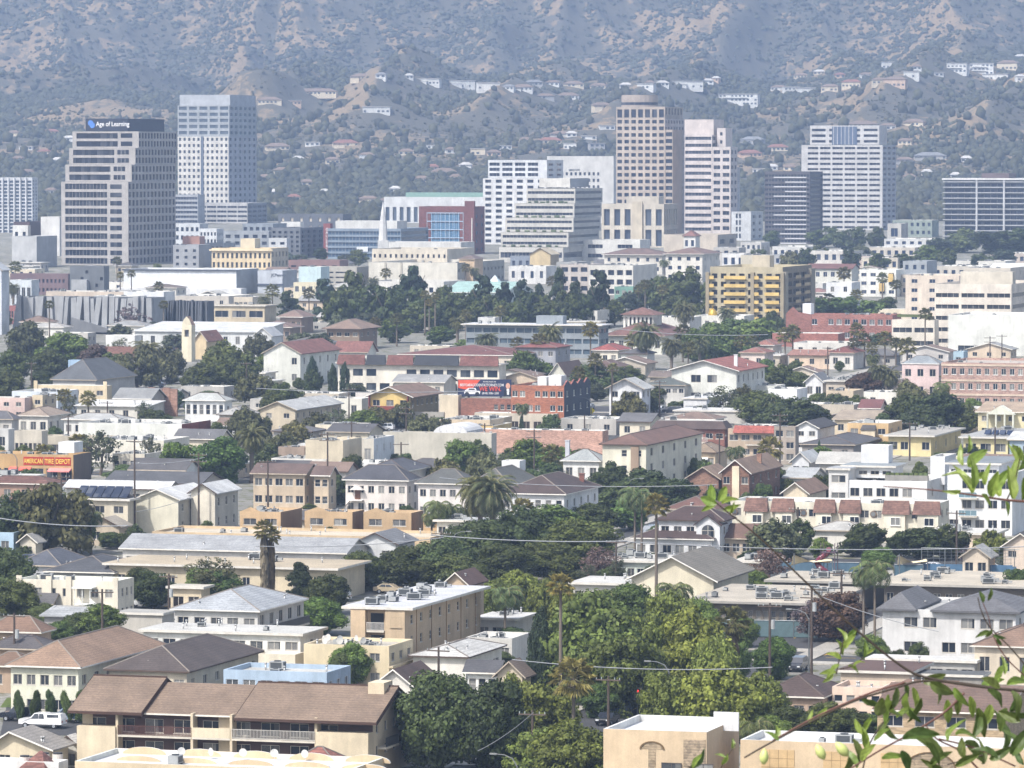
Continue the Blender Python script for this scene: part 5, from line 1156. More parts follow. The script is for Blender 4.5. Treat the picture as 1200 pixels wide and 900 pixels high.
b = B('long school building with alternating red and black roof strips', 396, 585, 593, 428, 7.2, 'e6ddcb', 'o', 'b8b2a8', fr=(2, 12, {'wf': .74, 'hf': .5, 'sf': .2, 'skip': ((1, 3), (1, 4))}), nm='school_building', cat='school', glass=M('glass', '2a3440'), win='bare', dep=.3)
for f0, f1, c_ in ((0, .175, '!8f4f42'), (.178, .305, '3c4048'), (.308, .475, '!8f4f42'), (.478, .757, '3c4048'), (.76, 1.0, '!8f4f42')): mans(b, f0 * b.w, f1 * b.w, 7.0, 9.4, 1.0, c_)
b = B('white school hall with red tile roof and tall end window', 309, 352, 398, 414, 8.4, 'ece6d8', 'gd', '!98584a', fr=(2, 3, {'ww': 1.4, 'skip': ((0, 0), (0, 1), (1, 0), (1, 1))}), sr=(2, 5), rise=2.6, nm='school_building', cat='school')
b = B('white gable-ended school wing with red tile roof beside the hall', 392, 430, 441, 412, 6.8, 'e9e4d8', 'gw', '!98584a', fr=(1, 5), rise=2.4, nm='school_building', cat='school')
B('large low red-tiled hip roof behind the long school building', 468, 602, 640, 417, 5.0, 'd0c2ae', 'h', '!8a4a40', fr=(1, 8), rise=2.0, nm='school_building', cat='school')
b = B('grey modern school block with ribbon windows', 546, 702, 713, 382, 9.0, '8f979c', 'o', 'd9dadb', fr=(3, 8, {'wf': .9, 'hf': .45}), sr=(3, 2, {'wf': .9}), nm='school_building', cat='school', glass=M('glass', '4a5a66'), win='bare', ov=1.2)
boxpart(b, 'penthouse', b.w * .5, b.w * .7, b.d * .4, b.d * .8, 9.3, 11.6, M('stucco', '97a0a6'))
b = B('white hall with wide red-brown hip roof and arched cupola', 712, 776, 806, 394, 5.2, 'ece5d4', 'h', '!8f5a4c', fr=(1, 6), rise=3.6, nm='hall', cat='hall', ov=1.2)
mb = MB(); cx, cy = b.w * .4, b.d * .5; s_ = 4.2
for q in range(8):
    for (ax, ay) in ((cx - s_ + 2 * s_ * q / 7, cy - s_), (cx - s_ + 2 * s_ * q / 7, cy + s_), (cx + s_, cy - s_ + 2 * s_ * q / 7)): mb.box(ax - .3, ax + .3, ay - .3, ay + .3, 7, 10.8)
mb.box(cx - s_ - .4, cx + s_ + .4, cy - s_ - .4, cy + s_ + .4, 10.2, 10.9); mb.box(cx - s_ + .6, cx + s_ - .6, cy - s_ + .6, cy + s_ - .6, 7, 10.1, 1); sub(b, 'cupola', mb, [M('stucco', 'e9e3d6'), M('plain', '4b4f58')])
mb = MB(); e = s_ + 1.3
for p, q in (((-e, -e), (e, -e)), ((e, -e), (e, e)), ((e, e), (-e, e)), ((-e, e), (-e, -e))): mb.tri((cx + p[0], cy + p[1], 10.95), (cx + q[0], cy + q[1], 10.95), (cx, cy, 13.0)); 
mb.quad((cx - e, cy + e, 10.94), (cx + e, cy + e, 10.94), (cx + e, cy - e, 10.94), (cx - e, cy - e, 10.94)); sub(b, 'roof', mb, M('tile', '94604f'))
B('grey-walled house with red hip roof in front of the grey school block', 604, 651, 668, 408, 6.2, 'a7a9b0', 'h', '!a04c3f', fr=(2, 4), sr=(2, 2), rise=1.4)
B('cream house with bright red low roof left of the wide hip roof', 694, 724, 738, 411, 4.6, 'e6dcc8', 'h', '!b5483a', fr=(1, 3), rise=1.6)
B('white house with a grey hip roof right of the bright red roof', 728, 758, 767, 415, 4.4, 'dcd9d0', 'h', '66656a', fr=(1, 3), rise=1.3)
B('white cottage with steep dark brown gable among trees', 645, 662, 686, 438, 4.6, 'e9e2d0', 'gd', '6a5148', fr=(1, 1), rise=2.6)
B('house with plain brown hip roof right of the steep gable', 688, 722, 738, 432, 3.8, 'c7b7a4', 'h', '71564d', fr=(1, 2), rise=1.8)
b = B('white craftsman house with broad pale gable and porch windows', 714, 752, 762, 454, 6.6, 'e8e8e4', 'gd', 'b9b9b4', fr=(2, 3, {'wf': .6}), sr=(2, 2), rise=1.9, ov=1.0)
B('dark green-roofed house right of the white craftsman house', 757, 802, 814, 452, 5.0, 'dad6cc', 'h', '5b6461', fr=(2, 6, {'skip': tuple((0, j) for j in range(6))}), rise=1.7)
b = B('large white apartments with red tile gable roof and chimneys', 787, 863, 896, 434, 8.6, 'ece7d8', 'gd', '!b05a45', fr=(2, 4, {'ww': 2.4, 'skip': ((0, 0), (1, 0), (1, 3))}), sr=(2, 6), nm='apartment_building', cat='apartments', rise=2.2, ov=.9, chim=(.85, .25, 2.0, 'efece2'))
b = B('white walled garage row right of the large white apartments', 846, 910, 920, 452, 4.0, 'e8e4d8', 'fw', 'dedbd2', fr=None)
b = B('white single garage with a wide pale door by the parked cars', 801, 828, 846, 468, 3.8, 'e6e7e8', 'o', 'e3e4e4', fr=(1, 1, {'wf': .8, 'hf': .62, 'sf': .02}), glass=M('plain', 'cfd3d8'), win='mid', ov=.3)
B('long low white flat roof right of the parked cars', 790, 930, 945, 484, 2.6, 'cfcac0', 'o', 'dfddd8', fr=None, ov=.3)
# right, middle
b = B('red brick apartment building with white-framed windows', 921, 1046, 1056, 369, 8.4, 'brick:a46e62', 'f', 'd7d3cc', fr=(2, 13, {'ww': 1.6, 'skip': ((0, 4), (1, 4))}), nm='apartment_building', cat='apartments', ac=3, frc='f0eeea', win='mid')
mb = MB(); mb.poly([(0, -.12, 8.4), (b.w * .23, -.12, 8.4), (b.w * .12, -.12, 9.0), (b.w * .07, -.12, 10.6), (b.w * .03, -.12, 9.6)]); mb.box(0, b.w * .24, -.12, -.005, 0, 8.4); sub(b, 'parapet', mb, M('brick', '9a665a'))
boxpart(b, 'penthouse', b.w * .12, b.w * .2, 5, 9, b.roofz, 11.4, M('stucco', 'f0efec'))
B('low brick annexe in front of the red brick apartments', 905, 982, 990, 391, 4.0, 'brick:a3685a', 'fw', 'e1dcd4', fr=None)
B('pale low building with a dark door below the brick annexe', 930, 996, 1010, 402, 4.0, 'd9d4ca', 'f', 'd9d6d0', fr=(1, 4))
B('terracotta-roofed low building below the red brick apartments', 925, 978, 984, 416, 3.8, 'e2c6a8', 'sh', '!b87860', fr=(1, 3), rise=1.2)
B('small house with dark red roof beside the fan palms', 972, 1000, 1012, 414, 4.4, 'd9d2c8', 'h', '!94453a', fr=(1, 2), rise=1.5)
b = B('cream office block with long dark ribbon windows', 1095, 1185, 1222, 333, 18.5, 'e4d8c6', 'f', 'cfc9be', fr=(5, 3, {'wf': .9, 'hf': .36}), sr=(5, 2, {'wf': .86, 'hf': .36}), nm='office_building', cat='office building', glass=M('glass', '2b2f36'), win='bare', par=1.8, ac=3)
boxpart(b, 'penthouse', b.w * .3, b.w * .98, 4, 9, b.roofz, 22.0, M('stucco', 'd8ceba')); B('', 1045, 1095, 1100, 375, None, 'e6dac8', 'f', 'a9987e', fr=(2, 2, {'wf': .88, 'hf': .36}), into=b, yg=411, glass=M('glass', '2b2f36'), win='bare', par=1.2)
boxpart(b, 'planter', -b.w * .5, -b.w * .05, 1, 2.0, 8.6, 9.4, M('leaf', '5a6a45'))
b = B('beige block of flats behind the cream office block', 1061, 1124, 1140, 323, 15.5, 'dccbb6', 'f', 'cfc8bc', fr=(5, 3, {'ww': 2.0}), nm='apartment_building', cat='apartments')
b = B('huge blank white store wall at the right edge', 1111, 1240, 1262, 370, 11.5, 'eae6da', 'fw', 'dedcd4', fr=(1, 2, {'m': (2, 12), 'wf': .8, 'hf': .26, 'sf': .0}), nm='store', cat='store', glass=M('glass', '3a4048'), win='bare')
b = B('tall pink stucco house with a grey metal roof', 1057, 1100, 1106, 427, 8.6, 'e8c8c2', 'h', '8f979c', fr=(2, 3, {'ww': 1.5}), rise=1.8, ov=.2)
b = B('long brick apartment house with cream bands and many windows', 1103, 1230, 1256, 426, 11.0, 'brick:b59486', 'f', 'cdbfb0', fr=(3, 13, {'ww': 1.1, 'm': (0, 0)}), nm='apartment_building', cat='apartments', ac=2, frc='efe9de', win='mid')
mb = MB()
for z in (.2, 3.3, 6.6, 10.2): mb.box(-.05, b.w, -.14, -.004, z, z + .45)
sub(b, 'cornice', mb, M('stucco', 'd8c0a6'))
B('small sky-blue box house on the slope behind the brick apartment house', 1117, 1129, 1134, 412, 8.5, 'a9c4d2', 'f', 'c8d3d8', fr=(2, 1))
B('low grey roof with vents left of the pink house', 968, 1040, 1056, 448, 5.0, 'd6c6b0', 'o', 'b9b5ac', fr=(1, 6), ac=7)
B('tan low building below the grey roof with vents', 968, 1000, 1012, 458, 5.0, 'd8c2a2', 'f', 'c9bda8', fr=(1, 2))
B('white blank-walled building left among dark trees', 900, 934, 946, 456, 7.0, 'ebebea', 'fw', 'e5e5e4', fr=None)
B('white gabled cottage right of the blank-walled building', 944, 964, 974, 447, 4.6, 'eaeae8', 'gd', '7a7c80', fr=(1, 2), rise=1.8)
B('small maroon-roofed house in front of the tall pink house', 1008, 1030, 1038, 478, 3.6, 'c9b3a8', 'gw', '7d4a48', fr=(1, 2), rise=1.6)
B('peach house with tan hip roof left of the columned portico', 1108, 1134, 1146, 486, 4.0, 'e4ceb0', 'h', 'b59a7e', fr=(1, 3), rise=1.5)
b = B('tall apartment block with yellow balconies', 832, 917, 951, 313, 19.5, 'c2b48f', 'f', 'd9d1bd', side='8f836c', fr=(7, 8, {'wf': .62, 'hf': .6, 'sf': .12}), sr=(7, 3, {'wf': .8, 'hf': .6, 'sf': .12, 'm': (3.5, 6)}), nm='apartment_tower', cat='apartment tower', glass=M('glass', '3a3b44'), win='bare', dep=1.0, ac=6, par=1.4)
for i in range(7):
    for u0, u1 in ((0, .06), (.2, .5), (.61, .68), (.76, .96)): 
        z = i * (18.1 / 7) + .05
        mb = MB(); mb.box(u0 * b.w, u1 * b.w, -.9, -.004, z, z + .16, 1); mb.box(u0 * b.w, u1 * b.w, -1.0, -.9, z, z + 1.1); sub(b, 'balcony', mb, [M('stucco', 'e2bd5c'), M('plain', '8d8471')])
    z = i * (18.1 / 7) + .05
    mb = MB(); mb.box(b.w + .004, b.w + .9, 3.6, b.d - 6.1, z, z + .16, 1); mb.box(b.w + .9, b.w + 1.0, 3.6 + (b.d - 9.7) * .35, 3.6 + (b.d - 9.7) * .58, z, z + 1.0); mb.box(b.w + .9, b.w + 1.0, 3.6 + (b.d - 9.7) * .75, b.d - 6.1, z, z + 1.0); sub(b, 'balcony', mb, [M('stucco', 'cdb487'), M('plain', '7d7464')])
for u in (-.05, .57, .98): boxpart(b, 'pier', u * b.w, u * b.w + 1.1, -1.2, -.004, 0, 17.8, M('stucco', 'a39474'))
boxpart(b, 'pier', b.w + .004, b.w + 1.3, b.d - 6, b.d - .2, 0, 18.4, M('stucco', '9a907c')); boxpart(b, 'pier', b.w + .004, b.w + 1.1, 0, 3.4, 0, 18.0, M('stucco', 'a39a86'))
boxpart(b, 'penthouse', b.w * .5, b.w * .74, 8, 14, b.roofz, 23, M('stucco', 'c4b79c'))
b = B('white villa block with maroon-brown roof right of the yellow balconies', 945, 998, 1006, 315, 9.0, 'e8e2d4', 'gw', '7d5048', fr=(2, 6, {'ww': 1.5}), rise=1.6, nm='apartment_building', cat='apartments')
B('white stepped house below the maroon-brown roof', 968, 998, 1008, 331, 9.0, 'ecebe6', 'fw', 'e3e2de', fr=(2, 2), yg=None)
B('pink-roofed low house beside the white stepped house', 944, 968, 974, 343, 4.0, 'ded6cc', 'h', '!a36a5e', fr=(1, 2), rise=1.4)
b = B('white and yellow stepped apartments behind the palms', 1007, 1050, 1060, 316, 10.0, 'e6e3d8', 'f', 'c5cacb', fr=(3, 4, {'ww': 2}), nm='apartment_building', cat='apartments')
for q in (.55, .8): boxpart(b, 'bay', q * b.w, (q + .13) * b.w, -1, -.005, 3.5 * (q > .6) + 2, 3.5 * (q > .6) + 5, M('stucco', 'e3bb5c'))
B('blue-grey plain block right of the stepped apartments', 1058, 1086, 1098, 306, 9.0, 'a7adb2', 'f', 'bcc2c4', fr=(2, 3))
B('white low building with dark roof line left of the maroon-brown roof', 930, 964, 970, 332, 6.0, 'dcd9d2', 'f', 'cfccc4', fr=(1, 3))

# ================================================================== downtown
DG = M('glass', '1c2538')
def tower(label, x0, x1, x2, yt, yg, wall, fr, sr, cat='office tower', nm='office_tower', **o):
    o.setdefault('glass', DG); o.setdefault('par', 1.2); o.setdefault('dep', .5); o.setdefault('rc', 'b9b7b2')
    return B(label, x0, x1, x2, yt, None, wall, o.pop('roof', 'f'), fr=fr, sr=sr, yg=yg, nm=nm, cat=cat, win='bare', **o)
# stepped ribbon tower with the name on top
AL = 'b3ada8'; AG = M('glass', '131a2a', .84)
t = tower('stepped tower with horizontal dark ribbons and a navy sign box on top', 72, 150.5, 206, 213, 311, AL, (10, 1, {'wf': .965, 'hf': .68, 'sf': .17, 'm': (1.5, 9.5)}), (10, 13, {'wf': .74, 'hf': .68, 'sf': .18}), wmax=100, par=.3, glass=AG)
for x0, x1, x2, ya, yg, z0 in ((77, 154.5, 206.5, 193, 310.5, None), (81.5, 159, 207, 173.5, 310, None), (85.5, 163, 208, 154, 309.5, None)):
    zb = t.h if z0 is None else z0
    u = tower('', x0, x1, x2, ya, yg, AL, (2, 1, {'wf': .965, 'hf': .68, 'sf': .17, 'm': (1.5, 9.5)}), (2, 13, {'wf': .74, 'hf': .68, 'sf': .18}), into=t, z0=zb, par=.2, glass=AG); t.h = u.h
    put_windows(u, [(0, (u.w - 8.4, u.w - 3.0, zb + (u.h - zb) / 2 * (k + .22), zb + (u.h - zb) / 2 * (k + .78))) for k in range(2)], 'bare', AG, 'e6e3dc', -.03, 200)
put_windows(t, [(0, (t.w - 8.4, t.w - 3.0, (36.2 / 10) * (k + .22), (36.2 / 10) * (k + .78))) for k in range(10)], 'bare', AG, 'e6e3dc', -.03, 200)
bx = tower('', 101, 150, 193, 139, 307, '2b3346', None, None, into=t, z0=t.h, par=.3)
mk_ = M('plain', 'f2f4f8', .4); o = text(t.root, 'Age of Learning', loc_of(bx, (bx.w * .25, -.12, t.h + 2.2)), 2.9, mk_); o.scale = (.86, 1, 1)
mb = MB()
for cx_, cz_ in ((bx.w * .12, t.h + 3.6), (bx.w * .16, t.h + 2.6)):
    for q in range(10): a, c_ = 6.283 * q / 10, 6.283 * (q + 1) / 10; mb.tri((cx_, -.1 - cx_ * .001, cz_), (cx_ + 1.3 * math.cos(a), -.1 - cx_ * .001, cz_ + 1.3 * math.sin(a)), (cx_ + 1.3 * math.cos(c_), -.1 - cx_ * .001, cz_ + 1.3 * math.sin(c_)))
sub(bx, 'sign_emblem', mb, M('plain', '4d7fd0', .4))
# white punched tower with grey crown
t = tower('tall white tower with small square windows and a grey glazed crown', 208.5, 268, 301, 160, 255, 'ded9cf', (13, 11, {'wf': .5, 'hf': .5}), (13, 6, {'wf': .5, 'hf': .5}), side='b5b6bd', par=.2, wmax=100)  # side tint carries the bluish shade of the unlit face
u = tower('', 208.5, 269, 301, 123.5, 254.8, 'a3a8ac', (5, 5, {'wf': .78, 'hf': .55}), (5, 6, {'wf': .6, 'hf': .5}), into=t, z0=t.h, par=.3, glass=M('glass', '45525f'), wmax=140)
u2 = tower('', 211, 270, 300, 111, 254.5, 'b2b6bb', None, None, into=t, z0=u.h)
mb = MB(); mb.box(u.w * .45, u.w * .5, -.3, -.004, 0, t.h); sub(t, 'pier', mb, M('glass', '4f5a6c'))
# ribbed office in front
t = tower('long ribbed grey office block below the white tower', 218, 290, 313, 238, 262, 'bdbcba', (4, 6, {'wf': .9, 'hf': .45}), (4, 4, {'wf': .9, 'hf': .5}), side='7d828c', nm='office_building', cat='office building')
u = tower('', 204, 232, 240, 228, 263, 'a9adb3', (6, 1, {'wf': .96, 'hf': .55}), None, into=t)
# left edge apartment tower
t = tower('white balcony-gridded apartment tower at the left edge', -24, 38, 44.5, 208, 273, 'c9ccd0', (15, 9, {'wf': .72, 'hf': .66, 'sf': .1}), (15, 2, {'wf': .5, 'hf': .6}), nm='apartment_tower', cat='apartment tower', glass=M('glass', '39465c'))
for k in range(9): boxpart(t, 'pier', t.w * k / 9 - .35, t.w * k / 9 + .35, -1.0, -.004, 0, t.h, M('stucco', 'd6d8da'))
# stepped white block behind the centre
t = tower('white stepped office block with a grid of square windows', 566, 640, 660, 209, 287, 'd9d9d8', (11, 6, {'wf': .58, 'hf': .52}), (11, 2, {'wf': .6, 'hf': .5}), par=.3)
u = tower('', 572, 641, 660, 187.5, 286.5, 'd6d8da', (3, 4, {'wf': .8, 'hf': .6, 'm': (0, 4)}), (3, 2, {'wf': .6}), into=t, z0=t.h)
# hotel slab
t = tower('pale flat-topped hotel slab with square windows and dark lettering', 641, 719, 723, 183, 262, 'd2d0cb', (10, 9, {'wf': .5, 'hf': .5, 'm': (8, 8), 'skip': tuple((9, j) for j in range(9)) + tuple((8, j) for j in range(9))}), None, nm='hotel', cat='hotel')
o = text(t.root, 'EMBASSY SUITES', (t.w * .33, -.12, t.h - 8.6), 1.5, M('plain', '3a3f4a', .5)); o.scale = (.62, 1, 1)
mb = MB(); mb.box(t.w * .05, t.w * .16, -.2, -.004, t.h * .55, t.h - 3.5); sub(t, 'window', mb, M('glass', '47586c'))
# terraced pale office (front)
LZ = 'c6c2b8'
t = tower('terraced pale concrete office with dark window bands and roof planting', 585, 660, 700, 290, 308, LZ, (1, 1, {'wf': .96, 'hf': .4}), (1, 1, {'wf': .96, 'hf': .4}), nm='office_building', cat='office building', par=.8)
z = t.h
for x0, x1, x2, ya, yg in ((587, 666, 702, 272.5, 307.5), (592, 672, 704, 255.5, 306.8), (603, 673, 705, 238.5, 306.2), (617, 674, 706, 221, 305.6)):
    u = tower('', x0, x1, x2, ya, yg, LZ, (2, 1, {'wf': .95, 'hf': .4}), (2, 1, {'wf': .95, 'hf': .4}), into=t, z0=z, side='b9b7b0', par=.5); 
    mb = MB()
    for q in range(7): mb.box(1 + q * (u.w - 3) / 7, 1 + q * (u.w - 3) / 7 + 1.2 + .5 * (q % 3), -.9, -.1, z, z + .7 + .3 * (q % 2))
    sub(u, 'planting', mb, M('leaf', '4c5a3e')); z = u.h
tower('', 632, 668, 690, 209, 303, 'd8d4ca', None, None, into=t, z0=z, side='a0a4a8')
# tall pink-beige tower
PK = 'bfaf9f'
t = tower('tallest pinkish tower with a rounded crown', 722, 779, 811, 139, 280, PK, (18, 7, {'wf': .66, 'hf': .55, 'm': (0, 0)}), (18, 10, {'wf': .55, 'hf': .5}), side='bfb3ae', par=.3, wmax=100)  # side colour lightened to offset the shade on that face
u = tower('', 722, 779, 800, 125, 279.5, 'b5a697', (1, 7, {'wf': .7, 'hf': .75, 'sf': .1}), (1, 6, {'wf': .55, 'hf': .6}), into=t, z0=t.h, wmax=140, par=.5)
mb = MB(); n = 16; cx, cy, R = u.w * .37, u.w * .42, u.w * .365
mb.tube([(cx, cy, u.h - .5), (cx, cy, u.h + 6.2)], [R, R], 24); mb.tube([(cx, cy, u.h + 1.0), (cx, cy, u.h + 2.4)], [R + .08, R + .08], 24, 1, cap=False); sub(u, 'crown_drum', mb, [M('stucco', 'b3a498'), DG])
u2 = tower('', 779.5, 788, 800, 152, 280.4, PK, (16, 1, {'wf': .9, 'hf': .6}), None, into=t, wmax=170)
# white ribbon tower right of it
WR = 'd6cac4'
t = tower('white tower with dark ribbons and a blank pinkish top', 802, 834, 850, 158, 281.5, WR, (15, 1, {'wf': .95, 'hf': .45}), (15, 3, {'wf': .75, 'hf': .5}), par=.3)
u = tower('', 802, 836, 848, 140, 281, 'd6c8c0', None, None, into=t, z0=t.h); u = tower('', 834.5, 856, 864, 172, 281.8, WR, (12, 2, {'wf': .72, 'hf': .5}), (12, 2, {'wf': .6, 'hf': .5}), into=t); tower('', 840, 850, 858, 150, 281.2, WR, (2, 1), None, into=t, z0=u.h); u = tower('', 850, 861, 867, 196, 280.6, 'b9babf', (9, 2, {'wf': .6, 'hf': .5}), None, into=t)
# dark tower, grey tower, right edge slab
t = tower('dark brown-grey tower with thin white stripes', 896, 949, 964, 201, 286, '58555c', (15, 1, {'wf': .98, 'hf': .5}), (15, 1, {'wf': .9, 'hf': .5}), glass=M('glass', '2a3040'))
mb = MB()
for k in range(15):
    z = t.h * (k + .05) / 15.4; mb.box(t.w * (.2 + .25 * (k % 2)), t.w * .92, -.12, -.004, z, z + .5)
sub(t, 'stripe', mb, M('plain', 'c9c9cc'))
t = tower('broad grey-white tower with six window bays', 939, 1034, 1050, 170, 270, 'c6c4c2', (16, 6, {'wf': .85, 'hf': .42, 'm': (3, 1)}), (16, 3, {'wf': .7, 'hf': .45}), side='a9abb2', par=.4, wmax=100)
u = tower('', 949, 1030, 1039, 147, 268.5, 'c4c2c0', (3, 4, {'wf': .8, 'hf': .45}), (3, 1), into=t, z0=t.h, wmax=140); mb = MB(); mb.box(u.w * .32, u.w * .68, -.4, -.004, t.h, u.h - .6); 
for k in range(6): mb.box(u.w * (.34 + .055 * k), u.w * (.35 + .055 * k), -.7, -.41, t.h, u.h - .6, 1)
sub(u, 'glass_bay', mb, [M('glass', '53627a'), M('stucco', 'b9bac0')])
t = tower('wide dark slab with white floor edges at the right edge', 1107, 1230, 1245, 211, 284, '6d7078', (11, 16, {'wf': .9, 'hf': .66, 'sf': .1}), None, nm='apartment_tower', cat='apartment tower', glass=M('glass', '343d50'))
for k in range(12): boxpart(t, 'floor_slab', -.8, t.w + .8, -1.3, -.004, (t.h - 1.2) * k / 11, (t.h - 1.2) * k / 11 + .5, M('stucco', 'b2b4b8'))
mb = MB(); mb.box(-1.2, t.w + 1, -1.6, t.d, t.h, t.h + .9); sub(t, 'roof', mb, M('stucco', 'e3e2de')); tower('', 1150, 1182, 1190, 203, 283, '6a5a5c', None, None, into=t, z0=t.h)
for k in range(3): boxpart(t, 'pier', t.w * (.3 + .26 * k), t.w * (.3 + .26 * k) + .9, -1.4, -.004, 0, t.h, M('stucco', 'c4c5c8'))
# glass and brick offices in the middle
t = tower('long white office with deep window bays and a green roof screen', 450, 566, 580, 231, 262, 'd2d3d2', (1, 14, {'wf': .55, 'hf': .62, 'sf': .05}), None, nm='office_building', cat='office building', glass=M('glass', '3d4a5c'), dep=1.2)
boxpart(t, 'roof_screen', t.w * .2, t.w * .98, 4, 12, t.h - 1, t.h + 2.6, M('metal', '8fb0a2'))
t = tower('red brick office framing a blue glass corner', 491, 556, 568, 242, 298, 'brick:7d4740', (5, 1, {'wf': .8, 'hf': .86, 'sf': .02, 'm': (4, 5.5)}), (5, 2, {'wf': .3}), nm='office_building', cat='office building', glass=M('glass', '547a9a'), dep=.4, par=3.0)
boxpart(t, 'brick_wing', t.w * .84, t.w + .4, -1.5, -.004, 0, t.h + 2.6, M('brick', '7a4540')); boxpart(t, 'sign_blade', t.w * .97, t.w * .985, -2.2, -1.52, 4, 17, M('plain', 'd8d2cc'))
mb = MB()
for k in range(1, 6): z = (t.h - 3) * k / 5; mb.box(4, t.w - 5.5, -.1, -.004, z - .25, z + .1)
for k in range(9): u_ = 4 + (t.w - 9.5) * k / 8; mb.box(u_ - .1, u_ + .1, -.14, -.101, 0, t.h - 3)
sub(t, 'mullion', mb, M('plain', 'a9c0d4'))
t = tower('low blue glass office with pale floor bands', 384, 470, 502, 268, 304, '8798aa', (5, 1, {'wf': .99, 'hf': .62}), (5, 1, {'wf': .98, 'hf': .6}), nm='office_building', cat='office building', glass=M('glass', '3f566e'))
boxpart(t, 'roof_screen', t.w * .06, t.w * .9, 5, 20, t.h - 1, t.h + 3.4, M('stucco', 'd9d8d2')); boxpart(t, 'sign_panel', t.w * .4, t.w * .55, -.3, -.004, 3.4, 5.6, M('plain', 'd8dade'))
t = tower('narrow red sign tower with white vertical lettering', 379, 387, 390, 262, 302, '9a4a46', None, None, nm='sign_tower', cat='sign tower')
o = text(t.root, 'G\nA\nL\nL\nE\nR\nI\nA', (t.w * .35, -.1, t.h - 3.2), 1.7, M('plain', 'efe9e6', .5), sp=.9)
t = tower('dark grey apartment block with square framed balconies', 318, 352, 379, 267, 303, '787c84', (6, 5, {'wf': .5, 'hf': .5}), (6, 4, {'wf': .5, 'hf': .6}), nm='apartment_building', cat='apartments', dep=.9)
tower('long dark building with pale square panels on its top floor', 326, 402, 412, 251, 282, '5f636c', (3, 7, {'wf': .3, 'hf': .5}), None, nm='apartment_building', cat='apartments', glass=M('plain', 'c2b8a8'))
tower('small white rooftop block above the dark apartments', 329, 352, 356, 260, 290, 'dcdad4', None, None, nm='building', cat='building')
tower('white boxy building left of the dark grey apartments', 315, 336, 341, 279, 304, 'd5d7d8', (3, 2, {'wf': .5}), None, nm='building', cat='building')
for lb, x0, x1, x2, ya, yg, c_ in (('grey low-rise with white window frames behind the cream office', 262, 315, 330, 271, 298, '9fa5ab'), ('white-framed glass low-rise left of the cream office', 234, 254, 262, 268, 296, 'cfd2d4'),
        ('pale low-rise behind the ribbed tower base', 205, 234, 244, 262, 294, 'cfd3d6'), ('bluish terraced flats behind the cream office', 284, 320, 336, 262, 292, '8d96a0'), ('grey flat block right of the pale low-rise', 236, 262, 276, 285, 305, 'a2a6ac')):
    tower(lb, x0, x1, x2, ya, yg, c_, (3, 5, {'wf': .55, 'hf': .5}), (3, 3, {'wf': .5}), nm='building', cat='building', ac=2)
tower('grey office with sparse small windows left of the cream office', 203, 233, 248, 287, 314, '9ea0a4', (3, 3, {'wf': .35, 'hf': .4}), None, nm='office_building', cat='office building')
tower('terracotta-walled rooftop house behind the grey office', 214, 234, 240, 277, 308, 'b98672', None, None, nm='building', cat='building')
t = tower('cream classical office with two rows of arched windows', 248, 318, 338, 291, 316, 'dfc79a', (2, 13, {'wf': .5, 'hf': .58, 'sf': .2}), (2, 5, {'wf': .45, 'hf': .55}), nm='office_building', cat='office building', side='c9bba0', glass=M('glass', '343a44'))
boxpart(t, 'cornice', -.8, t.w + .8, -.8, -.004, t.h - 1.2, t.h - .5, M('stucco', 'e3cfa6')); boxpart(t, 'penthouse', t.w * .42, t.w * .66, 5, 12, t.h - 1, t.h + 4, M('stucco', 'dfcca4'))
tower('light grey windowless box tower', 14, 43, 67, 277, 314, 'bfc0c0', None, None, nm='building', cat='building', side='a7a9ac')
tower('dark maroon block behind the light grey box', 16, 35, 60, 260, 300, '5c484a', None, None, nm='building', cat='building', side='62504f')
tower('little white house block in front of the maroon block', 15, 33, 36, 264, 308, 'dcdcd8', (2, 2, {'wf': .4}), None, nm='building', cat='building')
tower('white gabled store beside the stepped tower', 48, 70, 80, 254, 300, 'd9d8d4', None, None, nm='building', cat='building')
t = tower('purplish brick office with a row of square windows', 12, 80, 88, 321, 346, '7d6468', (2, 10, {'wf': .5, 'hf': .4, 'm': (6, 1)}), None, nm='office_building', cat='office building', glass=M('glass', '3a405c'), ac=4)
t = tower('black and grey patterned cinema block', 82, 122, 128, 312, 347, '6b7076', (4, 7, {'wf': .6, 'hf': .5, 'skip': tuple((i, j) for i in range(4) for j in range(7) if (i * 3 + j * 5) % 4)}), None, nm='cinema', cat='cinema')
boxpart(t, 'wall', t.w * .1, t.w * .55, -2, -.004, 0, t.h * .55, M('stucco', 'a9abad'))
B('white angular house end at the left edge', -34, 2, 11, 316, 20, 'cdd3d8', 'gd', 'b9bec2', fr=(5, 3, {'ww': 1.2}), rise=3.5, nm='apartment_building', cat='apartments')
t = tower('big white windowless department store with a dark roof edge', 145, 277, 303, 316, 345, 'dfe2e4', None, None, nm='store', cat='store', side='a4a8ac', ac=5)
boxpart(t, 'cornice', -.5, t.w + .5, -.6, -.004, t.h - .6, t.h - .02, M('plain', '4a4e56')); boxpart(t, 'canopy', 0, t.w + 4, -6, -.004, 0, t.h * .26, M('stucco', 'e6e6e4'))
t = tower('pale store front with a small dark sign', 302, 331, 348, 317, 344, 'c3c9d2', None, None, nm='store', cat='store', side='a9aeb4')
o = text(t.root, 'JCPenney', (t.w * .55, -.1, t.h - 2.2), 1.5, M('plain', '454a55', .5)); boxpart(t, 'cornice', -.3, t.w + .3, -.5, -.004, t.h * .35, t.h * .42, M('plain', '4c5260'))
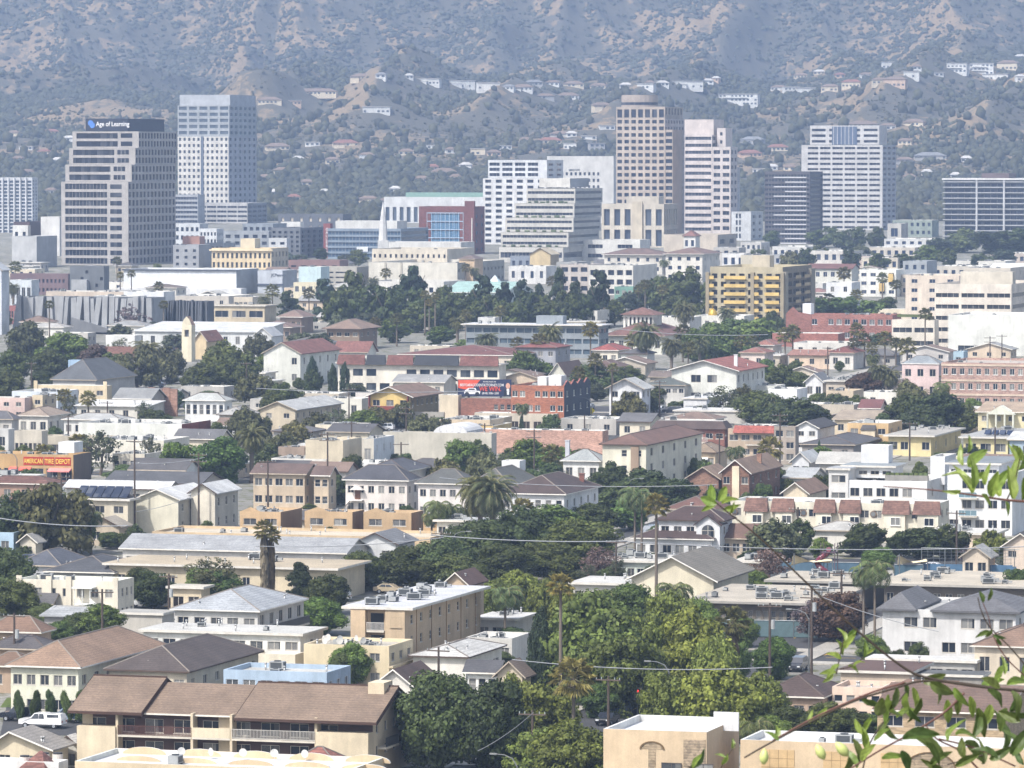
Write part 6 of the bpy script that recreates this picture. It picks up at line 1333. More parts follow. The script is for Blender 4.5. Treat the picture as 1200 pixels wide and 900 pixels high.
# slanted grey museum-like mall front
def slit_front(label, x0, x1, x2, yt, yg, n, c_, dark, tilt):
    t = tower(label, x0, x1, x2, yt, yg, '5d6166', None, None, nm='mall_building', cat='shopping mall', side=c_)
    mb = MB(); r = random.Random(n)
    for k in range(n):
        u0, u1 = t.w * k / n + .15, t.w * (k + 1) / n - (.15 if k % 4 else .8); s0 = tilt * r.uniform(-.6, 1); s1 = tilt * r.uniform(-.6, 1) if k % 4 == 0 else s0
        o0 = .6 + r.random() * 1.6; zt = t.h + r.uniform(-.4, .5)
        P_ = [(u0 - s0, -o0 - .8, .5), (u1 - s1, -o0 - .8, .5), (u1, -o0, zt), (u0, -o0, zt)]; mb.quad(*P_)
        mb.quad((u0, -o0, zt), (u1, -o0, zt), (u1, -.01, zt), (u0, -.01, zt)); mb.quad((u1 - s1, -o0 - .8, .5), (u1 - s1, -.01, .5), (u1, -.01, zt), (u1, -o0, zt)); mb.quad((u0 - s0, -.01, .5), (u0 - s0, -o0 - .8, .5), (u0, -o0, zt), (u0, -.01, zt))
    sub(t, 'cladding', mb, M('stucco', c_)); return t
t = slit_front('folded grey panel mall front split by dark slits', 21, 180, 194, 349, 392, 22, 'a2a4a6', 1, 1.6)
mb = MB(); mb.tri((t.w * .42, -3.2, .6), (t.w * .78, -3.2, .6), (t.w * .42, -3.2, 5.2)); mb.quad((t.w * .42, -3.2, .6), (t.w * .42, -3.2, 5.2), (t.w * .42, -.1, 5.2), (t.w * .42, -.1, .6)); mb.quad((t.w * .42, -3.2, 5.2), (t.w * .78, -3.2, .6), (t.w * .78, -.1, .6), (t.w * .42, -.1, 5.2)); sub(t, 'canopy', mb, M('stucco', '77797d'))
slit_front('dark ribbed mall wing right of the folded grey panels', 195, 244, 251, 353, 390, 18, '5c6068', 1, .8)
for lb, x0, x1, x2, yt, h, c_, rc in (('long pinkish beige flat building behind the mall front', 54, 150, 165, 342, 5, 'cfbda8', 'd8d0c2'), ('white rooftop block behind the mall front', 110, 160, 172, 347, 6, 'e2e2de', 'e4e4e2'),
        ('bluish white box in front of the purplish brick office', 12, 37, 46, 328, 10, 'c4cbd0', 'd3d6d8'), ('small maroon garage under the white angular house', 10, 22, 30, 358, 6, 'a3605c', 'd8d4ce'),
        ('white two-part block under the white store', 145, 192, 205, 342, 7, 'e3e4e4', 'e4e4e2'), ('low beige block between the mall and the white store', 200, 268, 296, 347, 5, 'cdc4b6', 'd9d5cc'), ('small cream roof house right of the white store', 274, 296, 306, 348, 6, 'd6c8b0', 'd3ccc0')):
    B(lb, x0, x1, x2, yt, h, c_, 'fw', rc, fr=(1, 4), sr=None, ac=4, nm='building', cat='building')
b = B('pale yellow office with four square windows per floor', 344, 376, 382, 331, 9.0, 'e3d7b4', 'f', 'c9c6bc', fr=(2, 4, {'wf': .55, 'hf': .45}), nm='office_building', cat='office building', glass=M('glass', '3a4452'))
B('pale cyan box above the yellow office', 350, 376, 386, 320, 13, 'c3dade', 'fw', 'd6e2e4', fr=None, nm='building', cat='building', yg=357.5 - 2)
b = B('tan low offices with ribbon windows left of the pines', 250, 310, 324, 359, 5.5, 'cdbb98', 'o', 'c4b79e', fr=(1, 3, {'wf': .8, 'hf': .4}), nm='office_building', cat='office building')
B('brown-roofed house with deep eaves left of the pines', 328, 353, 367, 372, 5.0, 'a98f7c', 'h', '8e7264', fr=(1, 4, {'wf': .6}), rise=2, ov=1)
B('long brown-roofed house below the deep eaves one', 302, 340, 352, 384, 4.2, 'a08a78', 'h', '8a7066', fr=(1, 5, {'wf': .6}), rise=1.8, ov=1)
b = B('brown two-storey house with wide eaves among the pines', 383, 421, 442, 386, 6.0, '9b846c', 'h', '927764', fr=(2, 4, {'wf': .6}), sr=(2, 3), rise=2.6, ov=1.2)
B('white house with pale gable left of the red-roofed hall', 298, 318, 330, 393, 6.0, 'dfe0de', 'gd', 'b4b7ba', fr=(1, 2), rise=2)
# mission church
b = B('cream mission church with red roof', 228, 242, 260, 398, 5.5, 'dcc294', 'gd', '!9a5c4a', fr=None, rise=2.2, nm='church', cat='church')
tp = B('', 213, 224.5, 229, 381, None, 'e6d8b8', 'f', 'd9c6a0', into=b, yg=424, fr=(1, 1, {'wf': .45, 'hf': .2, 'sf': .72}), glass=M('plain', '5e6470'), win='bare', dep=.8)
mb = MB(); mb.poly([(0, 0, tp.h), (tp.w, 0, tp.h), (tp.w * .8, 0, tp.h + 1.5), (tp.w * .5, 0, tp.h + 2.4), (tp.w * .2, 0, tp.h + 1.5)]); mb.quad((0, 0, tp.h), (tp.w * .5, 0, tp.h + 2.4), (tp.w * .5, tp.d, tp.h + 2.4), (0, tp.d, tp.h), 1); mb.quad((tp.w * .5, 0, tp.h + 2.4), (tp.w, 0, tp.h), (tp.w, tp.d, tp.h), (tp.w * .5, tp.d, tp.h + 2.4), 1); sub(tp, 'gable', mb, [M('stucco', 'e6d8b8'), M('tile', 'b98a6a')])
B('long white hall roof behind the mission church', 158, 300, 332, 389, 5.5, 'd6d7d4', 'sh', 'd3d4d2', fr=(1, 10), rise=2, nm='hall', cat='hall')
B('low brick-topped wall building left of the mission church', 110, 166, 172, 407, 3.0, 'brick:93685a', 'f', 'b08a78', fr=None, nm='building', cat='building')
B('white garden pavilion right of the folded mall front', 124, 158, 166, 393, 5, 'e3e2dc', 'fw', 'dcdad2', fr=None, nm='building', cat='building')
# department store with the theatre spire behind
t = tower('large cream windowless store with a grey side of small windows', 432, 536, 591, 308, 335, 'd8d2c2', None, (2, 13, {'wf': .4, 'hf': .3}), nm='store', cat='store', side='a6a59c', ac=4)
for k in (.18, .36): boxpart(t, 'pilaster', t.w * k, t.w * k + .7, -.4, -.004, 0, t.h, M('stucco', 'c4bcaa'))
t = tower('cream roof level with arched openings behind the store parapet', 436, 524, 556, 292, 328, 'd9cdb6', (3, 14, {'wf': .4, 'hf': .4, 'skip': tuple((i, j) for i in (0, 1) for j in range(14))}), None, nm='building', cat='building', ac=6)
tower('long white flat building left of the brick office base', 446, 540, 556, 284, 318, 'd6d4ce', (2, 8, {'wf': .3, 'hf': .3}), None, nm='building', cat='building')
P = gnd(449, 321); s_ = thing('theatre_spire', 'slim white theatre spire rising behind the cream store', 'spire', P, 0)
mb = MB(); mb.box(-2.2, 2.2, -2.2, 2.2, 0, 14); mb.tube([(0, 0, 14), (0, 0, 22)], [1.9, 1.5], 8); mb.build('shaft', M('stucco', 'd4d3d0'), s_)
mb = MB(); mb.tube([(0, 0, 22), (0, 0, 25), (0, 0, 30)], [1.3, .9, .1], 8); mb.build('pinnacle', M('stucco', 'd6d6d6'), s_)
tower('reddish brown low strip building left of the cream store', 338, 398, 408, 305, 324, '8c6a66', (2, 5, {'wf': .5, 'hf': .3}), None, nm='building', cat='building', ac=3)
tower('concrete parking structure with a sloping ramp', 366, 418, 432, 313, 334, 'b3ada0', (3, 2, {'wf': .9, 'hf': .3}), None, nm='parking_structure', cat='parking structure')
tower('white low storefront row behind the pines', 432, 520, 545, 330, 348, 'd9d5cc', (1, 9, {'wf': .5}), None, nm='shop', cat='shop')
b = B('mint green metal-roofed building with a pale pyramid skylight', 522, 592, 624, 343, 7.0, 'c9d6d2', 'gw', '9cc4ba', fr=(2, 6), rise=3.2, nm='building', cat='building')
mb = MB(); cx = b.w * .55
for p, q in (((-3, -3), (3, -3)), ((3, -3), (3, 3)), ((3, 3), (-3, 3)), ((-3, 3), (-3, -3))): mb.tri((cx + p[0], b.d * .6 + p[1], 8.5), (cx + q[0], b.d * .6 + q[1], 8.5), (cx, b.d * .6, 12.5))
sub(b, 'skylight', mb, M('plain', 'c6d6d8', .3))
B('peach flat building beside the mint green roof', 538, 556, 566, 302, 10, 'd9b98e', 'h', '7a655c', fr=None, rise=1.5, nm='building', cat='building', yg=334)
B('tan gabled warehouse below the terraced office', 621, 645, 655, 298, 8.5, 'd3ba86', 'gd', 'c9b894', rise=2.5, nm='warehouse', cat='warehouse', side='b5a078')
B('blue-grey low shop left of the tan gabled warehouse', 598, 622, 628, 300, 7, '8791a0', 'f', 'a9adb2', fr=(1, 3), nm='shop', cat='shop')
B('white flat shop under the tan gabled warehouse', 596, 640, 652, 312, 7, 'd9d8d4', 'fw', 'dedcd6', fr=(1, 4), ac=3, nm='shop', cat='shop')
B('grey flat building with small square windows left of the long balconied flats', 652, 676, 692, 307, 9.5, 'a9a9a6', 'f', 'bdbcb8', fr=(2, 2), nm='building', cat='building')
t = tower('white office with dark ribbons beneath the stone podium', 680, 750, 762, 281, 306, 'd8d6cf', (2, 2, {'wf': .5, 'hf': .4}), None, nm='office_building', cat='office building', ac=6)
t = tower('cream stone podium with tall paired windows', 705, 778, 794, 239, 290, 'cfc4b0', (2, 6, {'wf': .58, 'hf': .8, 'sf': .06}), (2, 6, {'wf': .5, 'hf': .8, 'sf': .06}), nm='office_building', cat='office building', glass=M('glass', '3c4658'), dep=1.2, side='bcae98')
boxpart(t, 'attic', t.w * .38, t.w * .9, 2, 12, t.h - 1, t.h + 3.6, M('stucco', 'cfc4b0')); boxpart(t, 'pediment', t.w * .5, t.w * .66, -1.2, -.004, 0, t.h + 1.2, M('stucco', 'd6c7ab'))
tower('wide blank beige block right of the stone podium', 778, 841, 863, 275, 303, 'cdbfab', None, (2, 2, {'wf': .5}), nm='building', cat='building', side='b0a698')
b = B('white Mediterranean apartments with brown hip roof and square windows', 780, 823, 843, 298, 11, 'e3ddcf', 'h', '84665a', fr=(3, 4, {'ww': 1.6}), sr=(3, 3), rise=2.2, nm='apartment_building', cat='apartments', ov=1)
b = B('white Mediterranean building with long brown roof left of its twin', 708, 776, 788, 299, 8, 'ddd6c8', 'h', '7d6258', fr=(2, 6), rise=2.4, nm='apartment_building', cat='apartments', ov=1)
B('small white turret house with a reddish pyramid roof', 801, 815, 820, 284, 13, 'dedbd4', 'h', '8d5b50', fr=(2, 2), rise=2.4, yg=312, nm='building', cat='building')
b = B('long white balconied flats behind the dark trees', 690, 742, 770, 311, 11, 'd9d4c8', 'f', 'c9c6be', fr=(3, 5, {'wf': .7, 'hf': .55, 'sf': .1}), dep=1.2, win='bare', nm='apartment_building', cat='apartments', ac=3)
b = B('pinkish grey apartments with balconies left of the white balconied flats', 656, 690, 706, 310, 11, 'c4b9b0', 'f', 'bdb9b2', fr=(3, 3, {'wf': .7, 'hf': .5}), dep=1.0, win='bare', nm='apartment_building', cat='apartments')
B('teal glass-fronted house among the dark trees', 720, 742, 748, 336, 7, '6fa08e', 'f', '9db8ae', fr=(2, 3, {'wf': .6}), nm='building', cat='building')
B('white sculpted house left of the tall palms', 560, 580, 588, 372, 5, 'd8d8d4', 'f', 'd8d8d4', fr=(1, 2), nm='building', cat='building')
b = B('white temple with a small gold dome', 814, 872, 884, 370, 5.4, 'e6e1d4', 'fw', 'e3e0d8', fr=(1, 6), nm='temple', cat='temple')
mb = MB(); n = 14; cx = b.w * .32
for j in range(5):
    for q in range(n):
        A = lambda jj, qq: (cx + 1.5 * math.cos(jj * .314) * math.cos(qq * 6.283 / n), 3 + 1.5 * math.cos(jj * .314) * math.sin(qq * 6.283 / n), 5.4 + 2.0 * math.sin(jj * .314)); mb.quad(A(j, q), A(j, q + 1), A(j + 1, q + 1), A(j + 1, q))
mb.tube([(cx, 3, 7.3), (cx, 3, 8.6)], [.15, .02], 5); sub(b, 'dome', mb, M('metal', 'c9a646'), True)
t = tower('white and dark glass office behind the beige block', 857, 880, 894, 248, 282, 'cfd2d4', (4, 2, {'wf': .6, 'hf': .7, 'm': (2, 5)}), (4, 2, {'wf': .4}), nm='office_building', cat='office building')
for lb, x0, x1, x2, yt, h, c_, fr in (('low pale office with framed windows below the white ribbon tower', 868, 892, 902, 284, 8, 'c9c6c0', (2, 4)), ('grey box office left of the low pale office', 836, 866, 874, 290, 9, 'b3afa8', (2, 3)), ('white flat warehouse row right of the dark striped tower', 905, 945, 962, 289, 6, 'd6d4ce', (1, 5)),
        ('grey awning-roofed shop under the dark striped tower', 900, 930, 944, 299, 5, 'b9b9b8', (1, 4)), ('white low block below the broad grey tower', 946, 1000, 1014, 294, 6, 'd5cec4', (1, 6)), ('white parking deck right of the broad grey tower', 1036, 1092, 1104, 280, 7, 'd3d3d0', (2, 6)),
        ('green-grey stepped block behind the parking deck', 1046, 1092, 1100, 258, 9, '98a69c', (2, 7)), ('cream low row in front of the parking deck', 1012, 1072, 1086, 290, 5, 'cdc3b2', (1, 7)), ('pale concrete box beside the green-grey block', 1040, 1056, 1064, 262, 10, 'c3bfb6', (1, 1)),
        ('brown-trimmed flat shop at the right edge under the slab', 1160, 1210, 1225, 297, 5, 'c6b8aa', (1, 6)), ('white low shop at the right edge', 1120, 1178, 1190, 306, 5, 'd6d2c8', (1, 6)), ('beige flats right of the dark round trees', 1056, 1100, 1112, 322, 8, 'd0c2ae', (2, 5)),
        ('cream bungalow row behind the beige flats', 1094, 1150, 1162, 312, 6, 'cfc6b6', (1, 6)), ('pale flat building in front of the broad grey tower', 1000, 1036, 1044, 300, 6, 'cbb9ae', (1, 4)), ('sand-coloured flats right of the tall yellow-balcony block', 1010, 1052, 1064, 302, 6, 'cfc4b0', (1, 5)),
        ('cream penthouse-topped block behind the yellow balconies', 868, 894, 902, 299, 9, 'c9bfa6', None), ('white and red shop left of the yellow balconies', 846, 872, 880, 297, 7, 'd9d7d4', (1, 3)), ('tan flat block at the far right behind the cream office', 1130, 1184, 1200, 314, 8, 'cfc4b2', (2, 4))):
    B(lb, x0, x1, x2, yt, h, c_, 'fw', 'd9d7d2', fr=fr and (fr[0], fr[1], {'wf': .5, 'hf': .45}), sr=fr and (fr[0], 2), ac=4, nm='building', cat='building')
b = B('white tent-roofed market hall at the right', 1157, 1205, 1222, 317, 5, 'b3aea6', 'gw', 'e9ebee', fr=(1, 4), rise=2.4, nm='market_hall', cat='hall')
B('white low houses behind the school trees', 455, 520, 534, 368, 5, 'd2cdc4', 'h', 'a08c80', fr=(1, 4), rise=1.5)
B('white flat building with a dark red shed behind the hip-roofed cupola', 800, 830, 842, 392, 5, 'e0ddd6', 'fw', 'dcdad4', fr=(1, 4))
B('white trailer-like row under the fan palms', 836, 882, 896, 405, 4, 'dddcd8', 'o', 'd6d6d4', fr=(1, 5), ac=5)
B('red-tiled cottage right of the big green tree', 884, 906, 916, 405, 4.4, 'd8c6b4', 'h', '!ad6650', fr=(1, 2), rise=1.4)
B('pale pink cottage behind the large white apartments', 868, 896, 906, 414, 5, 'e0cdbf', 'h', '!a8604c', fr=(1, 2), rise=1.3)
B('long white parapet building behind the hip-roofed cupola', 742, 808, 822, 372, 7, 'dbd7cc', 'fw', 'd6d2c8', fr=None)
B('white and grey house left of the wide hip roof', 662, 700, 714, 364, 6, 'd7d3c8', 'fw', 'cdc9c0', fr=(1, 4))

# ================================================================== trees of the photograph: kind, x, top row, width, foot row
TREES = '''
d 515 786 104 906;d 574 790 88 908;d 496 812 60 900;b 630 798 96 880;b 600 792 60 866;b 668 846 96 918;b 632 850 84 912;b 700 856 44 912
b 690 698 128 822;b 655 716 72 812;b 728 742 104 836;b 742 716 76 816;b 806 716 104 816;b 836 742 60 822;b 786 786 84 866;b 840 780 110 868;b 890 790 70 862;b 786 690 70 772;g 700 800 46 842;b 664 684 50 756
y 634 728 38 826;b 606 670 66 722;b 578 676 54 726;b 646 676 60 736;g 736 682 70 752;d 770 746 60 812;g 820 700 50 770;g 862 752 40 800
d 560 606 86 676;d 622 596 104 674;d 676 606 92 676;d 520 630 74 690;d 470 640 70 690;d 426 646 54 692;d 590 636 80 688;d 648 634 76 682;p 700 640 54 686;d 540 650 70 694;d 500 652 60 692
c 352 660 30 708;d 384 670 52 720;e 370 700 64 744;d 344 716 40 748;d 310 700 40 736;g 412 752 52 806;d 398 764 34 808;h 332 786 16 808;h 318 785 15 806
n 256 654 78 712;g 262 668 50 712;g 236 664 40 706;d 180 668 50 714;d 160 664 34 706;o 60 564 96 652;d 20 574 66 652;g 90 590 46 648;d 8 640 70 722;d 24 680 60 730;g 120 708 60 752;d 92 716 44 752;g 66 728 40 756;h 26 742 40 770;g 130 740 30 760;d 110 655 40 684;o 214 738 30 764
e 208 516 50 562;e 262 512 66 566;e 236 520 40 562;n 118 500 52 558;d 96 534 26 564;n 178 510 34 552;h 150 548 56 566;o 286 478 44 520;o 302 484 34 518;n 82 462 24 492;n 168 470 26 496;h 206 456 26 482;g 194 462 24 484
x 32 376 56 432;g 76 390 64 436;d 16 408 46 456;d 58 408 50 448;u 112 402 44 444;o 160 408 56 456;o 196 404 44 446;d 262 398 60 452;d 280 408 56 464;d 236 424 54 466;b 286 418 36 448;o 190 420 40 450;d 130 412 40 448;d 8 432 44 470;d 52 434 40 462;g 316 412 40 446;g 354 408 44 448;o 304 390 36 426;d 330 446 40 486;d 366 432 26 470;y 366 424 16 466;y 390 432 14 470;y 404 430 14 470;o 300 436 46 476;d 320 458 34 490;d 346 456 32 484;x 416 448 30 474;d 236 462 40 490;d 180 480 40 504
p 156 356 44 394;h 173 386 26 406;c 337 342 28 372;x 206 388 30 410;x 140 380 30 402;n 140 396 28 414;x 188 374 26 394
d 396 340 40 388;d 424 336 40 388;d 452 330 44 388;d 494 336 44 388;d 526 334 44 388;d 576 340 40 386;d 618 340 40 384;d 664 340 40 386;d 640 344 36 384;c 381 324 34 380;d 416 308 44 382;c 438 336 44 386;c 482 308 42 382;d 462 336 44 386;d 508 338 52 388;d 538 336 40 384;c 565 325 34 382;c 590 328 30 380;c 612 330 24 378;c 632 334 22 376;c 655 316 26 380;c 674 332 26 382;c 702 320 34 384;d 684 344 34 386;d 720 350 30 382;d 488 356 40 390;g 462 372 40 402;x 398 366 36 398;x 430 362 34 392;x 350 386 40 414;x 376 390 30 416;g 516 382 44 404;g 550 396 40 414;d 560 352 34 386;d 600 352 40 386;d 640 350 36 384
d 778 316 50 368;d 808 312 56 370;d 838 324 36 376;d 756 330 30 366;d 824 350 30 380;d 790 344 40 376;x 736 342 30 372;n 664 394 26 414;d 868 314 24 344
o 926 292 28 318;d 944 290 26 318;d 996 290 28 318;d 1030 296 30 322;g 1084 286 44 312;d 1060 296 34 318;d 1130 268 60 296;d 1168 270 60 298;d 1196 268 44 298;d 965 264 40 290;d 996 264 42 294;d 1028 262 26 294;d 905 266 22 292;d 888 288 20 312;d 1110 290 26 314;y 1142 302 12 322;d 1150 296 30 318;x 1104 278 40 300;x 1176 292 36 312;d 960 286 26 308;x 1010 286 30 308
x 330 290 24 310;x 352 296 22 312;d 376 290 20 306;d 420 292 24 312;x 404 296 20 312;x 262 296 18 310
g 958 344 44 376;g 990 346 52 378;g 1018 350 44 378;d 1040 344 30 372;g 890 368 56 404;g 862 374 48 402;g 838 378 62 424;g 818 386 40 426;g 872 394 36 424;d 905 360 24 392;d 912 372 22 398
d 700 424 64 462;d 736 428 40 456;g 616 410 44 452;g 640 424 30 450;d 672 432 30 456;o 738 458 44 502;d 772 452 34 476;d 758 460 30 484;n 846 452 46 490;d 886 458 60 498;o 872 452 30 486;d 916 426 44 462;d 938 436 34 464;d 926 466 76 506;d 906 462 44 500;d 952 474 44 504;u 1012 436 44 474;d 978 460 40 490;d 1004 462 30 486;d 1062 460 56 506;d 1100 460 60 508;d 1130 474 40 508;d 1080 476 50 510;d 1190 434 46 476;o 1062 446 34 478;g 1140 466 24 488;d 1178 486 36 510;d 868 430 24 456;g 898 420 24 446
d 716 540 50 586;d 754 548 70 594;d 792 560 56 596;g 738 580 54 622;d 696 590 56 624;d 724 566 56 602;h 797 524 24 554;x 772 530 36 566;h 876 514 56 534;g 620 514 60 556;g 652 524 54 558;d 600 524 40 556;g 656 594 84 646;g 614 602 60 642;o 566 530 50 576;n 590 530 34 570;g 540 512 40 556;o 520 536 50 580;d 560 514 34 552;g 486 548 18 570;d 412 530 30 570;d 396 556 34 592;e 608 420 30 448;o 664 540 40 566
d 910 544 28 580;g 966 524 32 548;d 960 554 28 592;g 828 540 28 580;g 894 566 28 594;d 924 560 24 584;d 836 570 24 596;g 1000 592 30 616;n 940 478 20 500
o 906 610 70 656;d 936 606 36 650;p 902 640 48 690;g 886 668 36 698;d 1012 612 62 652;d 1082 616 62 656;d 1112 614 50 656;d 1056 622 40 654;b 1162 620 48 662;o 1196 626 34 662;p 1140 640 40 668;g 962 630 30 656;p 952 700 60 752;u 978 694 78 752;g 1022 744 40 782;e 908 746 50 796;g 1102 682 22 704;g 1168 684 28 710;g 1192 666 40 712;d 862 690 34 720;g 870 720 40 760;g 1030 640 40 668;n 1184 648 40 672;d 770 660 36 690;n 724 654 28 690;n 690 660 30 696
d 926 826 60 872;d 962 822 64 870;d 996 828 50 872;g 904 838 50 876;g 1020 836 40 868;d 1050 760 24 790
o 470 470 34 502;o 444 476 40 504;g 424 480 40 506;n 396 478 34 506;o 372 482 36 510;o 346 494 40 524;o 330 506 40 540;d 310 520 36 550;o 520 490 40 518;o 496 484 36 514;x 700 448 26 470;d 310 446 40 472;x 450 430 24 452;d 520 440 26 462
y 611 492 9 528;y 960 520 8 545
h 42 807 13 847;h 60 806 13 847;h 78 807 12 848;h 22 807 13 847;h 94 808 15 848
'''
for ln in TREES.strip().split('\n'):
    for it in ln.split(';'):
        k, a, b_, c_, d_ = it.split(); T(k, float(a), float(b_), float(c_), float(d_))
PALMS = '''
W 310 614 22 717;W 318 622 16 716;P 769 584 26 742;Q 744 570 40 660;Q 752 576 34 662;P 657 677 28 838;P 672 780 46 912;W 858 717 36 806;Q 886 842 44 912;Q 1025 656 42 760;Q 1012 664 34 756;Q 592 686 40 760;Q 790 682 44 764;Q 712 690 34 752
D 563 560 52 652;D 577 562 50 654;Q 514 586 34 648;Q 530 590 28 646;Q 506 600 24 646
P 58 354 10 404;P 192 354 10 404;P 154 318 9 350;P 141 320 8 348;P 186 332 11 356;D 173 402 34 448;D 295 503 32 566
D 645 383 28 432;P 632 394 18 434;P 692 381 18 440;D 757 382 32 434;P 741 394 16 432;D 787 398 24 436;D 802 358 24 404;D 852 362 20 396;P 835 390 16 424;P 868 396 15 428;P 882 396 14 428;D 820 398 20 430;P 678 432 14 472;P 606 398 14 430
P 498 342 10 394;P 510 344 10 396;P 503 352 9 392;P 440 374 12 406;P 465 370 14 406;D 570 392 26 420;P 546 365 12 398;P 586 361 13 400;P 598 380 12 410;P 756 330 12 370;P 748 336 11 368;P 776 336 12 372;P 784 334 11 370;P 620 384 12 412
P 989 316 15 352;P 1083 332 17 372;P 1066 346 10 378;P 1084 364 14 420;P 1034 322 12 352;P 1050 330 12 356;P 1004 382 16 426;P 920 388 18 430;P 929 384 17 430;P 1013 394 16 430;P 1037 392 17 432;P 1063 400 20 432;P 1050 398 14 430;D 1030 428 24 474;D 1042 434 24 474;P 971 346 13 376;P 1022 404 13 436;P 1000 398 12 432;Q 200 524 10 560;P 50 524 12 566;P 718 428 10 470;P 1090 372 10 410
'''
for ln in PALMS.strip().split('\n'):
    for it in ln.split(';'):
        k, a, b_, c_, d_ = it.split(); PL(k, float(a), float(b_), float(c_), float(d_))

# small outbuildings and cottages that fill the blocks
RECT = [(p_.dot(Wv), p_.dot(Dv), a_, b_) for p_, a_, b_ in FOOT]
def free(p, hw, hd, gap=1.5):
    u, v = p.dot(Wv), p.dot(Dv)
    return all(abs(u - a) > hw + b_ + gap or abs(v - c_) > hd + d_ + gap for a, c_, b_, d_ in RECT)
n_ = 0
for k in range(6000):
    if n_ >= 150: break
    py = 318 + 340 * rnd.random() ** 1.3; px = rnd.uniform(-10, 1210); s = scale_at(py); w_ = rnd.uniform(6, 13); dd = rnd.uniform(6, 11); p = gnd(px, py)
    if not free(p + Dv * dd / 2 - Wv * w_ / 2, w_ / 2, dd / 2): continue
    if 395 < py < 450 and 205 < px < 245 or 470 < py < 505 and 640 < px < 890 or py > 560 and 540 < px < 1000: continue
    h = rnd.uniform(2.6, 3.9); wc = rnd.choice(('e4dfd2', 'ddd0b4', 'c9bca6', 'e6d8bc', 'cfc8c0', 'd9c2a4', 'e8e6e0', 'b9b4ac')); rf_ = rnd.choice(('gd', 'gw', 'h', 'fw', 'o', 'fw')); rc = rnd.choice(('9a9a98', '6d6c6e', '8a7060', 'b7b4ac', '5c5a5c', '7a6a60')) if rf_ in ('gd', 'gw', 'h') else 'd9d6ce'
    yt_ = proj(p + Vector((0, 0, h)))[1]; words = {'e4dfd2': 'pale', 'ddd0b4': 'cream', 'c9bca6': 'tan', 'e6d8bc': 'cream', 'cfc8c0': 'pale grey', 'd9c2a4': 'peach', 'e8e6e0': 'white', 'b9b4ac': 'grey'}[wc] + {'gd': ' gabled', 'gw': ' gabled', 'h': ' hip-roofed', 'fw': ' flat-roofed', 'o': ' flat-roofed'}[rf_] + ' ' + ('cottage' if h < 4.5 else 'two-storey house')
    nr = len(REFS); b = B(words, px - w_ * s, px, px + 3, yt_, None, wc, rf_, rc, fr=(1 if h < 4.5 else 2, max(2, int(w_ / 3.4))), sr=(1 if h < 4.5 else 2, 2), yg=py, d=dd, rise=rnd.uniform(1, 1.8), ac=rnd.choice((0, 0, 2)) if rf_ in ('fw', 'o') else 0, vents=2 if s > 4 else 0)
    r_ = REFS.pop(); RECT.append((r_[6].dot(Wv), r_[6].dot(Dv), r_[7], r_[8])); FOL.append((b.root, words, px - w_ * s / 2, py, p.y, 'cottage')); n_ += 1
for k in range(160):
    py = 330 + 330 * rnd.random() ** 1.4; px = rnd.uniform(0, 1200); s = scale_at(py); p = gnd(px, py)
    if not free(p, 1, 1, .5) or (470 < py < 505 and 640 < px < 890): continue
    hh = rnd.uniform(6, 10 if py < 470 else 7) if k % 3 == 0 else rnd.uniform(2.5, 5)
    if k % 3 == 0: PL(rnd.choice('PPDQ'), px, py - hh * s, rnd.uniform(3.2, 4.6) * s, py)
    else: T('k', px, py - hh * s, rnd.uniform(3, 6) * s, py)
# low garden shrubs at the feet of the houses
n_ = 0
for rf in REFS:
    if not 430 < rf[4] < 800: continue
    for k in range(2):
        if rnd.random() < .62 and n_ < 190: T('k', rf[1] + (rf[2] - rf[1]) * rnd.random(), rf[4] + 3 - rnd.uniform(1.2, 3.4) * scale_at(rf[4]), rnd.uniform(2.5, 6) * scale_at(rf[4]), rf[4] + 3); n_ += 1
# ================================================================== streets and lots
road(728, 838, 'd', -70, 190, 11); road(950, 770, 'w', -60, 130, 11); road(620, 640, 'd', -40, 120, 9); road(520, 905, 'w', -30, 80, 10)
road(160, 556, 'w', -120, 200, 12); road(700, 486, 'w', -160, 190, 12); road(700, 520, 'd', -150, 500, 12); road(930, 560, 'd', -160, 200, 9); road(270, 690, 'd', -80, 260, 9)
def lot(x0, x1, ya, yb, m=ASPH, nm='parking_lot'):
    mb = MB(); q = [gnd(x0, yb), gnd(x1, yb), gnd(x1 + 8, ya), gnd(x0 + 8, ya)]
    for p in q: p.z += .02
    mb.quad(*q); kind(mb.build(nm, m), 'structure')
lot(0, 100, 826, 862); lot(640, 860, 476, 498); lot(880, 1200, 655, 672); lot(390, 500, 486, 512, M('flat', '8d8a84')); lot(150, 220, 700, 712, M('flat', '8d8a84'))
lot(0, 100, 818, 829, M('leaf', '5c7038'), 'lawn'); lot(700, 760, 806, 826, M('plain', '4e5c34'), 'lawn')
mb = MB()
for k in range(5):
    p = gnd(934 + 9 * k, 768); p.z += .045; mb.quad(p, p + Wv * .7, p + Wv * .7 + Dv * 3.2, p + Dv * 3.2)
kind(mb.build('crosswalk', M('plain', 'd9aa4a', .7)), 'structure')

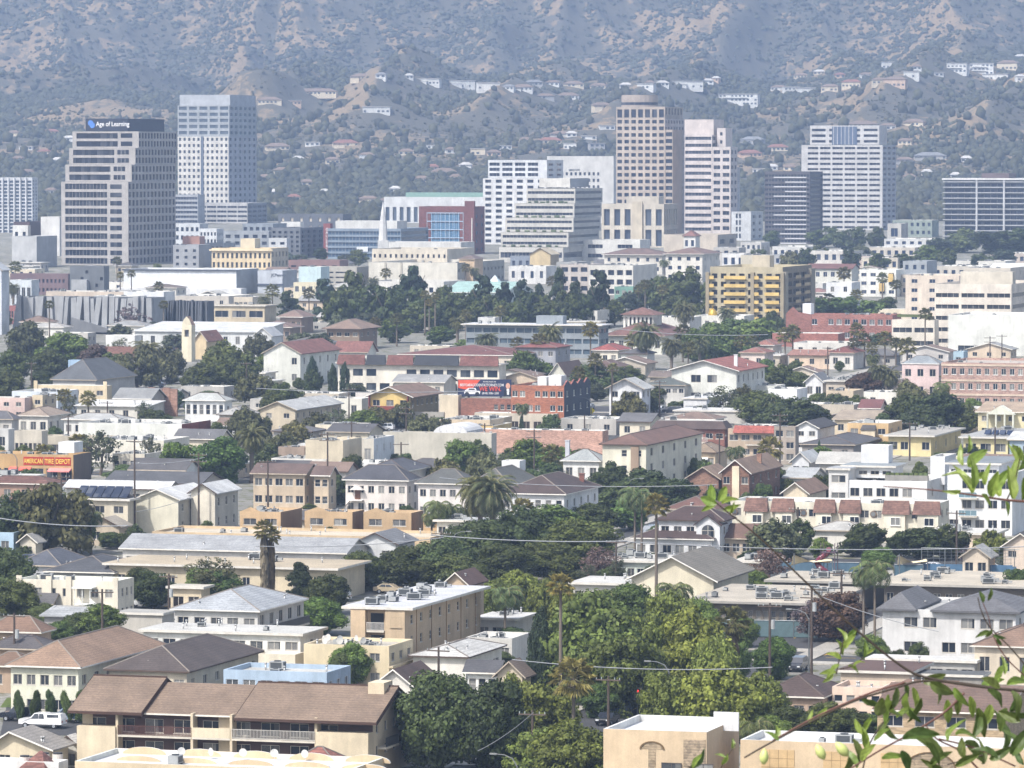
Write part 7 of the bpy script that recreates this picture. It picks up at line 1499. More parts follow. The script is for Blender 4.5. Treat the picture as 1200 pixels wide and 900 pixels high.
# ================================================================== cars
def car_mesh(style):
    L, Wd = (4.6, 1.82); r = {'sedan': [(0, .38), (0, .72), (.12, .86), (1.25, .98), (1.95, 1.42), (3.3, 1.45), (4.05, 1.04), (4.5, .98), (4.6, .75), (4.6, .4)],
         'suv': [(0, .42), (0, .85), (.15, 1.0), (1.2, 1.1), (1.75, 1.72), (4.3, 1.76), (4.6, 1.1), (4.65, .8), (4.65, .42)],
         'pickup': [(0, .48), (0, .92), (.15, 1.06), (1.35, 1.14), (1.95, 1.76), (3.2, 1.78), (3.35, 1.72), (5.1, 1.70), (5.3, 1.1), (5.3, .5)]}[style]
    mb = MB(); n = len(r); zc = 1.02 if style == 'sedan' else 1.12; hw = Wd / 2
    yw = lambda z: hw * (1 - max(0, z - zc) * .28) * (.96 if z < .5 else 1)
    for k in range(n - 1):
        (xa, za), (xb, zb) = r[k], r[k + 1]; mb.quad((xa, -yw(za), za), (xa, yw(za), za), (xb, yw(zb), zb), (xb, -yw(zb), zb))
    mb.quad((r[-1][0], -yw(.4), r[-1][1]), (r[-1][0], yw(.4), r[-1][1]), (0, yw(.4), r[0][1]), (0, -yw(.4), r[0][1]))
    for sg in (-1, 1):
        pts = [(x, sg * yw(z), z) for x, z in r]; mb.poly(pts if sg > 0 else pts[::-1])
    body = mb.mesh('body', [M('paint', 'd9dbde', .25)]); g = MB()
    if style == 'sedan': wn = [(1.42, 1.03, 2.02, 1.36), (3.22, 1.39, 3.92, 1.05)]; sq = [[(1.55, 1.02), (2.05, 1.36), (2.6, 1.37), (2.6, 1.02)], [(2.68, 1.02), (2.68, 1.37), (3.25, 1.38), (3.75, 1.04)]]
    elif style == 'suv': wn = [(1.3, 1.16, 1.72, 1.64), (4.36, 1.68, 4.56, 1.16)]; sq = [[(1.42, 1.14), (1.82, 1.64), (2.5, 1.66), (2.5, 1.14)], [(2.58, 1.14), (2.58, 1.66), (3.3, 1.67), (3.3, 1.14)], [(3.38, 1.14), (3.38, 1.67), (4.2, 1.67), (4.36, 1.16)]]
    else: wn = [(1.45, 1.2, 1.9, 1.68)]; sq = [[(1.55, 1.16), (1.98, 1.68), (2.45, 1.7), (2.45, 1.16)], [(2.53, 1.16), (2.53, 1.7), (3.05, 1.68), (3.15, 1.16)], [(3.5, 1.3), (3.5, 1.62), (4.9, 1.62), (4.95, 1.3)]]
    for xa, za, xb, zb in wn: g.quad(*[(xa - .015, -yw(za) * .86, za + .02), (xa - .015, yw(za) * .86, za + .02), (xb - .015, yw(zb) * .86, zb + .02), (xb - .015, -yw(zb) * .86, zb + .02)][::(1 if xa < xb and za < zb else -1)])
    for pl in sq:
        for sg in (-1, 1):
            pts = [(x, sg * (yw(z) + .012), z) for x, z in pl]; g.poly(pts if sg > 0 else pts[::-1])
    glass = g.mesh('window', [M('glass', '1d242c')]); ln = r[-1][0]; return body, glass, ln
def wheel_mesh():
    mb = MB(); mb.tube([(0, -.1, 0), (0, .1, 0)], [.33, .33], 14, 0); a = mb.mesh('tyre', [M('plain', '1c1c1d', .9)])
    mb = MB(); mb.tube([(0, -.115, 0), (0, .115, 0)], [.19, .19], 10, 0); return a, mb.mesh('rim', [M('metal', 'a9adb2')])
CARM = {s_: car_mesh(s_) for s_ in ('sedan', 'suv', 'pickup')}; WHM, RIM = wheel_mesh()
lm = MB(); lm.box(-.03, .02, -.18, .18, -.08, .08); LAMP = lm.mesh('headlight', [M('plain', 'dfe3e6', .2)]); lm = MB(); lm.box(-.02, .03, -.15, .15, -.1, .1); TAIL = lm.mesh('tail_light', [M('plain', '8e2a26', .3)])
CARS = []
def car(label, px, py, style, hx, yaw, group=None, lift=0.0):
    P = gnd(px, py); r = thing('parked_car', label, 'car', P + Vector((0, 0, .02 + lift)), yaw, group); CARS.append(r); body, gl, ln = CARM[style]; cx = ln / 2
    o = link('body', body, r, (-cx, 0, 0)); o.material_slots[0].link = 'OBJECT'; o.material_slots[0].material = M('paint', hx, .25); link('window', gl, r, (-cx, 0, 0))
    for x in (.85, ln - .95):
        for y in (-.8, .8):
            t_ = link('wheel', WHM, r, (x - cx, y, .33)); link('rim', RIM, t_)
    for y in (-.62, .62):
        link('headlight', LAMP, r, (-cx, y, .72)); link('tail_light', TAIL, r, (ln - cx, y, .82))
G1 = 'cars parked in the lot by the yellow diamond sign'; yw0 = YAW
car('white pickup truck with a camper shell parked in the lower left lot', 50, 853, 'pickup', 'e6e8ea', YAW, None)
car('dark navy suv parked behind the white pickup', 24, 845, 'suv', '1f2633', YAW)
car('light blue suv parked beside the clipped cypresses', 82, 846, 'suv', '8fa9c6', YAW)
car('blue-grey pickup parked along the shady street kerb', 727, 838, 'pickup', '55657a', YAW + 1.57)
car('black sedan parked behind the blue-grey pickup in tree shade', 712, 849, 'sedan', '15171c', YAW + 1.57)
car('dark sedan at the foot of the big dark trees', 578, 899, 'sedan', '20242c', YAW)
car('dark suv crossing the street by the round green ficus', 935, 786, 'suv', '3a3c42', YAW + 1.57)
car('white suv parked beside the dark tree below the white Spanish block', 169, 712, 'suv', 'dfe1e2', YAW + .1)
car('white sedan parked in front of the tyre shop', 68, 562, 'sedan', 'e0e2e4', YAW)
for k, (x, y, st, c_, lb) in enumerate(((724, 484, 'sedan', 'c9ccd0', 'silver sedan, left end of the row behind the yellow diamond sign'), (742, 482, 'suv', 'dcdedf', 'white suv in the row left of the white garage'), (757, 481, 'sedan', '8d9298', 'grey sedan in the row left of the white garage'), (772, 483, 'sedan', 'e2e3e4', 'white sedan nearest the white garage'), (788, 485, 'suv', '2c3038', 'black suv nearest the white garage'),
        (668, 497, 'suv', '23262c', 'black suv below the navy brick end wall'), (694, 495, 'sedan', '34507c', 'blue sedan under the olive tree in the lot'), (712, 494, 'sedan', '2a2d33', 'dark sedan under the olive tree in the lot'), (657, 488, 'suv', '3a3d42', 'dark grey suv beside the navy wall'), (690, 480, 'sedan', 'b9bdc2', 'silver sedan beneath the white craftsman house'), (850, 486, 'sedan', 'dfe0e2', 'white sedan right of the white garage'), (872, 487, 'sedan', 'a9adb3', 'grey sedan by the leafless tree'))):
    car(lb, x, y, st, c_, YAW + (1.57 if k % 3 == 0 else 0.1), G1)
for x, y, st, c_, lb in ((1160, 671, 'sedan', 'd9dcdf', 'white sedan behind the blue screen fence, under the high mesh'), (1188, 671, 'suv', '9aa0a6', 'grey suv behind the blue screen fence at the right'), (1090, 670, 'sedan', 'e0e0e0', 'white sedan behind the screen fence beside the shade sail'), (180, 554, 'sedan', 'dfe2e4', 'white sedan on the street left of the green ficus trees'), (166, 552, 'suv', '2b2e36', 'dark suv on the street left of the green ficus trees'), (150, 550, 'sedan', '8e949c', 'grey sedan on the street right of the tyre shop'),
        (404, 500, 'sedan', '9a9da2', 'grey sedan in the lot behind the grey garden wall'), (450, 505, 'suv', 'c9cbcd', 'silver suv in the lot behind the grey garden wall'), (575, 684, 'sedan', 'b3b7bb', 'silver sedan under the dark centre trees'), (392, 705, 'suv', 'e3e4e6', 'white suv half hidden behind the sand-coloured apartments'), (560, 690, 'sedan', '7f3036', 'maroon sedan under the dark centre trees')):
    car(lb, x, y, st, c_, YAW + .05)

n_ = 0
for k in range(900):
    if n_ >= 34: break
    py = rnd.uniform(395, 700); px = rnd.uniform(10, 1190); p = gnd(px, py)
    if not free(p, 2.4, 2.4, .6): continue
    nmc, hx = rnd.choice((('white', 'dfe1e3'), ('silver', 'b4b8bc'), ('black', '1d2026'), ('grey', '80858b'), ('dark blue', '2b3a58'), ('maroon', '6a2c30'), ('tan', 'b5a68c'))); st = rnd.choice(('sedan', 'suv', 'sedan', 'pickup'))
    car('x', px, py, st, hx, YAW + rnd.choice((0, 1.57, 3.14)))
    r_ = CARS[-1]; RECT.append((p.dot(Wv), p.dot(Dv), 3, 3)); FOL.append((r_, '%s parked %s' % (nmc, st), px, py, p.y, 'car')); n_ += 1
# ================================================================== poles, lamps, wires, billboard, fences
def pole(px, yt, yb, arms=1, tr=False):
    s = scale_at(yb); P = gnd(px, yb); H = (yb - yt) / s
    r = thing('utility_pole', 'wooden utility pole', 'utility pole', P, YAW + rnd.uniform(-.3, .3), 'wooden utility poles')
    mb = MB(); mb.tube([(0, 0, -.5), (0, 0, H)], [.2, .13], 8); mb.build('pole', M('plain', '4f443c', .9), r)
    for k in range(arms):
        z = H - .5 - 1.1 * k; mb = MB(); mb.box(-1.5, 1.5, -.2, -.06, z, z + .14)
        for x in (-1.4, -.8, .8, 1.4): mb.cyl(x, -.13, z + .14, z + .38, .05, 6, 1)
        mb.build('crossarm', [M('plain', '5d5148', .9), M('plain', 'a9b2b0', .3)], r)
    if tr: mb = MB(); mb.cyl(.38, 0, H - 3.2, H - 2.1, .26, 10); mb.build('transformer', M('plain', 'a5a8a8', .5), r)
    FOL.append((r, 'wooden utility pole' + (' with a transformer' if tr else ' with two crossarms' if arms > 1 else ''), px, (yt + yb) / 2, P.y, 'utility pole'))
    return P + Vector((0, 0, H - .2))
TOPS = [pole(*a) for a in ((158, 514, 628, 1), (233, 530, 626, 2), (72, 556, 620, 1, True), (314, 538, 600, 1), (384, 506, 596, 2), (412, 494, 540, 1), (409, 454, 496, 1), (476, 476, 524, 2), (525, 496, 530, 1), (626, 503, 566, 2), (685, 486, 530, 1), (717, 432, 494, 1), (773, 446, 486, 1), (843, 508, 572, 1), (914, 484, 552, 2), (1066, 494, 540, 1), (970, 406, 452, 1), (935, 594, 640, 1), (1121, 598, 664, 1, True), (722, 632, 690, 1), (517, 622, 684, 2), (713, 792, 866, 1), (624, 832, 914, 1), (902, 706, 806, 1, True), (951, 686, 792, 2, True), (986, 668, 752, 1), (17, 718, 790, 1, True), (120, 690, 762, 1), (173, 750, 812, 2), (240, 758, 820, 1), (198, 672, 740, 1, True), (514, 758, 830, 1), (37, 424, 470, 1), (289, 424, 470, 1), (1160, 394, 440, 2), (1174, 392, 438, 1), (568, 496, 540, 1), (655, 500, 530, 1), (1166, 500, 545, 1), (470, 518, 560, 1), (126, 470, 510, 1), (80, 486, 520, 1))]
def lamp(px, yt, yb, sg=-1, red=False):
    s = scale_at(yb); P = gnd(px, yb); H = (yb - yt) / s; r = thing('street_lamp', 'street lamp', 'street lamp', P, YAW, 'curved-arm street lamps')
    mb = MB(); mb.tube([(0, 0, -.4), (0, 0, H - 1.2)], [.12, .08], 8); mb.build('post', M('metal', '77797a'), r)
    mb = MB(); mb.tube([(0, 0, H - 1.25), (sg * .5, 0, H - .45), (sg * 1.4, 0, H - .08), (sg * 2.6, 0, H)], [.07, .06, .05, .045], 6); mb.build('arm', M('plain', '77797a'), r)
    mb = MB(); mb.box(sg * 2.6 - .38, sg * 2.6 + .38, -.11, .11, H - .09, H + .07); mb.build('lamp_head', M('plain', '858786', .4), r)
    FOL.append((r, 'pale curved-arm street lamp', px, (yt + yb) / 2, P.y, 'street lamp'))
for a in ((659, 466, 500, 1), (693, 466, 500, -1), (784, 775, 842, -1), (948, 714, 790, -1), (606, 884, 925, -1), (590, 800, 862, 1), (734, 630, 668, -1), (530, 622, 684, 1), (735, 560, 600, 1), (20, 530, 570, -1), (170, 518, 560, -1)): lamp(*a)
def signal(px, yt, yb, label):
    s = scale_at(yb); P = gnd(px, yb); H = (yb - yt) / s; r = thing('traffic_signal', label, 'traffic signal', P, 0)
    mb = MB(); mb.tube([(0, .1, -.3), (0, .1, H)], [.1, .07], 8); mb.build('post', M('metal', '7d8082'), r)
    mb = MB(); mb.box(-.28, .28, -.3, 0, H - 1.1, H + .1); mb.box(-.45, .45, -.02, .0, H - 1.25, H + .25, 1); h_ = mb.build('signal_head', [M('plain', '2b2c2a'), M('plain', 'b9b6ac')], r)
    mb = MB()
    for k in range(3): mb.tube([(0, -.34, H - .12 - .36 * k), (0, -.301, H - .12 - .36 * k)], [.15, .15], 10, 0 if k == 0 else 1)
    m_, t_, b_ = nodes('signal_red'); b_.inputs['Base Color'].default_value = (.6, .02, .02, 1); b_.inputs['Emission Color'].default_value = (1, .05, .05, 1); b_.inputs['Emission Strength'].default_value = 1.2
    mb.build('lens', [m_, M('plain', '1d201d')], h_)
signal(656, 825, 852, 'traffic signal showing red, beside the tall fan palm trunk'); signal(747, 808, 838, 'traffic signal at the far end of the shady street')
def wire(a, b_, sag, label, r=.035, n=16):
    mb = MB(); pts = [a.lerp(b_, k / n) - Vector((0, 0, sag * 4 * (k / n) * (1 - k / n))) for k in range(n + 1)]; mb.tube(pts, [r * 1.1] * (n + 1), 4)
    tag(mb.build('power_line', M('plain', '878a8e', .6)), label, 'power line', 'overhead power lines')
Yw = 900.0
for (x0, y0, x1, y1, Ya, sg, rr, lb) in ((505, 627, 735, 634, 700, .4, .07, 'overhead wire from the centre pole to the assembly hall'), (722, 634, 1215, 640, 690, .8, .06, 'overhead wire running right past the assembly hall'), (600, 773, 905, 782, 545, .6, .05, 'overhead wire across the yellow-green camphor trees'), (300, 640, 520, 630, 700, .5, .05, 'overhead wire across the long grey roof'), (-20, 604, 150, 616, 740, .6, .07, 'overhead wire across the tall trees at the left edge'),
        (150, 542, 240, 536, 860, .5, .04, 'overhead wire between the poles by the ficus trees'), (158, 600, 235, 578, 830, .4, .04, 'overhead wire in front of the white gabled block'), (515, 560, 840, 568, 840, .8, .06, 'overhead wire across the dark trees in the middle'), (300, 455, 560, 458, 1120, .6, .07, 'overhead wire across the beige L-shaped apartments'), (40, 782, 240, 778, 680, .5, .04, 'overhead wire above the clipped cypresses'), (720, 385, 900, 392, 1300, .8, .07, 'overhead wire across the palm tops'), (1000, 398, 1200, 394, 1500, .8, .07, 'overhead wire in front of the blank white store wall'), (560, 880, 625, 835, 500, .3, .035, 'slanting guy wire beside the big dark trees'), (940, 690, 1100, 740, 640, .5, .04, 'overhead wire from the street pole towards the white apartments')):
    wire(at(x0, y0, Ya), at(x1, y1, Ya * .985), sg, lb, rr)
# billboard
P = gnd(568, 497); H0 = (497 - 464.5) / scale_at(497); Wb = 63 / scale_at(497); Hb = 20.0 / scale_at(497)
bb = thing('billboard', 'navy and orange roadside billboard reading WE WIN above the brick wing', 'billboard', P, YAW * .2)
mb = MB(); mb.box(-Wb / 2, Wb / 2, -.15, .15, H0, H0 + Hb); mb.build('panel', M('plain', '28304f', .5), bb)
mb = MB(); y = -.17
mb.poly([(-Wb / 2 + .1, y, H0 + Hb - .1), (-Wb / 2 + .1, y, H0 + Hb * .5), (-Wb * .38, y, H0 + Hb * .42), (-Wb * .23, y, H0 + Hb * .45), (-Wb * .08, y, H0 + Hb - .1)][::1]); mb.build('orange_corner', M('plain', 'd9573c', .5), bb)
WHT = M('plain', 'eef0f4', .4); ORG = M('plain', 'e8583f', .4)
for s_, x, z, sz, wd, m_ in (('BESTCARACCIDENTATTORNEY.COM', -.46, .60, .165, .81, WHT), ('WE WIN.', -.1, .32, .30, .41, ORG), ('(818) 338-1200', -.05, .13, .13, .31, WHT), ('NO FEE UNLESS WE', -.03, .83, .075, .24, WHT)):
    o = text(bb, s_, (x * Wb, -.2, H0 + z * Hb), sz * Hb * 1.3, m_); o.scale = (wd * Wb / o['width'], 1, 1)
mb = MB(); X = lambda f: (f - .5) * Wb; Z = lambda f: H0 + f * Hb; y = -.185
mb.poly([(X(.12), y, Z(.14)), (X(.41), y, Z(.14)), (X(.42), y, Z(.3)), (X(.35), y, Z(.36)), (X(.33), y, Z(.5)), (X(.2), y, Z(.5)), (X(.135), y, Z(.36)), (X(.12), y, Z(.3))]); 
for q in (.17, .36):
    for k in range(8): a, c_ = 6.283 * k / 8, 6.283 * (k + 1) / 8; mb.tri((X(q), y - .01, Z(.14)), (X(q) + .5 * math.cos(a), y - .01, Z(.14) + .5 * math.sin(a)), (X(q) + .5 * math.cos(c_), y - .01, Z(.14) + .5 * math.sin(c_)), 1)
mb.poly([(X(.2), y - .01, Z(.38)), (X(.32), y - .01, Z(.38)), (X(.31), y - .01, Z(.46)), (X(.21), y - .01, Z(.46))], 1); mb.build('printed_car', [WHT, M('plain', '20242e')], bb)
mb = MB(); xc = X(.935)
mb.poly([(xc - .9, y, Z(.03)), (xc + .9, y, Z(.03)), (xc + .8, y, Z(.36)), (xc + .3, y, Z(.47)), (xc - .3, y, Z(.47)), (xc - .8, y, Z(.36))]); mb.poly([(xc - .22, y - .01, Z(.1)), (xc + .22, y - .01, Z(.1)), (xc + .3, y - .01, Z(.45)), (xc - .3, y - .01, Z(.45))], 1)
for k in range(12): a, c_ = 6.283 * k / 12, 6.283 * (k + 1) / 12; mb.tri((xc, y - .012, Z(.62)), (xc + .5 * math.cos(a), y - .012, Z(.62) + .68 * math.sin(a)), (xc + .5 * math.cos(c_), y - .012, Z(.62) + .68 * math.sin(c_)), 2)
mb.build('printed_portrait', [M('plain', '1b1f2c'), WHT, M('plain', 'd8a48c')], bb)
mb = MB()
for f in (-.3, .3): mb.tube([(f * Wb, .5, -.3), (f * Wb, .5, H0 + Hb * .6)], [.28, .28], 8); mb.box(f * Wb - .1, f * Wb + .1, .15, .5, H0 + .2, H0 + .5)
mb.build('post', M('metal', '6c6f72'), bb); mb = MB(); mb.box(-Wb / 2, Wb / 2, -1.0, -.2, H0 - .35, H0 - .28); mb.build('catwalk', M('metal', 'c9c9c6'), bb)
# screen fences of the school
def fence(label, x0, x1, yb, h, hx, mesh_h=0, hxp='8d9294'):
    a, b_ = gnd(x0, yb), gnd(x1, yb - (x1 - x0) * -.02); L = (b_ - a).length; az = math.atan2((b_ - a).y, (b_ - a).x); r = thing('fence', label, 'fence', a, az)
    mb = MB(); mb.box(0, L, -.03, .03, .1, h); mb.build('screen', M('plain', hx, .8), r)
    mb = MB(); n = int(L / 3)
    for k in range(n + 1): mb.cyl(L * k / n, -.08, -.2, h + mesh_h + .1, .05, 6)
    mb.tube([(0, -.08, h + mesh_h), (L, -.08, h + mesh_h)], [.04, .04], 5); mb.build('post', M('metal', hxp), r)
    if mesh_h:
        mb = MB(); 
        for k in range(int(L / .9)): mb.box(.9 * k, .9 * k + .05, -.02, .02, h, h + mesh_h)
        for k in range(int(mesh_h / .5)): mb.box(0, L, -.025, -.021, h + .5 * k + .3, h + .5 * k + .34)
        mb.build('wire_mesh', M('metal', '7a7f82'), r)
fence('green-blue screen fence along the school street', 846, 958, 746, 2.3, '566c70'); fence('blue screen fence under a high wire mesh behind the school', 1080, 1216, 676, 2.0, '4a6a86', 2.4); fence('dull blue screen fence behind the playground slide', 896, 1010, 672, 1.9, '4c6678')
fence('short green screen fence right of the shade sail', 1048, 1082, 676, 1.9, '46606e')
P = gnd(966, 676); r = thing('playground_slide', 'dark red spiral playground slide behind the school roof', 'slide', P, -.4); mb = MB()
pts = [(.9 * math.cos(k * .6) - .2, .9 * math.sin(k * .6), 4.2 - k * .36) for k in range(11)]
mb.tube([(p[0], p[1], p[2]) for p in pts], [.42] * 11, 10); mb.build('chute', M('paint', '6a2634', .3), r); mb = MB()
for x, y_ in ((-.3, .6), (1.9, .6), (1.9, -.7), (-.3, -.7)): mb.cyl(x, y_, -.2, 5.2, .07, 6)
mb.box(-.3, 1.9, -.7, .6, 3.7, 3.85); mb.build('frame', M('metal', '6d5a62'), r)
def sail(label, px, yt, yb, sz):
    s = scale_at(yb); P = gnd(px, yb); H = (yb - yt) / s; r = thing('shade_sail', label, 'shade sail', P, .2); mb = MB(); n = 6
    Q = lambda u, v: ((u - .5) * sz * 2, (v - .5) * sz, H - .9 + 1.4 * abs(u - .5) * (1 if v < .5 else -.4) + .5 * (u - .5) * (v - .5) * 4)
    for i in range(n):
        for j in range(n): mb.quad(Q(i / n, j / n), Q((i + 1) / n, j / n), Q((i + 1) / n, (j + 1) / n), Q(i / n, (j + 1) / n))
    mb.build('canvas', M('plain', 'e0d0ac', .8), r); mb = MB()
    for u, v in ((0, 0), (1, 0), (1, 1), (0, 1)): q = Q(u, v); mb.cyl(q[0], q[1], -.2, q[2] + .2, .08, 6)
    mb.build('post', M('metal', '85888a'), r)
sail('beige shade sail beside the playground slide', 950, 651, 676, 3.0); sail('beige shade sail right of the queen palms behind the school', 1068, 652, 676, 2.2)
P = gnd(693, 497); r = thing('warning_sign', 'yellow diamond road sign above the brown-roofed apartments', 'road sign', P, 0); mb = MB(); mb.tube([(0, 0, -.3), (0, 0, 2.6)], [.06, .06], 6); mb.build('post', M('metal', '8a8d8f'), r)
mb = MB(); zc = 3.0; q = .85; P4 = [(0, -q), (q, 0), (0, q), (-q, 0)]
mb.poly([(x, -.1, zc + z) for x, z in P4]); mb.poly([(x, -.07, zc + z) for x, z in P4][::-1])
for k in range(4): (xa, za), (xb, zb) = P4[k], P4[(k + 1) % 4]; mb.quad((xa, -.07, zc + za), (xb, -.07, zc + zb), (xb, -.1, zc + zb), (xa, -.1, zc + za))
mb.build('sign_plate', M('plain', 'f2d21c', .4), r)

# ================================================================== hillside: scrub, woods, houses
def blobs(name, P, R, flat, m, seed, sub_=0):
    rs = np.random.RandomState(seed)
    if sub_ == 0:
        import itertools
        v0 = np.array([(0, 0, 1), (.9, 0, .25), (.28, .86, .25), (-.73, .53, .25), (-.73, -.53, .25), (.28, -.86, .25), (.7, .5, -.5), (-.27, .8, -.5), (-.87, 0, -.5), (-.27, -.8, -.5), (.7, -.5, -.5)])
        f0 = np.array([(0, 1, 2), (0, 2, 3), (0, 3, 4), (0, 4, 5), (0, 5, 1), (1, 6, 2), (2, 7, 3), (3, 8, 4), (4, 9, 5), (5, 10, 1), (2, 6, 7), (3, 7, 8), (4, 8, 9), (5, 9, 10), (1, 10, 6)])
    else: v0, f0 = ICO1
    n = len(P); nv = len(v0); V = v0[None] * (.65 + .7 * rs.rand(n, nv, 1)); V[..., 2] *= flat
    a = rs.rand(n) * 6.283; ca, sa = np.cos(a)[:, None], np.sin(a)[:, None]; x = V[..., 0] * ca - V[..., 1] * sa; y = V[..., 0] * sa + V[..., 1] * ca
    V = np.stack([x, y, V[..., 2]], -1) * R[:, None, None] + P[:, None]
    Fq = (f0[None] + (np.arange(n) * nv)[:, None, None]).reshape(-1, 3)
    return kind(link(name, npmesh(name, V.reshape(-1, 3), Fq, [m])), 'stuff')
rs = np.random.RandomState(5)
def scatter(n, y0, y1, dens):
    Y = y0 + (y1 - y0) * rs.rand(n); X = (rs.rand(n) * 2 - 1) * Y * .13
    k = rs.rand(n) < dens(X, Y); X, Y = X[k], Y[k]; return X, Y, hillz(X, Y)
def grad(X, Y): return (hillz(X + 6, Y) - hillz(X - 6, Y)) / 12
HPOS = []
def far_house(px, py, wpx, hpx, wall, roof, flat=False):
    """py is the foot row; a small detailed mesh standing on the slope"""
    p = hill_hit(px, py)
    if p is None: return
    HPOS.append((p.x, p.y, wpx * p.y / F)); s = F / p.y; w_ = wpx / s; h = max(3.0, hpx / s * (.72 if flat else .52)); d = min(14, max(8, w_ * .6)); r = random.Random(int(px * 7 + py)); mb = MB(); x0 = -w_ / 2
    mb.box(x0, -x0, 0, d, -3.2, h, 0); n = max(2, int(w_ / 3.2)); fl = max(1, int(h / 3.1))
    for i in range(fl):
        z = i * h / fl
        for k in range(n):
            if r.random() < .8: u = x0 + w_ * (k + .22) / n; mb.quad((u, -.04, z + .7), (u + w_ / n * .55, -.04, z + .7), (u + w_ / n * .55, -.04, z + 2.3), (u, -.04, z + 2.3), 2)
        if i and r.random() < .6: mb.box(x0 * .8, x0 * -.5, -1.3, -.003, z - .1, z + .15, 0); mb.box(x0 * .8, x0 * -.5, -1.35, -1.3, z, z + 1.0, 0)
    if flat: mb.box(x0 - .5, -x0 + .5, -.6, d + .3, h, h + .4, 1)
    else:
        o = .7; q = [(x0 - o, -o, h), (-x0 + o, -o, h), (-x0 + o, d + o, h), (x0 - o, d + o, h)]; rr = min(2.6, d * .24); i_ = min(d / 2, w_ * .35); A, Bq = (x0 - o + i_, d / 2, h + rr), (-x0 + o - i_, d / 2, h + rr)
        mb.quad(q[0], q[1], Bq, A, 1); mb.tri(q[1], q[2], Bq, 1); mb.quad(q[2], q[3], A, Bq, 1); mb.tri(q[3], q[0], A, 1)
    if wpx > 18 and r.random() < .5: mb.box(x0 * .9, x0 * .1, -4, -.01, -3.2, h * .55, 0); mb.box(x0 * .95, x0 * .05, -4.3, -.01, h * .55, h * .55 + .3, 1)
    words = {'W': 'white', 'C': 'cream', 'P': 'peach', 'G': 'grey', 'S': 'silvery'}[wall]; rw = {'r': 'red-roofed', 'b': 'brown-roofed', 'w': 'pale-roofed', 'g': 'grey-roofed'}[roof]
    wm = M('stucco', {'W': 'e9e6e0', 'C': 'e3d3b4', 'P': 'ddbb9c', 'G': 'b3b2b0', 'S': 'cdd3d8'}[wall]); rm = M('shingle', {'r': '9c6250', 'b': '8d7564', 'w': 'cfccc6', 'g': '8a8c90'}[roof])
    o = mb.build('hillside_house', [wm, rm, M('glass', '3d4655')], None, p, rnd.uniform(-.35, .2))
    tag(o, 'x', 'house', 'houses on the hillside'); FOL.append((o, '%s %s hillside house' % (words, rw), px, py - 3, p.y, 'house'))
HH = '''
C 316 124 28 9 b;C 365 112 58 6 b;P 344 123 18 7 w;C 423 94 26 8 b;W 446 92 12 6 g;W 480 93 9 7 w;W 502 100 26 9 w;W 542 103 30 11 w;W 573 105 26 11 w;W 595 106 14 7 g;W 441 133 32 10 w;C 326 176 28 8 b;W 366 172 18 6 w;C 390 192 16 10 b;C 405 172 30 6 r;W 430 186 18 8 b;C 476 182 18 9 b;W 503 175 16 5 w;W 530 180 14 9 b;C 560 182 18 10 w;P 579 183 16 9 b;W 592 176 16 5 w;C 493 214 16 9 b;C 520 206 30 9 b;W 545 198 14 7 w;C 330 204 18 7 b;C 308 212 12 8 b;W 350 190 12 6 w;C 533 212 12 7 b;P 508 200 12 7 r
W 612 107 24 6 b;G 626 101 20 7 g;W 647 101 16 7 b;C 672 103 24 6 b;C 700 104 20 7 b;W 733 104 14 6 w;W 756 105 20 8 w;W 777 101 14 6 w;W 806 104 36 11 w;W 665 116 26 6 b;G 640 117 20 4 b;C 706 128 22 7 b;W 712 153 18 7 w;G 655 161 22 6 b;C 645 169 26 6 r;W 670 161 12 4 w;W 690 164 18 5 w;W 668 175 16 9 w;G 700 178 18 13 w;C 615 168 14 6 b;W 830 99 12 6 w;W 762 101 10 5 b
W 865 124 46 18 w;G 880 169 26 10 g;P 880 184 26 9 r;W 890 203 16 7 w;P 838 96 8 5 w;W 912 106 18 7 b
W 928 111 18 12 w;W 946 111 24 11 w;C 972 107 20 11 b;C 997 103 22 12 r;W 1015 92 12 9 b;W 1045 80 22 10 w;C 1030 100 16 10 b;P 1048 102 26 16 b;W 1068 92 18 10 w;W 1098 90 16 6 w;W 1121 86 24 15 w;W 1150 88 28 18 w;C 1180 82 24 15 b;W 1197 70 12 8 w;W 1166 94 30 9 w;W 1197 96 10 11 w;C 1012 150 34 8 b;W 1041 153 18 10 b;C 1070 148 24 9 b;C 912 177 24 8 r;G 1060 192 20 5 b;G 1090 187 38 4 g;C 925 200 14 6 b;C 960 88 14 6 w;W 1075 82 10 6 b;C 938 92 16 6 b;P 985 92 12 7 r;W 905 200 12 6 w;W 1132 190 12 5 w;C 1060 170 16 6 b;W 1086 206 12 6 w;C 1066 212 14 6 b;W 1120 210 12 5 w
P 60 158 18 7 r;W 80 166 14 6 w;W 30 176 16 6 w;C 33 206 14 8 b;W 58 228 12 6 b;C 14 160 14 6 b;P 20 190 12 6 b;W 66 192 12 5 w;C 50 182 14 6 r;W 318 230 10 5 w;C 430 238 22 9 b;C 455 240 18 8 b;W 320 246 14 6 b;C 345 236 14 6 r;W 380 230 12 5 w;W 400 222 12 6 b;C 360 218 14 6 b;W 462 226 12 6 w;W 340 250 12 5 w
'''
for ln in HH.strip().split('\n'):
    for it in ln.split(';'):
        a = it.split(); far_house(float(a[1]), float(a[2]), float(a[3]), float(a[4]), a[0], a[5], a[5] == 'w' and float(a[3]) > 15)

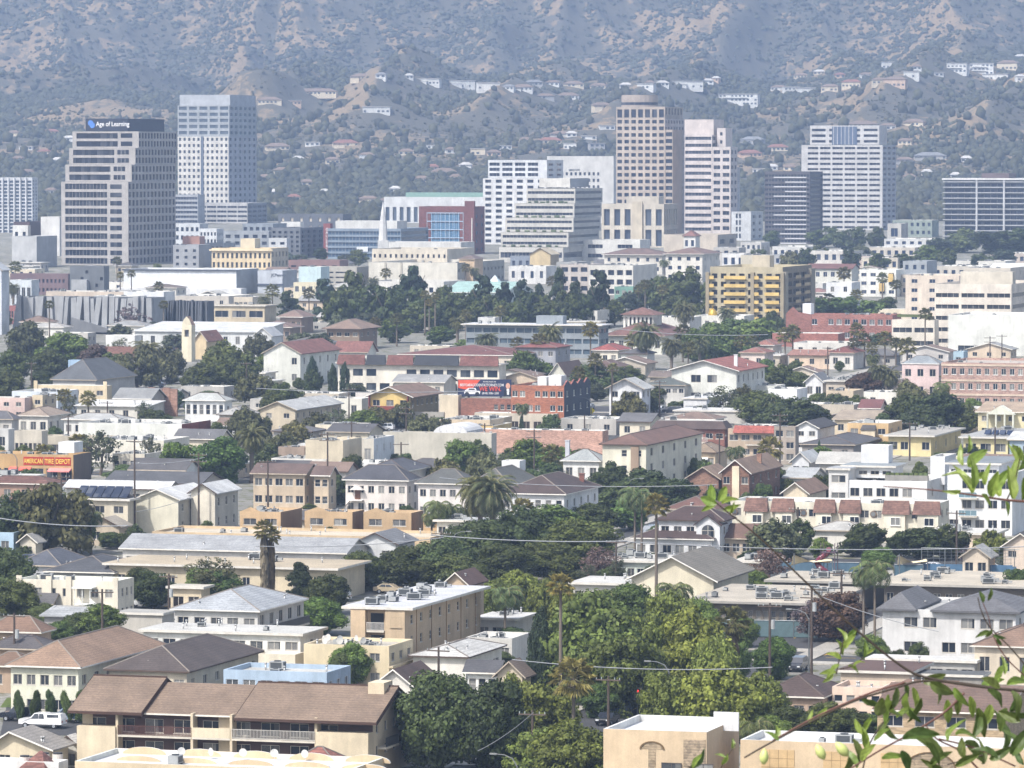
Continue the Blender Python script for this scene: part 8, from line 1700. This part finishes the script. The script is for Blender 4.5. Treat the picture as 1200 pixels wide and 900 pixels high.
HXY = np.array(HPOS)
def clear(X, Y):                                   # gardens: nothing tall right around and in front of a house
    m = np.ones(len(X), bool)
    for hx, hy, hw in HXY: m &= ~((np.abs(X - hx * Y / hy) < hw * .62) & (Y < hy + 14) & (Y > hy - 95)) | ((np.arange(len(X)) % 5 < 4) & (Y < hy - 18))
    return m
X, Y, Z = scatter(165000, HYC - 250, 5800, lambda X, Y: np.clip(.5 + 2.8 * (fbm(X / 45 + 4, Y / 60, 4) - .5) + .9 * grad(X, Y) - ridge_field(X, Y) / 60, .2, .9))
m = clear(X, Y); X, Y, Z = X[m], Y[m], Z[m]; R = 1.0 + 3.4 * rs.rand(len(X)) ** 2.2; blobs('scrub', np.stack([X, Y, Z + R * .2], 1), R, .7, M('leaf', '47493c'), 2)
X, Y, Z = scatter(88000, 3010, HYC + 60, lambda X, Y: np.clip(.32 + 3.0 * (fbm(X / 80 + 9, Y / 110, 4) - .5) + .5 * np.clip((3950 - Y) / 400, -.3, 1) - ridge_field(X, Y) / 45, .06, .9))
m = clear(X, Y); X, Y, Z = X[m], Y[m], Z[m]; R = 1.0 + 3.0 * rs.rand(len(X)) ** 2; blobs('hillside_woods', np.stack([X, Y, Z + R * .5], 1), R, 1.0, M('leaf', '41463a'), 3, 1)
X, Y, Z = scatter(66000, 3600, HYC, lambda X, Y: np.clip(.35 + 2.4 * (fbm(X / 40 + 1, Y / 60, 4) - .5) - ridge_field(X, Y) / 70, .1, .8))
m = clear(X, Y); X, Y, Z = X[m], Y[m], Z[m]; R = .7 + 1.5 * rs.rand(len(X)) ** 2; blobs('scrub', np.stack([X, Y, Z + R * .2], 1), R, .75, M('leaf', '474a3b'), 6)
X, Y, Z = scatter(2600, 3010, 4200, lambda X, Y: np.full(len(X), .5))
m = clear(X, Y); X, Y, Z = X[m], Y[m], Z[m]; R = 2.5 + 2.4 * rs.rand(len(X)); blobs('hillside_woods', np.stack([X, Y, Z + R * .7], 1), R, 1.25, M('leaf', '4a5140'), 4, 1)

# ================================================================== the vine in front of the camera
DV = 5.0
def vp(px, py, Y=DV): return at(px, py, Y)
STEM = M('plain', '3d342d', .7); RSTEM = M('plain', '62433d', .7)
def leaf_mesh(seed, curl):
    r = random.Random(seed); mb = MB(); n = 7; V = []
    for i in range(n + 1):
        t_ = i / n; w_ = .34 * math.sin(math.pi * min(1, t_ * .93 + .05)) ** .75 * (1 - .25 * t_); z = curl * (t_ * t_) * -.5 + .05 * math.sin(t_ * 5 + seed)
        V.append([(t_, -w_, z + .42 * w_ + .02 * math.sin(i * 2.3 + seed)), (t_, -w_ * .5, z + .03), (t_, 0, z - .03), (t_, w_ * .5, z + .03), (t_, w_, z + .42 * w_ + .02 * math.cos(i * 1.9 + seed))])
    for i in range(n):
        for j in range(4): mb.quad(V[i][j], V[i + 1][j], V[i + 1][j + 1], V[i][j + 1])
    return mb.mesh('leaf', [M('vine')], True)
def vine_mat(nm, hx, hy):
    m, t, b = nodes(nm); tc = N(t, 'ShaderNodeTexCoord'); oi = N(t, 'ShaderNodeObjectInfo'); sp = N(t, 'ShaderNodeSeparateXYZ'); t.links.new(tc.outputs['Object'], sp.inputs[0])
    v = mathn(t, 'ABSOLUTE', sp.outputs['Y'], 0); rib = ramp(t, v, 0, .03, 1.35, 1.0)
    wv = N(t, 'ShaderNodeTexWave', bands_direction='DIAGONAL'); wv.inputs['Scale'].default_value = 2.2; t.links.new(tc.outputs['Object'], wv.inputs['Vector'])
    f = mathn(t, 'MULTIPLY', mathn(t, 'MULTIPLY', rib, ramp(t, wv.outputs['Fac'], 0, 1, .86, 1.08)), ramp(t, noise(t, tc.outputs['Object'], 5, 3), .3, .7, .8, 1.2))
    mulcol(t, mixc(t, oi.outputs['Random'], lin(hx), lin(hy)), f, b); b.inputs['Roughness'].default_value = .42
    tr = N(t, 'ShaderNodeBsdfTranslucent'); t.links.new(b.inputs['Base Color'].links[0].from_socket, tr.inputs[0]); ms = N(t, 'ShaderNodeMixShader'); ms.inputs[0].default_value = .4
    t.links.new(b.outputs[0], ms.inputs[1]); t.links.new(tr.outputs[0], ms.inputs[2]); t.links.new(ms.outputs[0], t.nodes['Material Output'].inputs[0]); return m
MATS[('vine', '888888', .85)] = vine_mat('vine_leaf_young', '8a9a4c', '6f863f')
OLD = vine_mat('vine_leaf_old', '4c6334', '66703c')
LEAVES = [leaf_mesh(k, .2 + .42 * (k % 4)) for k in range(8)]
NV = 0
def vine(label, stems, leaves, buds=(), root=None):
    global NV
    r = thing('vine', label, 'vine', vp(*stems[0][0][0]))
    o = r.location
    for pts, r0, r1, m in stems:
        P_ = [vp(*p) for p in pts]; S = []
        for k in range(len(P_) - 1):                # smooth the polyline
            p0, p1, p2, p3 = P_[max(k - 1, 0)], P_[k], P_[k + 1], P_[min(k + 2, len(P_) - 1)]
            for q in range(6):
                t_ = q / 6; S.append(.5 * (2 * p1 + (p2 - p0) * t_ + (2 * p0 - 5 * p1 + 4 * p2 - p3) * t_ * t_ + (3 * p1 - p0 - 3 * p2 + p3) * t_ ** 3))
        S.append(P_[-1]); mb = MB(); n = len(S); mb.tube([p - o for p in S], [r0 + (r1 - r0) * k / (n - 1) for k in range(n)], 7); mb.build('stem', m, r, smooth=True)
    for (px, py, ang, ln, age) in leaves:
        Y = DV + rnd.uniform(-.12, .12); p = vp(px, py, Y); me = LEAVES[rnd.randrange(8)]; L = ln * .8 * Y / F
        a = math.radians(ang); dirv = Vector((math.cos(a), rnd.uniform(-.45, .45), math.sin(a))).normalized(); up = Vector((rnd.uniform(-1.2, 1.2), -1, rnd.uniform(-.3, 1.1))); side = up.cross(dirv).normalized(); up = dirv.cross(side)
        mt = Matrix((dirv, side, up)).transposed().to_4x4(); x = link('leaf', me, r)
        x.matrix_local = Matrix.Translation(p - o) @ mt @ Matrix.Diagonal((L, L * rnd.uniform(.5, .8), L, 1))
        if age: x.material_slots[0].link = 'OBJECT'; x.material_slots[0].material = OLD
    for (px, py, ang, ln) in buds:
        p = vp(px, py) - o; a = math.radians(ang); d = Vector((math.cos(a), 0, math.sin(a))); L = ln * DV / F; mb = MB()
        mb.tube([p, p + d * L * .2, p + d * L * .5, p + d * L * .8, p + d * L], [L * .06, L * .24, L * .3, L * .2, L * .03], 9); mb.build('flower_bud', M('plain', 'b9c27a', .5), r, smooth=True)
px_ = DV / F
ST = lambda *p: [tuple(q) for q in p]
vine('long diagonal bare vine stem crossing the school with a leaf tuft at its tip',
     [(ST((1230, 812), (1160, 806), (1095, 796), (1060, 783), (1000, 735), (940, 678), (890, 630), (850, 598), (838, 588)), 1.9 * px_, .8 * px_, STEM)],
     [(840, 590, 165, 30, 0), (836, 590, 100, 30, 0), (842, 588, 60, 32, 0), (846, 590, 30, 26, 0), (838, 592, 200, 22, 0), (848, 598, 20, 22, 0), (856, 602, 70, 18, 0), (1000, 735, -60, 12, 1)])
vine('thin reddish vine twig reaching in from the upper right with bright leaves',
     [(ST((1235, 590), (1180, 586), (1140, 580), (1090, 574), (1035, 570)), 1.8 * px_, .6 * px_, RSTEM), (ST((1180, 586), (1190, 560), (1196, 532)), 1.0 * px_, .6 * px_, STEM)],
     [(1138, 578, 100, 40, 0), (1140, 572, 75, 42, 0), (1132, 560, 140, 34, 0), (1136, 548, 60, 40, 0), (1130, 545, 110, 32, 0), (1142, 560, 20, 22, 0), (1150, 580, -30, 26, 0), (1162, 582, 80, 40, 0), (1166, 575, 60, 36, 0), (1172, 582, 110, 34, 0), (1186, 584, 85, 44, 0), (1190, 565, 100, 38, 0), (1194, 550, 60, 36, 0), (1198, 540, 120, 30, 0), (1178, 588, -60, 20, 0), (1200, 560, -80, 30, 0), (1126, 575, 190, 24, 0), (1155, 568, 95, 28, 0), (1134, 530, 80, 26, 0), (1190, 540, 95, 26, 0)])
vine('tangled leafy vine filling the lower right corner',
     [(ST((1240, 812), (1180, 808), (1120, 800), (1080, 798), (1050, 806), (1000, 822), (950, 846), (900, 872), (872, 888)), 1.9 * px_, 1.0 * px_, STEM), (ST((1060, 800), (1020, 812), (960, 838), (905, 868)), 1.4 * px_, .9 * px_, RSTEM), (ST((1130, 812), (1105, 836), (1070, 858), (1030, 880), (990, 905)), 1.5 * px_, 1.0 * px_, RSTEM),
      (ST((1205, 868), (1170, 880), (1140, 888), (1110, 896)), 1.4 * px_, .8 * px_, STEM), (ST((1146, 700), (1150, 716), (1160, 735), (1185, 760), (1210, 790)), .7 * px_, .9 * px_, STEM), (ST((1100, 866), (1140, 876), (1190, 898)), 1.2 * px_, 1.0 * px_, RSTEM), (ST((1010, 905), (1020, 870), (1040, 840), (1062, 810)), 1.0 * px_, .8 * px_, STEM), (ST((1150, 905), (1125, 880), (1098, 866), (1085, 850)), 1.3 * px_, .8 * px_, RSTEM)],
     [(1060, 800, -70, 34, 1), (1052, 806, -110, 36, 1), (1070, 806, -80, 30, 0), (1082, 800, 20, 34, 1), (1090, 800, -30, 38, 1), (1098, 802, -60, 34, 1), (1064, 812, -95, 40, 0), (1034, 818, -100, 40, 1), (1040, 815, -70, 44, 0), (1046, 822, -120, 36, 0), (1030, 826, 160, 30, 1), (1118, 806, -60, 32, 0), (1126, 812, -100, 36, 1), (1136, 816, -75, 34, 0), (1150, 806, 25, 36, 0), (1166, 800, 60, 34, 0), (1158, 808, -40, 36, 1), (1172, 806, 150, 32, 1), (1180, 802, 20, 34, 0), (1176, 790, 75, 30, 0), (1185, 810, -60, 40, 1), (1192, 815, -100, 38, 1), (1196, 800, 60, 30, 0),
      (1058, 866, 10, 58, 1), (1070, 862, -15, 50, 1), (1112, 868, 80, 40, 0), (1120, 862, 20, 42, 0), (1130, 870, -30, 46, 1), (1140, 862, 60, 40, 1), (1176, 878, 80, 52, 1), (1186, 884, 60, 48, 1), (1194, 880, 100, 46, 1), (1170, 888, 150, 40, 1), (1160, 890, 30, 36, 1), (1200, 896, 130, 36, 1), (1010, 892, 60, 34, 0), (1016, 880, 100, 36, 0), (1024, 868, 40, 30, 0), (1004, 900, 120, 38, 0), (1034, 890, 20, 34, 0), (1000, 866, -70, 40, 1), (996, 880, -100, 38, 1), (1040, 850, -80, 40, 1), (1050, 840, 30, 34, 0), (1090, 896, 40, 36, 1), (1104, 900, 160, 34, 1), (1120, 898, 30, 40, 1), (960, 842, 60, 20, 0), (950, 848, 100, 18, 0), (910, 866, 80, 22, 0), (912, 868, 120, 20, 0), (1145, 830, -70, 44, 1), (1196, 845, 160, 38, 1), (1204, 835, 200, 34, 1), (1180, 830, -110, 36, 1), (1066, 830, -60, 30, 1), (1022, 842, -130, 28, 0), (1078, 818, -100, 38, 1), (1110, 820, -85, 40, 0), (1160, 826, -100, 34, 0), (1010, 860, 120, 24, 0), (1030, 860, 70, 26, 1), (1056, 880, -60, 34, 1), (1085, 870, -40, 38, 1), (1150, 895, 70, 36, 1), (1130, 888, 100, 30, 1)],
     [(895, 896, 88, 19), (966, 890, 118, 20), (994, 886, 132, 22)])
vine('upright vine shoot of bright young leaves near the crosswalk',
     [(ST((980, 790), (984, 770), (988, 752), (992, 738)), 1.0 * px_, .5 * px_, STEM), (ST((984, 784), (1000, 780), (1014, 768)), .9 * px_, .5 * px_, STEM)],
     [(986, 772, 150, 22, 0), (988, 768, 110, 26, 0), (990, 760, 60, 28, 0), (990, 752, 95, 26, 0), (992, 748, 40, 24, 0), (984, 780, 200, 24, 0), (1000, 780, 30, 20, 0), (1012, 770, 80, 24, 0), (1014, 768, 40, 18, 0), (980, 788, 170, 22, 0), (994, 780, -20, 22, 0), (976, 790, 220, 20, 0)])
vine('dark withered vine tip with drooping curled buds',
     [(ST((1210, 800), (1180, 772), (1164, 745), (1158, 722), (1150, 702)), .9 * px_, .5 * px_, RSTEM)],
     [(1152, 706, 105, 18, 1), (1158, 704, 75, 20, 1), (1160, 740, 190, 20, 1), (1164, 744, -20, 18, 1), (1162, 738, 240, 16, 1), (1168, 748, -60, 16, 1)])
vine('vine leaves at the bottom edge beside the tan stucco wall',
     [(ST((845, 915), (820, 905), (806, 898)), 1.2 * px_, .7 * px_, STEM), (ST((838, 915), (850, 890), (862, 872)), .8 * px_, .5 * px_, STEM)],
     [(808, 900, 40, 36, 1), (812, 900, 60, 26, 0), (858, 878, 80, 16, 0), (850, 888, 140, 16, 0), (846, 896, 60, 18, 0)])

# ================================================================== words for trees, poles, hillside houses: what each stands by
STOPS = ('with', 'carrying', 'crowded', 'reading', 'showing', 'left', 'right', 'behind', 'below', 'beside', 'in', 'among', 'above', 'at', 'on', 'over', 'under', 'between', 'tucked', 'by', 'beneath')
def finish_labels():
    ALL = [rf[0] for rf in REFS]; nm = {}
    for l in ALL:                                   # shortest beginning of a label that no other label shares
        ws = l.split(); nm[l] = l
        for k in range(3, len(ws)):
            if ws[k] in STOPS:
                s_ = ' '.join(ws[:k])
                if sum(o.startswith(s_ + ' ') or o == s_ for o in ALL) == 1: nm[l] = s_; break
    buckets = {}
    for o, words, px, py, Y, cat in FOL:
        best = None
        far = cat == 'house'
        for rf in REFS:
            cx = (rf[1] + rf[2]) / 2; hw = (rf[2] - rf[1]) / 2; dx = max(0, abs(px - cx) - hw)
            if far:
                if rf[3] < py: continue
                sc_ = dx + (rf[3] - py) * .5; rel = 'above'
            else:
                s = F / Y; P = rf[6]; d = Y - P.y; dist = math.hypot((px - 600) * Y / F - P.x, Y - P.y); mid = (rf[3] + rf[4]) / 2
                if rf[1] <= px <= rf[2]: rel = 'in front of' if Y < rf[5] else 'behind'
                else: rel = 'left of' if px < cx else 'right of'
                sc_ = dist + (12 if rel == 'behind' else 0)
            if best is None or sc_ < best[0]: best = (sc_, rel, rf)
        buckets.setdefault((words, best[1], nm[best[2][0]]), []).append((px, py, o))
    ORD = ['leftmost', 'second from left', 'third from left', 'fourth from left', 'fifth from left', 'sixth from left', 'seventh from left', 'eighth from left', 'ninth from left']
    for (words, rel, ref), lst in buckets.items():
        lst.sort(key=lambda q: (q[0], q[1])); n = len(lst)
        for k, (px, py, o) in enumerate(lst):
            base = '%s %s the %s' % (words, rel, ref)
            if n > 1: base = ({0: 'leftmost', n - 1: 'rightmost'}.get(k) or ORD[min(k, 8)]) + ' ' + base
            ws = base.split()
            if len(ws) > 16: ws = ws[:16]
            while ws[-1] in ('and', 'a', 'the', 'of', 'with', 'in', 'its', 'left', 'right', 'behind', 'beside', 'long', 'big', 'flat', 'low', 'at', 'on', 'to', 'under', 'above', 'below', 'between', 'red', 'white', 'dark', 'brown', 'grey', 'cream', 'small', 'tall', 'large', 'fan', 'date', 'hip', 'pink', 'yellow', 'wide', 'blank', 'carrying', 'white-framed', 'gable'): ws.pop()
            o['label'] = ' '.join(ws)
finish_labels()
for m_ in bpy.data.materials:                       # nothing relies on loose data
    m_.use_fake_user = False
